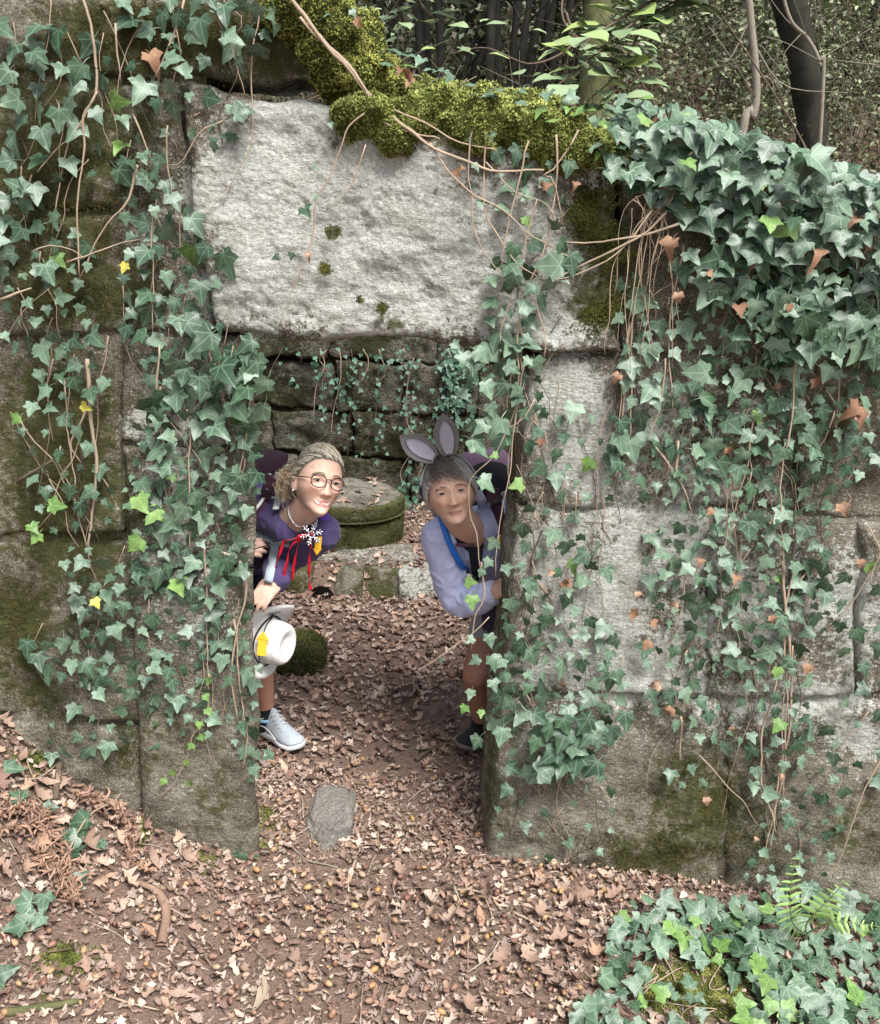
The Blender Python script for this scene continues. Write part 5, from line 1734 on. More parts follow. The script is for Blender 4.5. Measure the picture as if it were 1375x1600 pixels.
# moss cushions on the ground
mbd = MB()
for (x, y, rx, ry, m_) in ((1100, 1550, 110, 45, 9000), (105, 1502, 38, 22, 1800), (216, 1300, 20, 22, 1200), (80, 1195, 70, 18, 1500), (415, 1300, 20, 28, 900), (310, 1346, 24, 12, 600)):
    g2 = rng.normal(0, .5, (m_ // 8, 2)) * np.array([rx, ry]) + np.array([x, y])
    b_ = np.array([bank_point(*q) for q in g2])
    b_ = b_[rng.integers(len(b_), size=m_)] + rng.normal(0, .006, (m_, 3)) * np.array([1, 1, 0])
    b_[:, 2] = ground_h(b_[:, 0], b_[:, 1]) + .004
    b_ = b_[fbm(b_, 11, 3, 88) > -.2]
    mbd.add(*moss_tufts(b_, normals_at(b_), .011, (.04, .05, .012), (.26, .27, .075), 12))
tag(mbd.build('ground_moss', M['moss']), 'cushions of green moss on the earth', 'moss', None, 'stuff')

# green ferns at the lower right
m_fern = m_vcol('fern_green', .5, .35, .2, 60, 0)


def frond(parent, pts, n, L0):
    path = spline(pts, n + 4)
    V, F = tube(path, np.linspace(.0026, .001, n + 4), 5)
    fr = link('frond', np_mesh('frond', at(parent, V), F, m_fern, np.full((len(V), 3), 0.5) * np.array([.32, .45, .16])), parent)
    T = nrm(np.gradient(path, axis=0))
    for i in range(2, n + 3):
        f = (i - 2) / n
        L = L0 * (math.sin(math.pi * min(.96, .22 + .78 * f)) ** .8 + .12)
        for s in (-1, 1):
            sd = nrm(np.cross(T[i], np.array([0.1, -1.0, .5]))) * s
            d = nrm(sd + T[i] * .35)
            nn = nrm(np.cross(sd, T[i])) * s
            y = np.linspace(0, 1, 6)
            w = .30 * np.array([.55, 1, .95, .8, .55, .1]) * L
            c = path[i] + d * (y[:, None] * L) + np.array([0, 0, -.15]) * (y[:, None] ** 2) * L
            wv = T[i] * w[:, None] * .5
            V = np.stack([c - wv, c + nn * .0008, c + wv], 1).reshape(-1, 3)
            o = link('leaflet', np_mesh('leaflet', at(parent, V), sheet(3, 6), m_fern, np.full((len(V), 3), 1.0) * np.array([.30, .45, .15]) * rng.uniform(.8, 1.3)), fr)
    return fr


fb = P(1255, 1480, 2.55)
fern = thing('fern', 'light green fern with three pinnate fronds at the wall foot on the right', 'fern', (fb[0], fb[1], float(ground_h(fb[0], fb[1]))))
b0 = np.array(fern.location)
frond(fern, [b0, P(1238, 1440, 2.44), P(1235, 1390, 2.42), P(1245, 1330, 2.42)], 12, .045)
frond(fern, [b0, P(1262, 1440, 2.40), P(1290, 1410, 2.36), P(1328, 1372, 2.34)], 11, .058)
frond(fern, [b0, P(1280, 1448, 2.36), P(1310, 1440, 2.30), P(1375, 1448, 2.28)], 12, .042)

# ------------------------------------------------------------------ stones and boulders lying about


def boulder(c, r, seed, rough=.18, nu=70, nv=46, flat_top=None, boxy=.8, cuts=0):
    D, F = uvsphere(nu, nv)
    D2 = np.sign(D) * np.abs(D) ** boxy
    q = D2 * np.asarray(r)
    rr_ = np.random.default_rng(seed)
    for _ in range(cuts):
        n_ = nrm(rr_.normal(0, 1, 3))
        n_[2] = abs(n_[2])
        e = q @ n_
        lim = e.max() * rr_.uniform(.55, .8)
        q = q - np.maximum(e - lim, 0)[:, None] * n_ * .93
    q = q * (1 + rough * fbm(D + seed, 1.6, 4, seed)[:, None] + .03 * fbm(D + seed, 9, 3, seed + 1)[:, None])
    if flat_top is not None:
        q[:, 2] = np.where(q[:, 2] > flat_top, flat_top + (q[:, 2] - flat_top) * .12, q[:, 2])
    return q + np.asarray(c), F


def rock(name, label, cat, c, r, seed, mat, pale=-.2, moss=-.3, **kw):
    V, F = boulder((0, 0, 0), r, seed, **kw)
    n = fbm(V + seed, 9, 3, 5)
    o = link(name, np_mesh(name, V, F, mat, attrs=dict(pale=np.full(len(V), pale) + n * .3, moss=np.full(len(V), moss) + n * .5)), None, Matrix.Translation(Vector([float(a) for a in c])))
    return tag(o, label, cat)


M['rock_grey'] = m_stone('threshold_rock', (.13, .105, .085), (.25, .215, .185), (.40, .37, .33))
g = bank_point(508, 1272)
rock('rock', 'smooth grey rock worn flush with the earth at the threshold', 'rock', g + np.array([0, .01, -.040]), (.105, .20, .135), 4, M['rock_grey'], .75, rough=.17, cuts=7, boxy=.5)
# mossy boulder just inside
g = G(462, 1058, 0.02)
b = rock('boulder', 'small boulder wrapped in green moss, just inside by the hat', 'boulder', g + np.array([0, .10, .07]), (.125, .12, .100), 6, M['stone_dark'], -.3, .7)
q = uvsphere(90, 60)[0]
me = b.data
Vb = np.array([v.co[:] for v in me.vertices])
nb = nrm(Vb / np.array([.125, .12, .100]))
idx = rng.integers(len(Vb), size=9000)
k = nb[idx, 2] > -.5
V, Fs, C = moss_tufts(Vb[idx][k] + rng.normal(0, .003, (k.sum(), 3)), nb[idx][k], .009, (.05, .06, .018), (.20, .21, .06), 8)
o = link('moss', np_mesh('moss', V, Fs, M['moss'], C), b)
o['kind'] = 'stuff'

# old kerb of stones across the floor with a hollow painted black
ks = []
for i, (x0, x1, y, z, hgt, dep, pale, moss, lb) in enumerate([
        (365, 480, 958, .14, .15, .34, -.1, .8, 'mossy kerb stone left of the hollow in the room floor'), (524, 565, 955, .15, .13, .30, .15, .6, 'small rounded kerb stone beside the hollow'),
        (566, 622, 955, .14, .12, .32, .1, .7, 'mossy kerb stone between two paler ones in the floor'), (624, 700, 950, .15, .12, .36, .5, .3, 'pale flat kerb stone behind the lavender sleeve'),
        (702, 800, 950, .15, .12, .36, .4, .4, 'kerb stone at the right end of the floor kerb')]):
    a, c_ = G(x0, y, .03), G(x1, y, .03)
    Yk = 5.02
    a, c_ = P(x0, 930, Yk), P(x1, 930, Yk)
    w = abs(c_[0] - a[0])
    r = rock('kerb_stone', lb, 'kerb stone', ((a[0] + c_[0]) / 2, Yk + dep * .35, .085), (w * .56, dep * .55, .115), 20 + i, M['stone'], pale, moss, rough=.12, nu=60, nv=36, flat_top=.075, boxy=.42, cuts=4)
# pale flat slab behind the kerb
a, c_ = P(490, 910, 5.3), P(690, 910, 5.3)
rock('slab', 'long pale weathered slab lying flat before the millstone', 'slab', ((a[0] + c_[0]) / 2, 5.34, .118), (abs(c_[0] - a[0]) * .56, .17, .085), 31, M['stone'], .35, .05, rough=.16, flat_top=.055, boxy=.5, cuts=5)
tag(link('hollow_shade', np_mesh('hollow_shade', ellipsoid((0, 0, 0), (.080, .06, .085))[0], ellipsoid((0, 0, 0), (1, 1, 1))[1], m_plain('painted_hollow', (.006, .005, .004), 1, 0, .1)), None, Matrix.Translation(Vector(P(502, 938, 4.97)))), 'black solid painting the shade of a hollow between two kerb stones', 'hollow', None, 'structure')  # dark of the hollow painted as a solid black ellipsoid

# millstone: two thick round stones, moss on their rims
mc = np.array([P(541, 800, 5.7)[0], 5.7, .13])


def millstone_part(z0, z1, r, seed, name, parent):
    m = MB()
    prof = [(0, z1 + .004), (r * .12, z1 + .002), (r * .3, z1), (r * .55, z1), (r * .8, z1 - .002), (r * .93, z1 - .008), (r * .985, z1 - .022), (r, z1 - .05), (r * 1.004, (z0 + z1) / 2), (r, z0 + .03), (r * .985, z0 + .008), (r * .95, z0), (0, z0)]
    pr = spline(np.array([(a, 0, b) for a, b in prof]), 90)
    ns = 120
    a = np.arange(ns) / ns * 2 * math.pi
    V = np.stack([pr[:, None, 0] * np.cos(a), pr[:, None, 0] * np.sin(a), pr[:, None, 2] * np.ones(ns)], -1)
    V = V + nrm(V * np.array([1, 1, .6])) * (fbm(V + seed, 6, 3, seed) * .018 + fbm(V + seed, 26, 3, seed + 1) * .008)[..., None]
    i = np.arange(89)[:, None] * ns
    j = np.arange(ns)[None]
    F = np.stack([i + j, i + ns + j, i + ns + (j + 1) % ns, i + (j + 1) % ns], -1).reshape(-1, 4)
    V = V.reshape(-1, 3)
    rr = np.linalg.norm(V[:, :2], axis=1)
    n = fbm(V + seed, 7, 3, 3)
    top = (V[:, 2] > z1 - .03) & (rr < r * .93)
    pale = np.where(top, .42, -.35) + n * .35
    moss = np.where(top, .05 + .5 * sm(rr, r * .7, r), .75) + n * .5
    return link(name, np_mesh(name, V, F, M['stone_dark'] if z1 < .2 else M['mill'], attrs=dict(pale=pale, moss=moss)), parent)


M['mill'] = m_stone('millstone', (.085, .075, .055), (.19, .165, .13), (.36, .33, .27))
mill = thing('millstone', 'pair of round millstones stacked flat, leaf strewn top and mossy rim', 'millstone', mc)
millstone_part(-.08, .205, .365, 5, 'lower_stone', mill)
millstone_part(.212, .315, .37, 9, 'upper_stone', mill)
a = rng.uniform(0, 6.28, 6000)
zz = rng.uniform(0, .3, 6000)
pt = np.stack([.37 * np.cos(a), .37 * np.sin(a), zz], -1)
kq = (fbm(pt, 7, 3, 33) > -.1) & (np.sin(a) < .4)
V, Fs, C = moss_tufts(pt[kq], np.stack([np.cos(a), np.sin(a), 0 * a + .3], -1)[kq], .012, (.025, .032, .010), (.11, .12, .03), 9)
o = link('moss', np_mesh('moss', V, Fs, M['moss'], C), mill)
o['kind'] = 'stuff'
for k in range(26):
    a, r_ = rng.uniform(0, 6.28), .33 * math.sqrt(rng.random())
    lay('fallen_leaf', DRY_ME[rng.integers(len(DRY_ME))], mc + np.array([r_ * math.cos(a), r_ * math.sin(a), .325]), (0, 0, 1.), rng.uniform(.035, .075), 'dry leaf lying on the flat top of the millstone', 'leaf', 'leaves on the millstone', .25)
# ------------------------------------------------------------------ the two people looking round the jambs
from mathutils.bvhtree import BVHTree


def head_shape(D, nose=1.0, smile=0.0, jaw=.34, wide=1.0):
    """face and skull for directions D; +Y is the face, +X the person's right"""
    D = nrm(D)
    x, y, z = D[:, 0] * .074, np.where(D[:, 1] > 0, .092 * np.abs(D[:, 1]) ** .78, .098 * D[:, 1]), np.where(D[:, 2] > 0, .112, .118) * D[:, 2]
    t = np.clip(-z / .118, 0, 1)
    x = x * wide * (1 - jaw * t ** 1.7) * (1 + .03 * np.exp(-((z + .035) / .03) ** 2))
    y = np.where(y < 0, y * (1 - .55 * sm(t, .15, 1)), y * (1 - .08 * t))
    y = y + .052 * sm(t, .55, 1.0) * (1 - .25 * np.clip(D[:, 1], 0, 1))
    x = x * (1 - .10 * sm(z, .02, .10) * (D[:, 1] > 0) * D[:, 1])
    wf = sm(D[:, 1], .12, .5)
    ax = np.abs(x)

    def g(cx, cz, sx, sz, a):
        return a * np.exp(-((ax - cx) / sx) ** 2 - ((z - cz) / sz) ** 2)
    f = g(.031, .002, .017, .011, -.010) + g(.026, .021, .022, .008, .005) + g(0, .012, .010, .012, .002)
    k = np.clip((.008 - z) / .050, 0, 1)
    ridge = np.where((z < .012) & (z > -.060), (.004 + .021 * k ** 1.25) * (1 - sm(-z, .043, .056)), 0) * np.exp(-(x / (.0075 + .006 * k)) ** 2)
    f = f + ridge * nose + g(.0125, -.041, .007, .008, .009 * nose)
    f = f + g(.043, -.030 - .0 * smile, .018, .016, .006 + .006 * smile)
    f = f + g(0, -.070, .030, .018, .007) + g(0, -.065, .019, .0045, .0035) + g(0, -.079, .018, .005, .0045) + g(0, -.0722, .025, .0028, -.0045)
    f = f + g(0, -.104, .017, .011, .007) + g(0, -.090, .020, .005, -.003)
    xl = .022 + (-.045 - z) * .45
    f = f - .0035 * (1 + smile) * np.exp(-((ax - xl) / .004) ** 2) * sm(-z, .040, .050) * (1 - sm(-z, .075, .088))
    for zz_ in (.045, .055, .065):
        f = f - .0008 * np.exp(-((z - zz_) / .002) ** 2) * (ax < .035)
    f = f + g(.050, -.006, .010, .012, -.002)
    y = y + f * wf
    return np.stack([x, y, z], -1)


class Head:
    def __init__(s, c, px, yaw, roll, scale, nod=0.0, **kw):
        s.c = np.asarray(c, float)
        f0 = nrm(EYE - s.c)
        f = math.cos(yaw) * f0 + math.sin(yaw) * cR
        u = math.cos(roll) * cU + math.sin(roll) * cR
        f = nrm(f + nod * u)
        u = nrm(u - f * (u @ f))
        s.R = np.stack([np.cross(f, u), f, u], -1) * scale
        s.k = scale
        s.kw = kw
        D, s.F = uvsphere(140, 104)
        s.loc = head_shape(D, **kw)
        fr = D[:, 1] > .05
        s.front = s.loc[fr]

    def w(s, p):
        return np.asarray(p) @ s.R.T + s.c

    def inv(s, q):
        return (np.asarray(q) - s.c) @ np.linalg.inv(s.R).T

    def fy(s, x, z):
        x, z = np.broadcast_arrays(np.asarray(x, float), np.asarray(z, float))
        out = np.zeros(x.shape)
        for i in np.ndindex(x.shape):
            d = (s.front[:, 0] - x[i]) ** 2 + (s.front[:, 2] - z[i]) ** 2
            k = np.argsort(d)[:4]
            w = 1 / (d[k] + 1e-8)
            out[i] = (s.front[k, 1] * w).sum() / w.sum()
        return out

    def skin(s, mb):
        mb.add(s.w(s.loc), s.F)
        for e in (-1, 1):
            V, F = ellipsoid((0, 0, 0), (.008, .019, .031), None, 20, 14)
            V = V + np.stack([0 * V[:, 0], 0 * V[:, 0], 0 * V[:, 0]], -1)
            a = .35 * e
            Rz = np.array([[math.cos(a), -math.sin(a), 0], [math.sin(a), math.cos(a), 0], [0, 0, 1]])
            V = V @ Rz.T + np.array([e * .077, -.012, -.014])
            mb.add(s.w(V), F)
        return mb


def face_colours(hd, V, base, lips, smile=0, redness=.15):
    p = hd.inv(V)
    x, y, z = np.abs(p[:, 0]), p[:, 1], p[:, 2]
    base = np.asarray(base, float)
    c = np.tile(base, (len(V), 1))
    n = fbm(V, 60, 3, 501)[:, None]
    c = c * (1 + .10 * n)
    fr = (y > .03) & (np.abs(z) < .13) & (x < .09)

    def g(cx, cz, sx, sz):
        return (np.exp(-((x - cx) / sx) ** 2 - ((z - cz) / sz) ** 2) * fr)[:, None]
    red = base * np.array([1.06, .74, .68])
    for a in ((.042, -.035, .018, .016, .9), (0, -.040, .012, .012, .8), (0, .055, .03, .02, .25)):
        w = g(*a[:4]) * a[4] * redness * 4
        c = c * (1 - np.clip(w, 0, 1)) + red * np.clip(w, 0, 1)
    lp = (sm(1 - ((p[:, 0] / .0255) ** 2 + ((z + .0725 - (smile * 9 * p[:, 0] ** 2)) / .0095) ** 2), 0, .35) * fr)[:, None]
    c = c * (1 - lp) + np.asarray(lips) * lp
    w = (sm(1 - ((x - .031) / .017) ** 2 - ((z - .0) / .011) ** 2, 0, .6) * fr)[:, None] * .30
    c = c * (1 - w) + base * np.array([.72, .55, .50]) * w
    return c


def bvh_of(V, F):
    return BVHTree.FromPolygons([tuple(v) for v in V], [tuple(int(a) for a in r) for f in F for r in f])


def hit(bvh, px, py, lift=0.004, default=3.1):
    d = cF + (px - 687.5) / FPX * cR - (py - 800.0) / FPX * cU
    d = d / np.linalg.norm(d)
    h = bvh.ray_cast(Vector(EYE), Vector(d), 12)
    if h[0] is None:
        return P(px, py, default)
    return np.array(h[0]) - d * lift


def ribbon(path, width_dir, width, thick=.003):
    path = np.asarray(path, float)
    T = nrm(np.gradient(path, axis=0))
    wd = np.broadcast_to(np.asarray(width_dir, float), path.shape)
    wd = nrm(wd - T * np.sum(wd * T, -1, keepdims=True))
    nn = np.cross(T, wd)
    w = np.broadcast_to(np.asarray(width, float), (len(path),))[:, None] / 2
    V = np.stack([path - wd * w - nn * thick / 2, path + wd * w - nn * thick / 2, path + wd * w + nn * thick / 2, path - wd * w + nn * thick / 2], 1).reshape(-1, 3)
    n = len(path)
    F = [(i * 4 + j, i * 4 + (j + 1) % 4, i * 4 + 4 + (j + 1) % 4, i * 4 + 4 + j) for i in range(n - 1) for j in range(4)]
    F += [(3, 2, 1, 0), (n * 4 - 4, n * 4 - 3, n * 4 - 2, n * 4 - 1)]
    return V, [np.array(F)]


def add_hand(mb, wrist, d, n, side=1, curl=(.5, .6, .7, .8), spread=.05, k=.92, thumb=(.5, .5)):
    d, n = nrm(d), nrm(n)
    n = nrm(n - d * (n @ d))
    a = np.cross(d, n) * side
    R = np.stack([a, d, n], -1)
    mb.add(*ellipsoid(wrist + d * .045 * k, np.array([.038, .055, .017]) * k, R, 20, 14))
    mb.add(*chain([wrist - d * .02, wrist + d * .03 * k], [.024 * k, .026 * k], 14, 4))
    for i, (off, L, cu) in enumerate(zip((-.029, -.010, .010, .028), (.066, .076, .071, .055), curl)):
        p = wrist + (d * .072 + a * off) * k
        dd = nrm(d + a * off * spread * 60)
        q = [p - dd * .02, p + dd * .008]
        ang = 0
        for seg in (.46, .31, .25):
            ang += cu * 1.0
            v = dd * math.cos(ang) - n * math.sin(ang)
            q.append(q[-1] + v * L * seg * k)
        mb.add(*chain(q, np.array([.0095, .0095, .0088, .0080, .0068]) * k, 10, 4))
    p = wrist + (d * .022 - a * .028) * k
    v1 = nrm(d * .7 - a * thumb[0] - n * thumb[1] * .6)
    v2 = nrm(d * .9 - a * .1 - n * thumb[1])
    mb.add(*chain([p - v1 * .012, p + v1 * .032 * k, p + v1 * .032 * k + v2 * .030 * k, p + v1 * .032 * k + v2 * .055 * k], np.array([.014, .0115, .010, .0075]) * k, 10, 4))


def eye_set(hd, parent, iris, open_=.62):
    for e in (-1, 1):
        x0, z0 = e * .0315, .000
        y0 = float(hd.fy(x0, z0)) - .0062
        D, F = uvsphere(28, 20)
        V = np.stack([D[:, 0], D[:, 2], -D[:, 1]], -1)     # pole forward
        V = D[:, [0, 2, 1]] * np.array([1, 1, 1])
        r = .0130
        fwd = np.array([0, 1, 0.0])
        ca = V @ fwd
        c = np.where((ca > .93)[:, None], (.01, .008, .007), np.where((ca > .80)[:, None], iris, (.62, .58, .55)))
        m = MB().add(hd.w(V * r + np.array([x0, y0, z0])), [f[:, ::-1] for f in F], c)
        o = m.build('eye', M['eye'], parent)
        # lids: shells over the ball, leaving an almond slit
        for sgn, lim in ((1, open_ * 1.0), (-1, open_ * .85)):
            u = np.linspace(-1, 1, 18)
            v = np.linspace(0, 1, 8)
            U, W = np.meshgrid(u, v)
            edge = lim * (1 - U ** 2) * sgn
            zz_ = edge * (1 - W) + sgn * 1.0 * W
            xx_ = U * 1.12
            yy_ = np.sqrt(np.clip(1.25 - .45 * xx_ ** 2 - .55 * zz_ ** 2, .02, None))
            L = np.stack([xx_ * r * 1.12, yy_ * r * .98, zz_ * r * .85], -1).reshape(-1, 3) + np.array([x0, y0, z0])
            cc = np.where((W.reshape(-1) < .08)[:, None], np.array([.05, .03, .02]) if sgn > 0 else np.array([.2, .1, .08]), np.asarray(hd.skin_c) * np.array([.95, .91, .90]))
            MB().add(hd.w(L), sheet(18, 8), cc).build('eyelid', M['skin'], parent)


def brow(hd, parent, col, arch=.004, thick=.0035, z0=.0205, n=60):
    for e in (-1, 1):
        m = MB()
        for k in range(n):
            t = rng.random()
            x = e * (.013 + .036 * t)
            z = z0 + arch * math.sin(math.pi * min(1, t * 1.1)) - .005 * t ** 2 + rng.normal(0, thick * .35)
            y = float(hd.fy(x, z)) + .0012
            d = np.array([e * .008, -.001, .002 - .004 * t])
            V, F = tube(np.stack([np.array([x, y, z]), np.array([x, y, z]) + d]) @ hd.R.T + hd.c, np.array([.0009, .0004]), 3, False)
            m.add(V, F, np.asarray(col) * rng.uniform(.7, 1.2))
        m.build('eyebrow', M['hair'], parent)


HL = [-.62, -.55, -.30, .12, .40, .60, .64]


def hairline(dy):
    return np.interp(dy, [-1, -.4, -.1, .12, .35, .6, 1], HL)


def scalp_roots(n, low=0.0):
    d = nrm(rng.normal(0, 1, (n * 4, 3)))
    return d[d[:, 2] > hairline(d[:, 1]) + low][:n]


M['skin'] = m_vcol('skin', .56, .35, .12, 260, .35, 240, 0.10, .0016)
M['eye'] = m_vcol('eyeball', .12, .6, .0, 60, 0)
M['hair'] = m_vcol('hair', .42, .4, .15, 300, 0)
M['white_gloss'] = m_plain('teeth', (.66, .62, .55), .25, .5, .03, 200, 0)
M['frame_dark'] = m_plain('spectacle_frame', (.055, .015, .015), .3, .5, .2, 100, 0)
M['silver'] = m_plain('silver', (.62, .62, .62), .25, .5, .1, 200, 0, Metallic=.9)


def cloth(name, col, var=.12, rough=.8):
    t = NT(name)
    p = t.pos()
    c = t.mix(t.noise(p, 26, 5), tuple(x * (1 - var) for x in col), tuple(min(1, x * (1 + var)) for x in col))
    wv = t.noise(p, 900, 2)
    fold = t.noise(p, 17, 3, .5)
    t.bump(t.math('ADD', t.math('MULTIPLY', wv, .12), t.math('MULTIPLY', fold, 1.0)), .5, .012)
    return t.done(c, rough, .15, **{'Sheen Weight': .15})


M['purple'] = cloth('purple_jersey', (.068, .048, .13))
M['violet'] = cloth('violet_cloth', (.12, .05, .40))
M['lavender'] = cloth('lavender_cotton', (.47, .495, .70))
M['lilac'] = cloth('lilac_cloth', (.30, .24, .50))
M['navy'] = cloth('navy_cloth', (.014, .014, .028))
M['black_cloth'] = cloth('black_cloth', (.010, .010, .012))
M['maroon'] = cloth('maroon_nylon', (.085, .035, .06))
M['mauve'] = cloth('mauve_nylon', (.19, .115, .175))
M['greystrap'] = cloth('grey_webbing', (.36, .42, .46))
M['whitestrap'] = cloth('white_mesh', (.66, .67, .66))
M['greyshort'] = cloth('grey_shorts', (.27, .26, .27))
M['waist'] = cloth('dark_plum_nylon', (.045, .032, .06))
M['hatwhite'] = cloth('white_felt', (.74, .72, .70), .04)
M['yellow'] = m_plain('yellow_patch', (.80, .46, .03), .55, .3, .06, 80, 0)
M['red'] = m_plain('red_ribbon', (.62, .012, .03), .35, .5, .15, 120, 0)
M['blue'] = m_plain('blue_hose', (.01, .13, .50), .4, .4, .1, 60, 0)
M['shoe_pale'] = cloth('pale_shoe', (.42, .46, .50), .10, .7)
M['sole_pale'] = m_plain('pale_sole', (.62, .62, .62), .6, .3, .06, 80, .1)
M['shoe_dark'] = cloth('dark_shoe', (.022, .020, .024), .2, .7)
M['sole_dark'] = m_plain('dark_sole', (.16, .12, .115), .7, .3, .2, 60, .1)
M['ear_grey'] = cloth('ear_grey_felt', (.25, .23, .225))
M['ear_pale'] = cloth('ear_lilac_felt', (.46, .44, .53))
M['cord'] = m_plain('black_cord', (.012, .01, .01), .6, .3, .2, 100, 0)


def torso_pieces(mb, neck, shR, shL, hip, grow=0.0, chest=.088, waist=.085, hipr=.105, fwd=None):
    lat = nrm(shL - shR)
    mid = (shR + shL) / 2
    mb.add(*chain([shR, mid * .6 + neck * .4 - 0, shL], [.056 + grow, .062 + grow, .056 + grow], 20, 6))
    for f in (-1, 0, 1):
        a = mid + lat * f * .085 + (hip - mid) * .12
        b = mid * .45 + hip * .55 + lat * f * .060
        c = hip + lat * f * .075
        mb.add(*chain([a, b, c], [chest + grow, waist + grow, hipr + grow], 20, 6))


def shoe(parent, ankle, heel, toe, mat_u, mat_s, width=.05, laces=None, hgt=.10):
    heel, toe = np.asarray(heel), np.asarray(toe)
    L = np.linalg.norm(toe - heel)
    d = (toe - heel) / L
    s = nrm(np.cross(d, np.array([0, 0, 1.0])))
    st = np.linspace(0, 1, 26)
    W = width * np.interp(st, [0, .06, .2, .45, .7, .88, .97, 1], [.35, .62, .72, .74, 1.0, .92, .55, .12])
    Hh = np.interp(st, [0, .05, .18, .36, .48, .6, .8, .93, 1], [.075, .105, .122, .118, .094, .074, .056, .042, .022]) * hgt / .10
    lift = np.interp(st, [0, .1, .6, .85, 1], [.006, 0, 0, .004, .018])
    a = np.linspace(0, 2 * math.pi, 24, endpoint=False)
    V = []
    for i, t in enumerate(st):
        c = heel + d * t * L
        z = np.sin(a)
        ring = c + s * (np.sign(np.cos(a)) * np.abs(np.cos(a)) ** .8 * W[i] * np.where(z > 0, 1 - .35 * z, 1))[:, None] + np.array([0, 0, 1.0]) * (np.where(z > 0, z ** .9 * (Hh[i] - .026) if False else np.sign(z) * np.abs(z) ** .8 * (Hh[i] - .026), z * .006) + .026 + lift[i])[:, None]
        V.append(ring)
    V = np.array(V).reshape(-1, 3)
    i = np.arange(25)[:, None] * 24
    j = np.arange(24)[None]
    F = np.stack([i + j, i + (j + 1) % 24, i + 24 + (j + 1) % 24, i + 24 + j], -1).reshape(-1, 4)
    V2 = np.concatenate([V, [V[:24].mean(0), V[-24:].mean(0)]])
    jj = np.arange(24)
    F3 = np.concatenate([np.stack([np.full(24, len(V)), (jj + 1) % 24, jj], -1), np.stack([np.full(24, len(V) + 1), 25 * 24 + jj, 25 * 24 + (jj + 1) % 24], -1)])
    up_ = MB().add(V2, [F, F3]).build('shoe', mat_u, parent)
    # sole
    a = np.linspace(0, 2 * math.pi, 24, endpoint=False)
    V = []
    for i, t in enumerate(st):
        c = heel + d * (t * 1.03 - .015) * L
        th = np.interp(t, [0, .5, 1], [.036, .030, .020])
        V.append(c + s * (np.sign(np.cos(a)) * np.abs(np.cos(a)) ** .5 * (W[i] + .005))[:, None] + np.array([0, 0, 1.0]) * (lift[i] + th / 2 + np.sign(np.sin(a)) * np.abs(np.sin(a)) ** .5 * th / 2)[:, None])
    V = np.array(V).reshape(-1, 3)
    V2 = np.concatenate([V, [V[:24].mean(0), V[-24:].mean(0)]])
    V2 = V2 - np.array([0, 0, 1]) * 0
    i = np.arange(25)[:, None] * 24
    link('sole', np_mesh('sole', at(parent, V2), [np.stack([i + j, i + (j + 1) % 24, i + 24 + (j + 1) % 24, i + 24 + j], -1).reshape(-1, 4), F3], mat_s), up_)
    if laces is not None:
        m = MB()
        for t in (.40, .46, .52, .58, .64):
            c = heel + d * t * L
            hz = np.interp(t, st, Hh) + .003
            V, F = tube(spline([c - s * .026 + np.array([0, 0, hz - .014]), c + np.array([0, 0, hz]) + d * .004, c + s * .026 + np.array([0, 0, hz - .014])], 8), .0028, 5)
            m.add(V, F)
        for e in (-1, 1):
            V, F = tube(spline([heel + d * .10 * L + s * e * .045 + np.array([0, 0, .045]), heel + d * .32 * L + s * e * .043 + np.array([0, 0, .060]), heel + d * .62 * L + s * e * .052 + np.array([0, 0, .038])], 14), .0032, 5)
            m.add(V, F)
        V, F, C = m.arrays()
        link('laces', np_mesh('laces', at(parent, V), F, laces), up_)
    return up_


def fabric_mesh(mb, voxel, seed, amp=.004, smooth=4):
    V, F, N = remesh(mb, voxel, smooth, .5)
    w = fbm(V * np.array([1, 1, .6]), 13, 3, seed) * amp + (1 - np.abs(fbm(V, 22, 2, seed + 2))) ** 6 * amp * .8
    return V + N * w[:, None], F


# ======================================================== person on the left: purple top, glasses
W_ = thing('person', 'smiling person with glasses and curly ponytail in purple, leaning out from the left jamb', 'person', G(330, 1190, .02))
hd = Head(P(497, 753, 3.0), None, RAD(21), RAD(11), 1.0, smile=1.0, jaw=.36)
skW = (.60, .385, .295)
hd.skin_c = skW
neck = P(447, 822, 3.13)
shR, shL = P(372, 795, 3.32), P(500, 832, 3.09)
hip = np.array([-.86, 3.55, .78])
elR, haR = P(352, 880, 3.33), P(376, 862, 3.16)
elL, wrL = P(440, 876, 3.24), P(434, 905, 3.00)
kR, aR = np.array([-.98, 3.36, .44]), np.array([-.95, 3.52, .10])
kL, aL = P(397, 1000, 3.34), P(416, 1112, 3.42)
lat = nrm(shL - shR)
mb = hd.skin(MB())
mb.add(*chain([neck - (hd.w((0, 0, -.1)) - neck) * .15, neck * .4 + hd.w((0, -.02, -.075)) * .6, hd.w((0, -.018, -.05))], [.060, .052, .055], 20, 6))
torso_pieces(mb, neck, shR, shL, hip, 0)
mb.add(*chain([shR, elR, haR], [.050, .038, .028], 16, 6))
mb.add(*chain([shL, elL, wrL], [.050, .038, .027], 16, 6))
add_hand(mb, wrL, P(404, 938, 2.93) - wrL, -cF * .8 + cR * .2 + cU * .5, -1, (.22, .26, .30, .36), .05, .90, (.35, .9))
add_hand(mb, haR, P(402, 852, 3.08) - haR, -cF + cU * .3, 1, (.55, .6, .7, .8), .02, .92)
for h_, k_, a_ in ((hip + lat * -.085, kR, aR), (hip + lat * .085, kL, aL)):
    mb.add(*chain([h_, k_], [.088, .058], 20, 8))
    mb.add(*chain([k_, k_ * .65 + a_ * .35 + np.array([0, .02, 0]), a_], [.056, .055, .036], 20, 6))
V, F, N = remesh(mb, .0048, 1, .3)
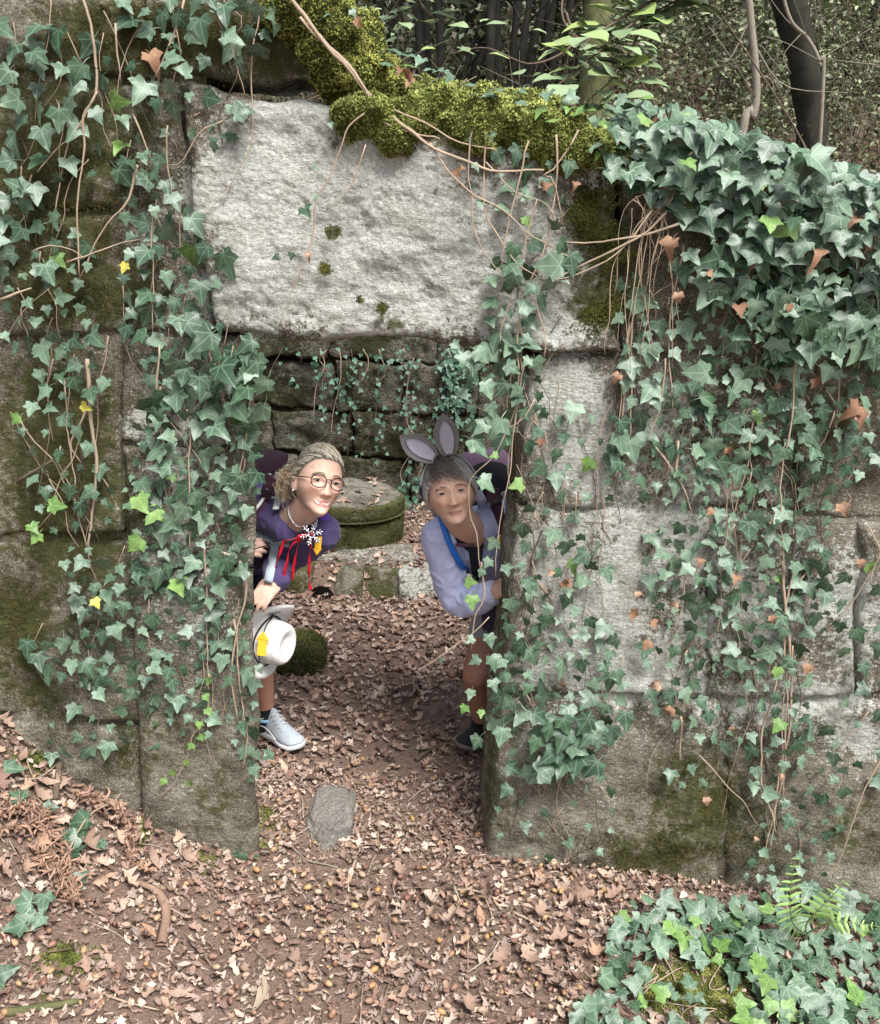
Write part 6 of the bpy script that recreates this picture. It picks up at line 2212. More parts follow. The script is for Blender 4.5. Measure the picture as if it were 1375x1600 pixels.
C = face_colours(hd, V, skW, (.50, .17, .15), 1.0)
lp = hd.inv(V)
isleg = (V[:, 2] < .72)
C = np.where(isleg[:, None], C * np.array([.66, .52, .46]), C)
bodyV, bodyF = V, F
body = link('body', np_mesh('body', at(W_, V), F, M['skin'], C), W_)

# mouth: an open smile with teeth
u = np.linspace(-1, 1, 22)
v = np.linspace(-1, 1, 6)
Ug, Vg = np.meshgrid(u, v)
cz = -.0715 + .0080 * Ug ** 2
hz = .0086 * np.sqrt(np.clip(1 - Ug ** 2, 0, 1))
xx_, zz_ = Ug * .0275, cz + Vg * hz
yy_ = hd.fy(xx_, np.full_like(zz_, -.0715)) + .0028
link('teeth', np_mesh('teeth', at(W_, hd.w(np.stack([xx_, yy_, zz_], -1).reshape(-1, 3))), sheet(22, 6), M['white_gloss']), W_)
ml = MB()
for sgn, r_ in ((1, .0020), (-1, .0026)):
    uu = np.linspace(-1.06, 1.06, 24)
    x_ = uu * .0282
    z_ = -.0715 + .0080 * uu ** 2 + sgn * (.0088 * np.sqrt(np.clip(1 - (uu / 1.06) ** 2, 0, 1)) + .0008)
    y_ = hd.fy(x_, np.full(24, -.0715)) + .0022
    Vt, Ft = tube(hd.w(np.stack([x_, y_, z_], -1)), r_ * np.sqrt(np.clip(1.1 - (uu / 1.06) ** 2, .1, 1)), 8)
    ml.add(Vt, Ft, (.50, .18, .16))
ml.build('lips', M['skin'], W_)
eye_set(hd, W_, (.12, .10, .07), .55)
brow(hd, W_, (.30, .22, .15), .004, .003, .023, 40)

# hair drawn back to a curly ponytail
mh = MB()
D, Fh = uvsphere(90, 60)
Ph = head_shape(D, **hd.kw)
hs = D[:, 2] - hairline(D[:, 1])
Vh = hd.w(Ph * (.80 + .19 * sm(hs, -.12, -.02) + .085 * sm(hs, -.02, .25))[:, None])
mh.add(Vh, Fh, np.array([.20, .165, .13]))
Td = nrm(np.array([.74, -.66, .02]))
roots = scalp_roots(3800)
for d in roots:
    sl_ = np.linspace(0, 1, 9)
    om = math.acos(np.clip(d @ Td, -1, 1))
    if om < .08:
        continue
    dd = (np.sin((1 - sl_) * om)[:, None] * d + np.sin(sl_ * om)[:, None] * Td) / math.sin(om)
    lift = 1.07 + .10 * np.sin(np.pi * np.clip(sl_ * .8 + .12, 0, 1)) + rng.normal(0, .016)
    p = head_shape(dd, **hd.kw) * lift[:, None] + rng.normal(0, .0010, (9, 3))
    Vt, Ft = tube(hd.w(p), np.linspace(.00085, .0007, 9), 3, False)
    streak = fbm(d[None] * np.array([14, 3, 3]), 1.0, 2, 611)[0] + rng.normal(0, .25)
    c = np.array([.76, .69, .55]) if streak > .0 else np.array([.46, .39, .30]) if streak > -.22 else np.array([.15, .135, .115])
    mh.add(Vt, Ft, c * rng.uniform(.8, 1.2))
b0 = hd.w(head_shape(Td[None], **hd.kw)[0] * 1.10)
for k in range(520):
    s0 = b0 + rng.normal(0, .016, 3)
    L = rng.uniform(.035, .08)
    t = np.linspace(0, 1, 16)
    ph, w = rng.uniform(0, 6.28), rng.uniform(2.0, 4.0)
    out = nrm(np.array([rng.normal(0, .6), rng.normal(0, .5), 0.0]) + nrm(b0 - hd.c) * 1.3)
    p = s0 + out * (.028 * np.sin(np.clip(t * 1.4, 0, 1.57)))[:, None] * rng.uniform(.5, 1.1) + np.array([0, 0, -1.0]) * (L * t ** 1.3)[:, None] + np.array([0, 0, .02]) * np.sin(np.pi * t)[:, None]
    p = p + np.stack([np.cos(ph + t * w * 6.28), np.sin(ph + t * w * 6.28), .3 * np.sin(2 * ph + t * w * 6.28)], -1) * (.009 * np.clip(t * 3, 0, 1))[:, None]
    Vt, Ft = tube(p, np.linspace(.0009, .0005, 16), 3, False)
    mh.add(Vt, Ft, np.array([[.58, .44, .28], [.66, .53, .37], [.38, .28, .18]][rng.integers(3)]) * rng.uniform(.8, 1.2))
for k in range(60):                                   # loose wisps
    d = scalp_roots(4)[0]
    p0 = head_shape(d[None], **hd.kw)[0] * 1.06
    e = p0 * rng.uniform(1.05, 1.18) + rng.normal(0, .02, 3)
    Vt, Ft = tube(hd.w(spline([p0, (p0 + e) / 2 + rng.normal(0, .008, 3), e], 7)), .0006, 3, False)
    mh.add(Vt, Ft, (.48, .40, .30))
mh.build('hair', M['hair'], W_)

# clothes
mb = MB()
torso_pieces(mb, neck, shR, shL, hip, .013)
mb.add(*chain([shR, shR * .3 + P(428, 805, 3.14) * .7, P(446, 828, 3.06)], [.064, .062, .045], 18, 6))
mb.add(*chain([shR, elR, haR - (haR - elR) * .25], [.064, .052, .043], 18, 6))
mb.add(*chain([shL, elL, wrL - (wrL - elL) * .05], [.066, .062, .043], 18, 6))
V, F = fabric_mesh(mb, .006, 81, .009)
link('top', np_mesh('top', at(W_, V), F, M['purple']), W_)
topW = bvh_of(V, F)
topV, topF = V, F
mb = MB()
for h_, k_ in ((hip + lat * -.085, kR), (hip + lat * .085, kL)):
    mb.add(*chain([h_, h_ * .2 + k_ * .8], [.112, .085], 20, 8))
mb.add(*chain([hip - lat * .08 + np.array([0, 0, .02]), hip + lat * .08 + np.array([0, 0, .02])], [.118, .118], 20, 6))
V, F = fabric_mesh(mb, .008, 82, .004)
link('shorts', np_mesh('shorts', at(W_, V), F, M['navy']), W_)
shortsW = bvh_of(V, F)
# skin at the scooped neck: a soft plate just proud of the jersey
mb = MB()
nk = [hit(topW, *a, lift=-.004) for a in ((437, 800), (445, 820), (460, 828), (476, 826))]
cpt = hit(topW, 456, 815, lift=-.012)
mb.add(*ellipsoid(cpt, (.034, .03, .030), np.stack([cR, -cF, cU], -1), 26, 18))
mbn = mb
V, F, C = mb.arrays()
link('neckline', np_mesh('neckline', at(W_, V), F, M['skin'], np.tile(np.array(skW) * .9, (len(V), 1))), W_)
# socks and shoes
for a_, toe_px, nm in ((aL, (471, 1173), 1), (aR, None, 0)):
    mb = MB().add(*chain([a_ + np.array([0, 0, .012]), a_ * np.array([1, 1, 0]) + np.array([0, 0, .075])], [.0445, .047], 20, 4))
    V, F, C = mb.arrays()
    link('sock', np_mesh('sock', at(W_, V), F, M['black_cloth']), W_)
    if toe_px:
        toe = G(toe_px[0], toe_px[1], .035)
        dr = nrm((toe - a_) * np.array([1, 1, 0]))
    else:
        dr = nrm(np.array([.5, -.85, 0]))
        toe = a_ * np.array([1, 1, 0]) + dr * .20
    toe = toe * np.array([1, 1, 0]) + np.array([0, 0, .032])
    heel = toe - dr * .25
    shoe(W_, a_, heel, toe, M['shoe_pale'], M['sole_pale'], .047, M['sole_pale'], .112)
    V, F = tube(np.array([a_ * np.array([1, 1, 0]) + np.array([math.cos(t), math.sin(t), 0]) * .046 + np.array([0, 0, .112]) for t in np.linspace(0, 6.28, 22)]), .007, 6)
    link('shoe_collar', np_mesh('shoe_collar', at(W_, V), F, m_plain('pale_blue_lining', (.25, .50, .66), .7)), W_)

# necklace
neckV, neckF, _ = mbn.arrays()
allV = np.concatenate([topV, bodyV, neckV])
neckB = bvh_of(allV, [f for f in topF] + [f + len(topV) for f in bodyF] + [f + len(topV) + len(bodyV) for f in neckF])
for off, r_ in ((0, .0022), (5, .0016)):
    pts = [hit(neckB, a, b, .006) for a, b in ((448, 776), (450, 795 + off), (455, 812 + off), (466, 823 + off), (476, 818 + off), (480, 806 + off))]
    pass
    path = spline(pts, 44)
    m = MB()
    for q in path:
        m.add(*ellipsoid(q, (r_ * 1.3,) * 3, None, 6, 4))
    V, F, C = m.arrays()
    o = link('necklace', np_mesh('necklace', V - path[20], F, M['silver']), None, Matrix.Translation(Vector(path[20])))
    tag(o, 'pale beaded necklace close round the smiling person\'s neck' if off == 0 else 'finer second strand of beads just below the first', 'necklace')
e0 = hd.w((.079, -.006, -.043))
tag(link('earring', np_mesh('earring', *ellipsoid((0, 0, 0), (.005,) * 3, None, 10, 8), mat=M['silver']), None, Matrix.Translation(Vector(e0))), 'small pearl ear stud in the smiling person\'s ear', 'earring')

# glasses
gl = thing('eyeglasses', 'round dark red framed glasses on the smiling person\'s face', 'glasses', hd.w((0, .11, 0)))
for e in (-1, 1):
    a = np.linspace(0, 2 * math.pi, 40)
    cx, czz = e * .0325, -.003
    yb = .104
    q = np.stack([cx + .0245 * np.sign(np.cos(a)) * np.abs(np.cos(a)) ** .9, yb - .010 * ((cx + .0245 * np.cos(a)) / .05) ** 2, czz + .0205 * np.sign(np.sin(a)) * np.abs(np.sin(a)) ** .9 + .002 * np.cos(a) * e * 0], -1)
    V, F = tube(hd.w(q), .0020, 8, False)
    link('rim', np_mesh('rim', at(gl, V), F, M['frame_dark']), gl)
    V, F = tube(hd.w(spline([(e * .057, .094, .004), (e * .074, .05, .004), (e * .083, -.01, .003)], 14)), .0016, 6)
    link('temple', np_mesh('temple', at(gl, V), F, M['frame_dark']), gl)
V, F = tube(hd.w(spline([(-.009, .104, .004), (0, .107, .007), (.009, .104, .004)], 8)), .0019, 6)
link('bridge', np_mesh('bridge', at(gl, V), F, M['frame_dark']), gl)


# rucksack: rounded sack on the back, lid, straps
def sack(c, ax, r, seed, voxel=.01):
    D, F = uvsphere(40, 28)
    D2 = np.sign(D) * np.abs(D) ** .62
    V = (D2 * np.asarray(r)) @ np.asarray(ax).T + np.asarray(c)
    V = V + nrm(V - np.asarray(c)) * (fbm(V, 8, 3, seed) * .02)[:, None]
    return V, F


spine = nrm((shR + shL) / 2 - hip)
backW = nrm(np.cross(lat, spine))
if backW[1] < 0:
    backW = -backW
axW = np.stack([lat, backW, spine], -1)
cW = (shR + shL) / 2 * .62 + hip * .38 + backW * .20
bp = thing('backpack', 'maroon and lilac hiking backpack on the back of the smiling person', 'backpack', cW)
V, F = sack(cW, axW, (.145, .095, .23), 5)
link('sack', np_mesh('sack', at(bp, V), F, M['maroon']), bp)
cl = P(400, 726, 3.42)
V, F = sack(cl, axW, (.12, .09, .045), 6)
link('lid', np_mesh('lid', at(bp, V), F, M['maroon']), bp)
V, F = sack(P(388, 764, 3.30), axW, (.075, .05, .05), 7)
link('side_pocket', np_mesh('side_pocket', at(bp, V), F, M['lilac']), bp)


def surf_strap(parent, bvh, pxs, w, mat, name='strap', lift=.006, thick=.004, wd=None, n=20, default=3.1):
    q = spline([(a, b, 0) for a, b in pxs], n)
    path = np.array([hit(bvh, a[0], a[1], lift, default) for a in q])
    # even out jumps in depth
    for _ in range(3):
        path[1:-1] = (path[:-2] + 2 * path[1:-1] + path[2:]) / 4
    T = nrm(np.gradient(path, axis=0))
    wd = np.cross(T, cF) if wd is None else wd
    V, F = ribbon(path, wd, w, thick)
    return link(name, np_mesh(name, at(parent, V), F, mat), parent)


surf_strap(bp, topW, [(424, 742), (420, 760), (412, 782), (396, 806), (388, 818)], .040, M['maroon'], lift=.012, thick=.012)
surf_strap(bp, topW, [(434, 738), (438, 760), (434, 782), (431, 795)], .021, M['whitestrap'], lift=.05, thick=.008)
surf_strap(bp, topW, [(422, 740), (418, 762), (411, 780), (396, 800)], .010, M['whitestrap'], lift=.05, thick=.005)
surf_strap(bp, topW, [(413, 776), (424, 778), (434, 779)], .012, M['whitestrap'], lift=.05, thick=.005)
surf_strap(bp, topW, [(389, 829), (405, 837), (422, 844), (438, 849), (452, 851)], .020, M['greystrap'], lift=.008, thick=.004, name='chest_strap')
surf_strap(bp, topW, [(430, 849), (427, 868), (423, 890), (419, 910)], .030, M['greystrap'], lift=.026, thick=.004, name='hanging_strap', default=3.02)
surf_strap(bp, topW, [(484, 800), (487, 815), (484, 830)], .032, M['navy'], lift=.012, thick=.010)
surf_strap(bp, topW, [(492, 798), (494, 814), (491, 828)], .010, M['greystrap'], lift=.018, thick=.004)
V, F = sack(P(507, 806, 3.07), np.stack([cR, cF, cU], -1), (.022, .02, .024), 9)
link('stuff_pouch', np_mesh('stuff_pouch', at(bp, V), F, M['violet']), bp)


def arrow_patch(name, label, centre, s, mat, up_, right, parent=None):
    pts = np.array([(-.26, -.75), (.26, -.75), (.26, .25), (.42, .20), (0, .75), (-.42, .20), (-.26, .25)])
    n_ = np.cross(right, up_)
    A = centre + s * (pts[:, :1] * right + pts[:, 1:] * up_) + n_ * .002
    B = A - n_ * .006
    V = np.concatenate([A, B])
    F4 = [(0, 1, 2, 6), (7, 13, 9, 8)] + [(i, i + 7, (i + 1) % 7 + 7, (i + 1) % 7) for i in range(7)]
    F3 = [(3, 4, 5), (10, 12, 11), (2, 5, 6), (2, 3, 5), (9, 13, 12), (9, 12, 10)]
    if parent is not None:
        return link(name, np_mesh(name, at(parent, V), [np.array(F4), np.array(F3)], mat, smooth=False), parent)
    o = link(name, np_mesh(name, V - centre, [np.array(F4), np.array(F3)], mat, smooth=False), None, Matrix.Translation(Vector(centre)))
    return tag(o, label, 'badge')


arrow_patch('arrow_badge', 'yellow arrow tag hanging below the silver snowflake', P(496.5, 853, 2.97), .042, M['yellow'], nrm(-cU * .95 - cR * .1), nrm(-cR + .5 * cF))

# wand with a silver snowflake and red ribbons
w0, w1 = P(396, 858, 3.07), P(487, 835, 2.93)
wand = thing('wand', 'thin wand with a silver snowflake and long red ribbons, held at the left jamb', 'wand', (w0 + w1) / 2)
V, F = tube(np.stack([w0, w1]), .0022, 6)
link('rod', np_mesh('rod', at(wand, V), F, M['silver']), wand)
m = MB()
cs = w1 + cF * -.004
for k in range(6):
    a = k / 6 * 2 * math.pi + .25
    d = math.cos(a) * cR + math.sin(a) * cU
    sd = -math.sin(a) * cR + math.cos(a) * cU
    m.add(*tube(np.stack([cs, cs + d * .036]), [.0032, .0020], 6))
    m.add(*ellipsoid(cs + d * .036, (.0035,) * 3, None, 8, 6))
    for f, l in ((.016, .008), (.025, .011)):
        for e in (-1, 1):
            m.add(*tube(np.stack([cs + d * f, cs + d * (f + l * .75) + sd * e * l]), [.0024, .0018], 6))
    m.add(*tube(np.stack([cs + d * .012, cs + (math.cos(a + 1.047) * cR + math.sin(a + 1.047) * cU) * .012]), [.002, .002], 6))
V, F, C = m.arrays()
sf = link('snowflake', np_mesh('snowflake', at(wand, V), F, M['silver']), wand)
V, F = ellipsoid(cs - cF * .003, (.0075, .005, .0075), None, 12, 8)
link('gem', np_mesh('gem', at(wand, V) - 0, F, m_plain('red_gem', (.20, .01, .015), .15, .6, .1, 100, 0)), sf)
for q in ([(478, 834), (458, 842), (444, 846), (436, 868), (429, 890), (424, 905)], [(474, 836), (454, 855), (448, 880), (443, 900), (437, 918)], [(478, 836), (468, 845), (462, 868), (458, 890), (456, 906)], [(485, 842), (485, 862), (483, 885), (483, 905), (486, 923)]):
    path = spline([P(a, b, 2.95 + .01 * i) for i, (a, b) in enumerate(q)], 26)
    tw = np.linspace(0, rng.uniform(3, 7), 26)[:, None]
    V, F = ribbon(path + rng.normal(0, .0007, (26, 3)), np.cos(tw) * cR - np.sin(tw) * cF, .0105, .0012)
    link('ribbon', np_mesh('ribbon', at(wand, V), F, M['red']), wand)
m = MB()
for k in range(4):
    m.add(*ellipsoid(P(468 + k * 4, 838 - k * .6, 2.94), (.008, .006, .006), None, 10, 8))
V, F, C = m.arrays()
link('ribbon_knot', np_mesh('ribbon_knot', at(wand, V), F, M['red']), wand)

# white hat held by its brim
hc = P(416, 1000, 3.07)
ha = nrm(cR * .90 - cF * .42 - cU * .16)
hu = nrm(cU - ha * (cU @ ha))
hb = np.cross(ha, hu)
hat = thing('hat', 'white felt hat with black cord hanging upright from the person\'s hand', 'hat', hc)
prof = np.array([(.155, -.004), (.140, .004), (.115, .004), (.096, .004), (.088, .014), (.086, .045), (.083, .070), (.078, .088), (.066, .099), (.050, .097), (.030, .088), (.012, .086), (.0, .086)])
prof = prof * .93
pr = spline(np.stack([prof[:, 0], 0 * prof[:, 0], prof[:, 1]], -1), 60)
ns = 72
a = np.arange(ns) / ns * 2 * math.pi
rad_, hgt = pr[:, 0][:, None], pr[:, 2][:, None]
brim = sm(rad_, .094, .14)
wave = brim * (.020 * np.cos(2 * a + .6) + .012 * np.cos(3 * a + 1.0) + .045 * np.clip(np.cos(a), 0, 1) ** 3)
sq = 1 - .12 * np.abs(np.sin(a)) * (1 - brim)
V = hc + (rad_ * np.cos(a))[..., None] * hu + (rad_ * np.sin(a) * sq)[..., None] * hb + (hgt + wave)[..., None] * ha
Vt = V.reshape(-1, 3)
i = np.arange(59)[:, None] * ns
j = np.arange(ns)[None]
F = np.stack([i + j, i + (j + 1) % ns, i + ns + (j + 1) % ns, i + ns + j], -1).reshape(-1, 4)
me = np_mesh('felt', at(hat, Vt), F, M['hatwhite'])
o = link('felt', me, hat)
md = o.modifiers.new('thick', 'SOLIDIFY')
md.thickness = .003


def hat_pt(ang, r, h):
    return hc + r * math.cos(ang) * hu + r * math.sin(ang) * hb + h * ha


side_a = math.atan2((-cF) @ hb, (-cF) @ hu)        # side that faces the viewer
V, F = tube(np.array([hat_pt(t, .0905, .014 + .004 * math.sin(3 * t)) for t in np.linspace(0, 6.28, 50)]), .0032, 6)
link('cord', np_mesh('cord', at(hat, V), F, M['cord']), hat)
V, F = tube(spline([hat_pt(side_a * 0 + .1, .09, .020), hat_pt(side_a * .5, .091, .034), hat_pt(side_a, .090, .040), hat_pt(side_a * 1.5, .091, .030), hat_pt(side_a * 1.9, .090, .02)], 30), .0020, 6)
link('cord', np_mesh('cord', at(hat, V), F, M['cord']), hat)
for dx in (-.03, .0, .03):
    q0 = hat_pt(.12, .094, .020)
    V, F = tube(spline([q0, q0 + cU * .012 + cR * dx * .4 - cF * .004, q0 + cU * .016 + cR * dx], 8), .0018, 5)
    link('cord', np_mesh('cord', at(hat, V), F, M['cord']), hat)
V, F = sack(hat_pt(side_a * 1.75, .090, .022), np.stack([cR, cF, cU], -1), (.014, .009, .010), 12)
link('toggle', np_mesh('toggle', at(hat, V), F, m_plain('grey_toggle', (.13, .17, .17), .5)), hat)
arrow_patch('arrow_patch', None, hat_pt(side_a * .98, .0845, .044) - cF * .006, .058, M['yellow'], nrm(hu * 1.0 - ha * .05), nrm(-np.cross(nrm(hu), -cF) * -1), hat)

# ======================================================== person on the right: rabbit ears, lavender shirt
Z_ = thing('person', 'short grey haired person in a lavender shirt, bending out from behind the right jamb', 'person', G(800, 1190, .02))
hm = Head(P(704, 769, 3.06), None, RAD(2), RAD(-11), .985, nose=1.12, smile=.55, jaw=.25, wide=1.05)
skM = (.53, .325, .24)
hm.skin_c = skM
neck = P(733, 826, 3.16)
shA, shB = P(690, 838, 3.16), P(792, 812, 3.33)
hip = np.array([.36, 3.62, .74])
elA, wrA = P(716, 936, 3.16), P(772, 926, 3.03)
elB, wrB = P(860, 900, 3.45), P(850, 970, 3.36)
kA, aA = P(746, 1052, 3.30), P(752, 1125, 3.45)
kB, aB = np.array([.50, 3.36, .42]), np.array([.48, 3.55, .10])
lat = nrm(shB - shA)
mb = hm.skin(MB())
mb.add(*chain([neck + (neck - hm.c) * .1, neck * .4 + hm.w((0, -.02, -.075)) * .6, hm.w((0, -.018, -.05))], [.062, .056, .058], 20, 6))
torso_pieces(mb, neck, shA, shB, hip, 0)
mb.add(*chain([shA, elA, wrA], [.050, .039, .028], 16, 6))
mb.add(*chain([shB, elB, wrB], [.050, .039, .028], 16, 6))
add_hand(mb, wrA, P(796, 910, 2.96) - wrA, -cF * .7 - cR * .2 + cU * .4, 1, (.5, .55, .6, .6), .03, .98, (.4, .6))
add_hand(mb, wrB, np.array([.3, -.4, -.8]), np.array([.5, .5, .3]), 1, (.4, .4, .4, .4))
for h_, k_, a_ in ((hip + lat * -.09, kA, aA), (hip + lat * .09, kB, aB)):
    mb.add(*chain([h_, k_], [.090, .060], 20, 8))
    mb.add(*chain([k_, k_ * .65 + a_ * .35 + np.array([0, .025, 0]), a_], [.057, .057, .038], 20, 6))
    mb.add(*ellipsoid(k_ + np.array([0, -.02, 0]), (.045, .045, .05), None, 18, 12))
V, F, N = remesh(mb, .0048, 1, .3)
C = face_colours(hm, V, skM, (.34, .155, .12), .3, .12)
C = np.where((V[:, 2] < .72)[:, None], C * np.array([.62, .50, .45]), C)
link('body', np_mesh('body', at(Z_, V), F, M['skin'], C), Z_)
# closed mouth line
uu = np.linspace(-1, 1, 24)
x_ = uu * .0235
z_ = -.0735 + .0085 * np.abs(uu) ** 2.4
y_ = hm.fy(x_, z_) + .0008
V, F = tube(hm.w(np.stack([x_, y_, z_], -1)), .0011 * np.sqrt(np.clip(1.05 - uu ** 2, .05, 1)), 6)
link('lips', np_mesh('lips', at(Z_, V), F, M['skin'], np.tile((.14, .045, .04), (len(V), 1))), Z_)
eye_set(hm, Z_, (.035, .02, .012), .44)
brow(hm, Z_, (.15, .115, .09), .0042, .0022, .0190, 34)

# short hair: falls from the crown, fringe swept to one side
HL = [-.50, -.25, .02, .16, .40, .58, .60]
mh = MB()
D, Fh = uvsphere(90, 60)
Ph = head_shape(D, **hm.kw)
hs = D[:, 2] - hairline(D[:, 1])
mh.add(hm.w(Ph * (.80 + .19 * sm(hs, -.12, -.02) + .085 * sm(hs, -.02, .25))[:, None]), Fh, np.array([.065, .055, .045]))
HL = [-.55, -.32, -.02, .14, .40, .58, .60]
crown = nrm(np.array([.10, -.35, .95]))
for d in scalp_roots(4200, -.02):
    v = d - crown * (d @ crown)
    v = nrm(v + np.array([-1.1, .25, 0]) * (d[1] > .1) * 1.0 + rng.normal(0, .32, 3))
    v = nrm(v - d * (v @ d))
    arc = rng.uniform(.35, .75) * (1.15 if d[1] > .2 else 1.0)
    t = np.linspace(0, arc, 8)
    dd = np.cos(t)[:, None] * d + np.sin(t)[:, None] * v
    # stop at fringe length
    lim = hairline(dd[:, 1]) - np.where(dd[:, 1] > .2, .27, .20)
    if np.any(dd[:, 2] < lim):
        k = max(3, int(np.argmax(dd[:, 2] < lim)))
        t = np.linspace(0, t[k], 8)
        dd = np.cos(t)[:, None] * d + np.sin(t)[:, None] * v
    lift = 1.07 + .11 * np.sin(np.pi * np.linspace(.2, .85, 8)) * rng.uniform(.2, 1.4) + rng.normal(0, .022)
    base_ = head_shape(dd, nose=0, smile=0, wide=1.05)
    p = base_ * lift[:, None] + rng.normal(0, .0016, (8, 3))
    Vt, Ft = tube(hm.w(p), np.linspace(.0008, .0005, 8), 3, False)
    e = dd[-1]
    silver = sm(abs(e[0]), .40, .8) * .95 + .30 * sm(.50 - e[2], 0, .5) + rng.normal(0, .20)
    c0, c1 = np.array([.13, .105, .088]), np.array([.58, .555, .52])
    g0, g1 = np.clip(silver - .35, 0, 1), np.clip(silver, 0, 1)
    cc = np.array([c0 * (1 - g) + c1 * g for g in np.linspace(g0, g1, 8)])
    mh.add(Vt, Ft, np.repeat(cc, 3, 0) * rng.uniform(.8, 1.2))
mh.build('hair', M['hair'], Z_)

# shirt, undershirt, collar
mb = MB()
torso_pieces(mb, neck, shA, shB, hip, .013)
mb.add(*chain([shA, elA, wrA - (wrA - elA) * .12], [.070, .060, .046], 18, 6))
mb.add(*chain([shB, elB, wrB], [.066, .056, .046], 18, 6))
V, F = fabric_mesh(mb, .006, 91, .008)
link('shirt', np_mesh('shirt', at(Z_, V), F, M['lavender']), Z_)
shirtM = bvh_of(V, F)


def surf_patch(parent, bvh, outline, mat, lift, name, res=3.0, default=3.1, thick=.003, cols=None, bulge=0):
    """a piece of cloth laid on the body: outline surveyed in the photo, given the body's relief and its own thickness"""
    poly = np.asarray(outline, float)
    lo, hi = poly.min(0), poly.max(0)
    xs_, ys_ = np.arange(lo[0], hi[0] + res, res), np.arange(lo[1], hi[1] + res, res)
    # rows clipped to the outline, so that edges follow it exactly
    rows = []
    for y in np.linspace(lo[1] + .3, hi[1] - .3, max(4, int((hi[1] - lo[1]) / res))):
        xi = []
        for (x0, y0), (x1, y1) in zip(poly, np.roll(poly, -1, 0)):
            if (y0 > y) != (y1 > y):
                xi.append(x0 + (y - y0) / (y1 - y0) * (x1 - x0))
        xi = sorted(xi)
        rows.append([(x, y) for x in np.linspace(xi[0], xi[-1], 12)])
    q = np.array(rows)
    ny, nx = q.shape[:2]
    A = np.array([[hit(bvh, *q[i, k], lift, default) for k in range(nx)] for i in range(ny)])
    for _ in range(2):
        A[1:-1, 1:-1] = (A[:-2, 1:-1] + A[2:, 1:-1] + A[1:-1, :-2] + A[1:-1, 2:] + 2 * A[1:-1, 1:-1]) / 6
    Bk = A + nrm(A - EYE) * thick
    n = nx * ny
    f = sheet(nx, ny)
    idx = np.arange(n).reshape(ny, nx)
    ring = np.concatenate([idx[0, :-1], idx[:-1, -1], idx[-1, :0:-1], idx[:0:-1, 0]])
    sk = np.stack([ring, np.roll(ring, -1), np.roll(ring, -1) + n, ring + n], -1)
    V = np.concatenate([A.reshape(-1, 3), Bk.reshape(-1, 3)])
    return link(name, np_mesh(name, at(parent, V), [f, f[:, ::-1] + n, sk], mat, None if cols is None else np.tile(cols, (2 * n, 1))), parent)


surf_patch(Z_, shirtM, [(697, 806), (716, 812), (742, 830), (756, 850), (752, 880), (748, 910), (738, 905), (733, 862), (716, 850), (704, 828)], M['black_cloth'], .014, 'undershirt')
surf_patch(Z_, shirtM, [(722, 812), (744, 800), (752, 815), (762, 840), (754, 856), (740, 838)], M['skin'], .008, 'neckline', cols=np.array(skM) * .95)
surf_patch(Z_, shirtM, [(741, 766), (752, 764), (770, 800), (780, 826), (776, 836), (758, 842), (750, 825), (747, 795)], M['lavender'], .018, 'collar', thick=.006)
surf_patch(Z_, shirtM, [(680, 806), (690, 800), (702, 822), (716, 852), (732, 862), (738, 902), (726, 880), (706, 846), (692, 826)], M['lavender'], .010, 'shirt_placket', thick=.006)
# shorts, waist pack
mb = MB()
for h_, k_ in ((hip + lat * -.09, kA), (hip + lat * .09, kB)):
    mb.add(*chain([h_, h_ * .38 + k_ * .62], [.115, .082], 20, 8))
mb.add(*chain([hip - lat * .08, hip + lat * .08], [.12, .12], 20, 6))
V, F = fabric_mesh(mb, .008, 92, .005)
link('shorts', np_mesh('shorts', at(Z_, V), F, M['greyshort']), Z_)
# socks, shoes
for a_, toe_px in ((aA, (716, 1172)), (aB, None)):
    V, F = chain([a_ + np.array([0, 0, .02]), a_ * np.array([1, 1, 0]) + np.array([0, 0, .075])], [.044, .047], 20, 4)
    link('sock', np_mesh('sock', at(Z_, V), F, M['black_cloth']), Z_)
    if toe_px:
        toe = G(toe_px[0], toe_px[1], .035)
        dr = nrm((toe - a_) * np.array([1, 1, 0]))
    else:
        dr = nrm(np.array([-.3, -.95, 0]))
        toe = a_ * np.array([1, 1, 0]) + dr * .2
    toe = toe * np.array([1, 1, 0]) + np.array([0, 0, .032])
    shoe(Z_, a_, toe - dr * .255, toe, M['shoe_dark'], M['sole_dark'], .049, M['sole_dark'], .112)

# backpack
spine = nrm((shA + shB) / 2 - hip)
bk = nrm(np.cross(lat, spine))
if bk[1] < 0:
    bk = -bk
axM = np.stack([lat, bk, spine], -1)
cM = (shA + shB) / 2 * .62 + hip * .38 + bk * .20
bp2 = thing('backpack', 'mauve lidded hiking backpack behind the person with rabbit ears', 'backpack', cM)
V, F = sack(cM, axM, (.145, .095, .22), 15)
link('sack', np_mesh('sack', at(bp2, V), F, M['waist']), bp2)
V, F = sack(P(768, 731, 3.46), axM, (.115, .10, .032), 16)
link('lid', np_mesh('lid', at(bp2, V), F, M['mauve']), bp2)
V, F = sack(P(775, 752, 3.42), axM, (.12, .09, .06), 17)
link('mesh_pocket', np_mesh('mesh_pocket', at(bp2, V), F, M['black_cloth']), bp2)
surf_strap(bp2, shirtM, [(770, 765), (774, 785), (780, 808), (788, 830)], .045, M['maroon'], lift=.020, thick=.012)
surf_strap(bp2, shirtM, [(752, 742), (756, 748), (758, 756)], .03, M['whitestrap'], lift=.03, thick=.006, default=3.3)
surf_strap(bp2, shirtM, [(788, 768), (793, 778), (800, 784)], .03, M['whitestrap'], lift=.03, thick=.010, default=3.3)
surf_strap(bp2, shirtM, [(712, 851), (726, 852), (742, 851)], .013, M['maroon'], lift=.022, thick=.004, name='chest_strap')
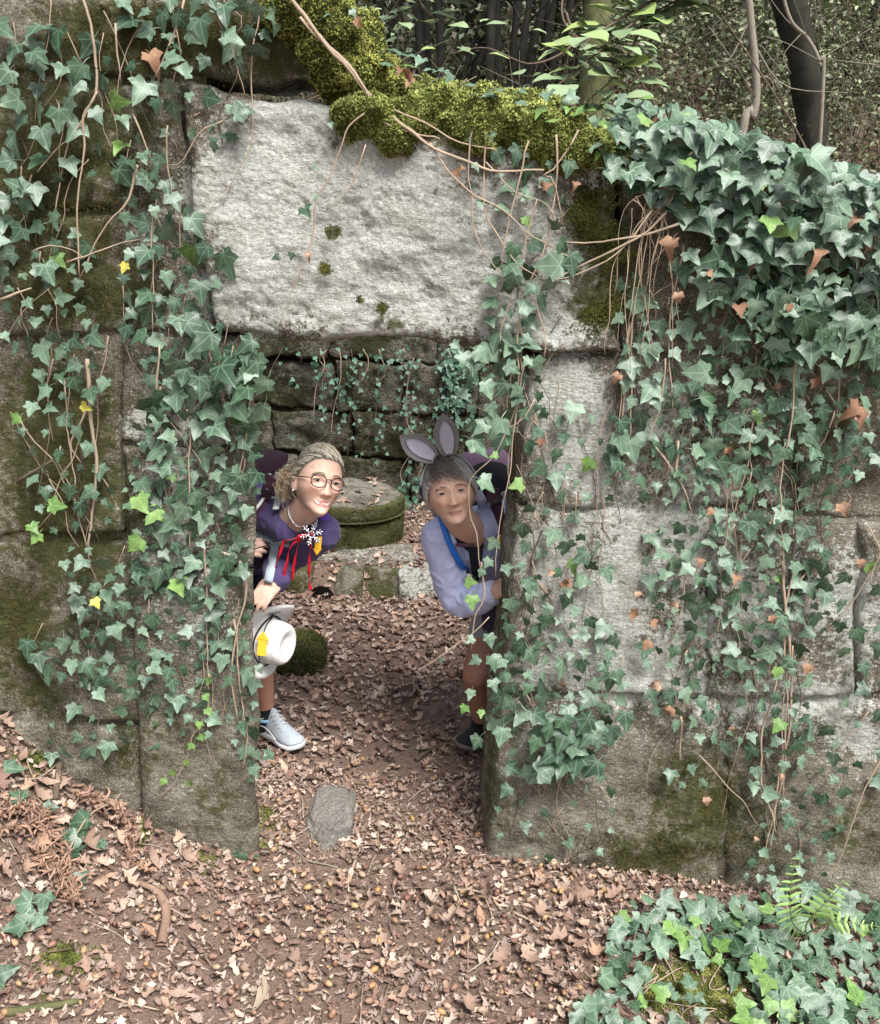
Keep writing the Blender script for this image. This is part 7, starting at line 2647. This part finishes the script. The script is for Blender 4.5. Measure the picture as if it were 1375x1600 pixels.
surf_strap(bp2, shirtM, [(693, 805), (697, 825), (702, 845), (706, 860)], .014, M['greyshort'], lift=.012, thick=.004)
# blue drinking hose
q = spline([(680, 786, 0), (684, 797, 0), (690, 812, 0), (698, 838, 0), (708, 862, 0), (718, 880, 0), (729, 893, 0)], 30)
path = np.array([hit(shirtM, a[0], a[1], .018) for a in q])
for _ in range(6):
    path[1:-1] = (path[:-2] + 2 * path[1:-1] + path[2:]) / 4
V, F = tube(path, .0105, 10)
link('drinking_hose', np_mesh('drinking_hose', at(bp2, V), F, M['blue']), bp2)
# yellow arrow badge
ab = hit(shirtM, 783, 845, .03)
arrow_patch('arrow_badge', 'yellow arrow badge beside the right jamb, on the backpack strap', ab, .040, M['yellow'], nrm(-cU * .9 - cR * .2), nrm(-cR + .1 * cF))
# waist pack
wp = thing('waist_pack', 'dark plum waist pack in front of the grey shorts', 'waist pack', P(772, 962, 3.36))
V, F = sack(P(772, 958, 3.33), np.stack([cR, cF, cU], -1), (.055, .03, .045), 18)
link('pouch', np_mesh('pouch', at(wp, V), F, M['waist']), wp)
V, F = sack(P(766, 978, 3.31), np.stack([cR, cF, cU], -1), (.035, .02, .03), 19)
link('front_pocket', np_mesh('front_pocket', at(wp, V), F, M['waist']), wp)

# headband with rabbit ears
hbnd = thing('headband', 'headband with two grey rabbit ears lined in lilac', 'headband', hm.w((0, 0, .12)))
t = np.linspace(-1.25, 1.25, 40)
path = np.stack([np.sin(t) * .103, .022 + 0 * t, -.005 + np.cos(t) * .143], -1)
V, F = ribbon(hm.w(path), hm.w((0, 1, 0)) - hm.c, .018, .006)
link('band', np_mesh('band', at(hbnd, V), F, m_plain('headband_grey', (.33, .32, .31), .6)), hbnd)


def rabbit_ear(base_px, tip_px, Y, width):
    b, tp = P(*base_px, Y), P(*tip_px, Y - .02)
    d = tp - b
    L = np.linalg.norm(d)
    d = d / L
    nf = nrm(-cF - d * (-cF @ d))
    sd = np.cross(d, nf)
    for nm, k, off, mat, y0 in (('ear', 1.0, 0, M['ear_grey'], 0), ('ear_lining', .60, .0085, M['ear_pale'], .06)):
        y = np.linspace(y0, .985 if k == 1 else .86, 22)
        w = width * np.interp((y - y0) / (y[-1] - y0), [0, .15, .4, .65, .82, .93, 1], [.42, .72, .98, .95, .66, .34, .04]) * k
        v = np.linspace(-1, 1, 9)
        Vf, Vb = [], []
        for yy_, ww in zip(y, w):
            for s_ in v:
                c = b + d * yy_ * L + sd * s_ * ww / 2
                dep = .012 * (s_ ** 2) * (ww / width) if k == 1 else .004 * s_ ** 2
                Vf.append(c + nf * (dep + off))
                Vb.append(c + nf * (dep + off - .007 - .004 * (1 - s_ ** 2)))
        n = len(Vf)
        f = sheet(9, 22)
        idx = np.arange(n).reshape(22, 9)
        ring = np.concatenate([idx[0, :-1], idx[:-1, -1], idx[-1, :0:-1], idx[:0:-1, 0]])
        sk = np.stack([ring, np.roll(ring, -1), np.roll(ring, -1) + n, ring + n], -1)
        o = link(nm, np_mesh(nm, at(hbnd, np.concatenate([Vf, Vb])), [f, f[:, ::-1] + n, sk], mat), hbnd)
        if k == 1:       # piped edge
            ed = np.array(Vf).reshape(22, 9, 3)
            V, F = tube(np.concatenate([ed[:, 0], ed[::-1, -1]]), .0026, 6)
            link('piping', np_mesh('piping', at(hbnd, V), F, M['ear_grey']), hbnd)


rabbit_ear((680, 716), (625, 682), 3.04, .082)
rabbit_ear((702, 711), (692, 646), 3.04, .082)
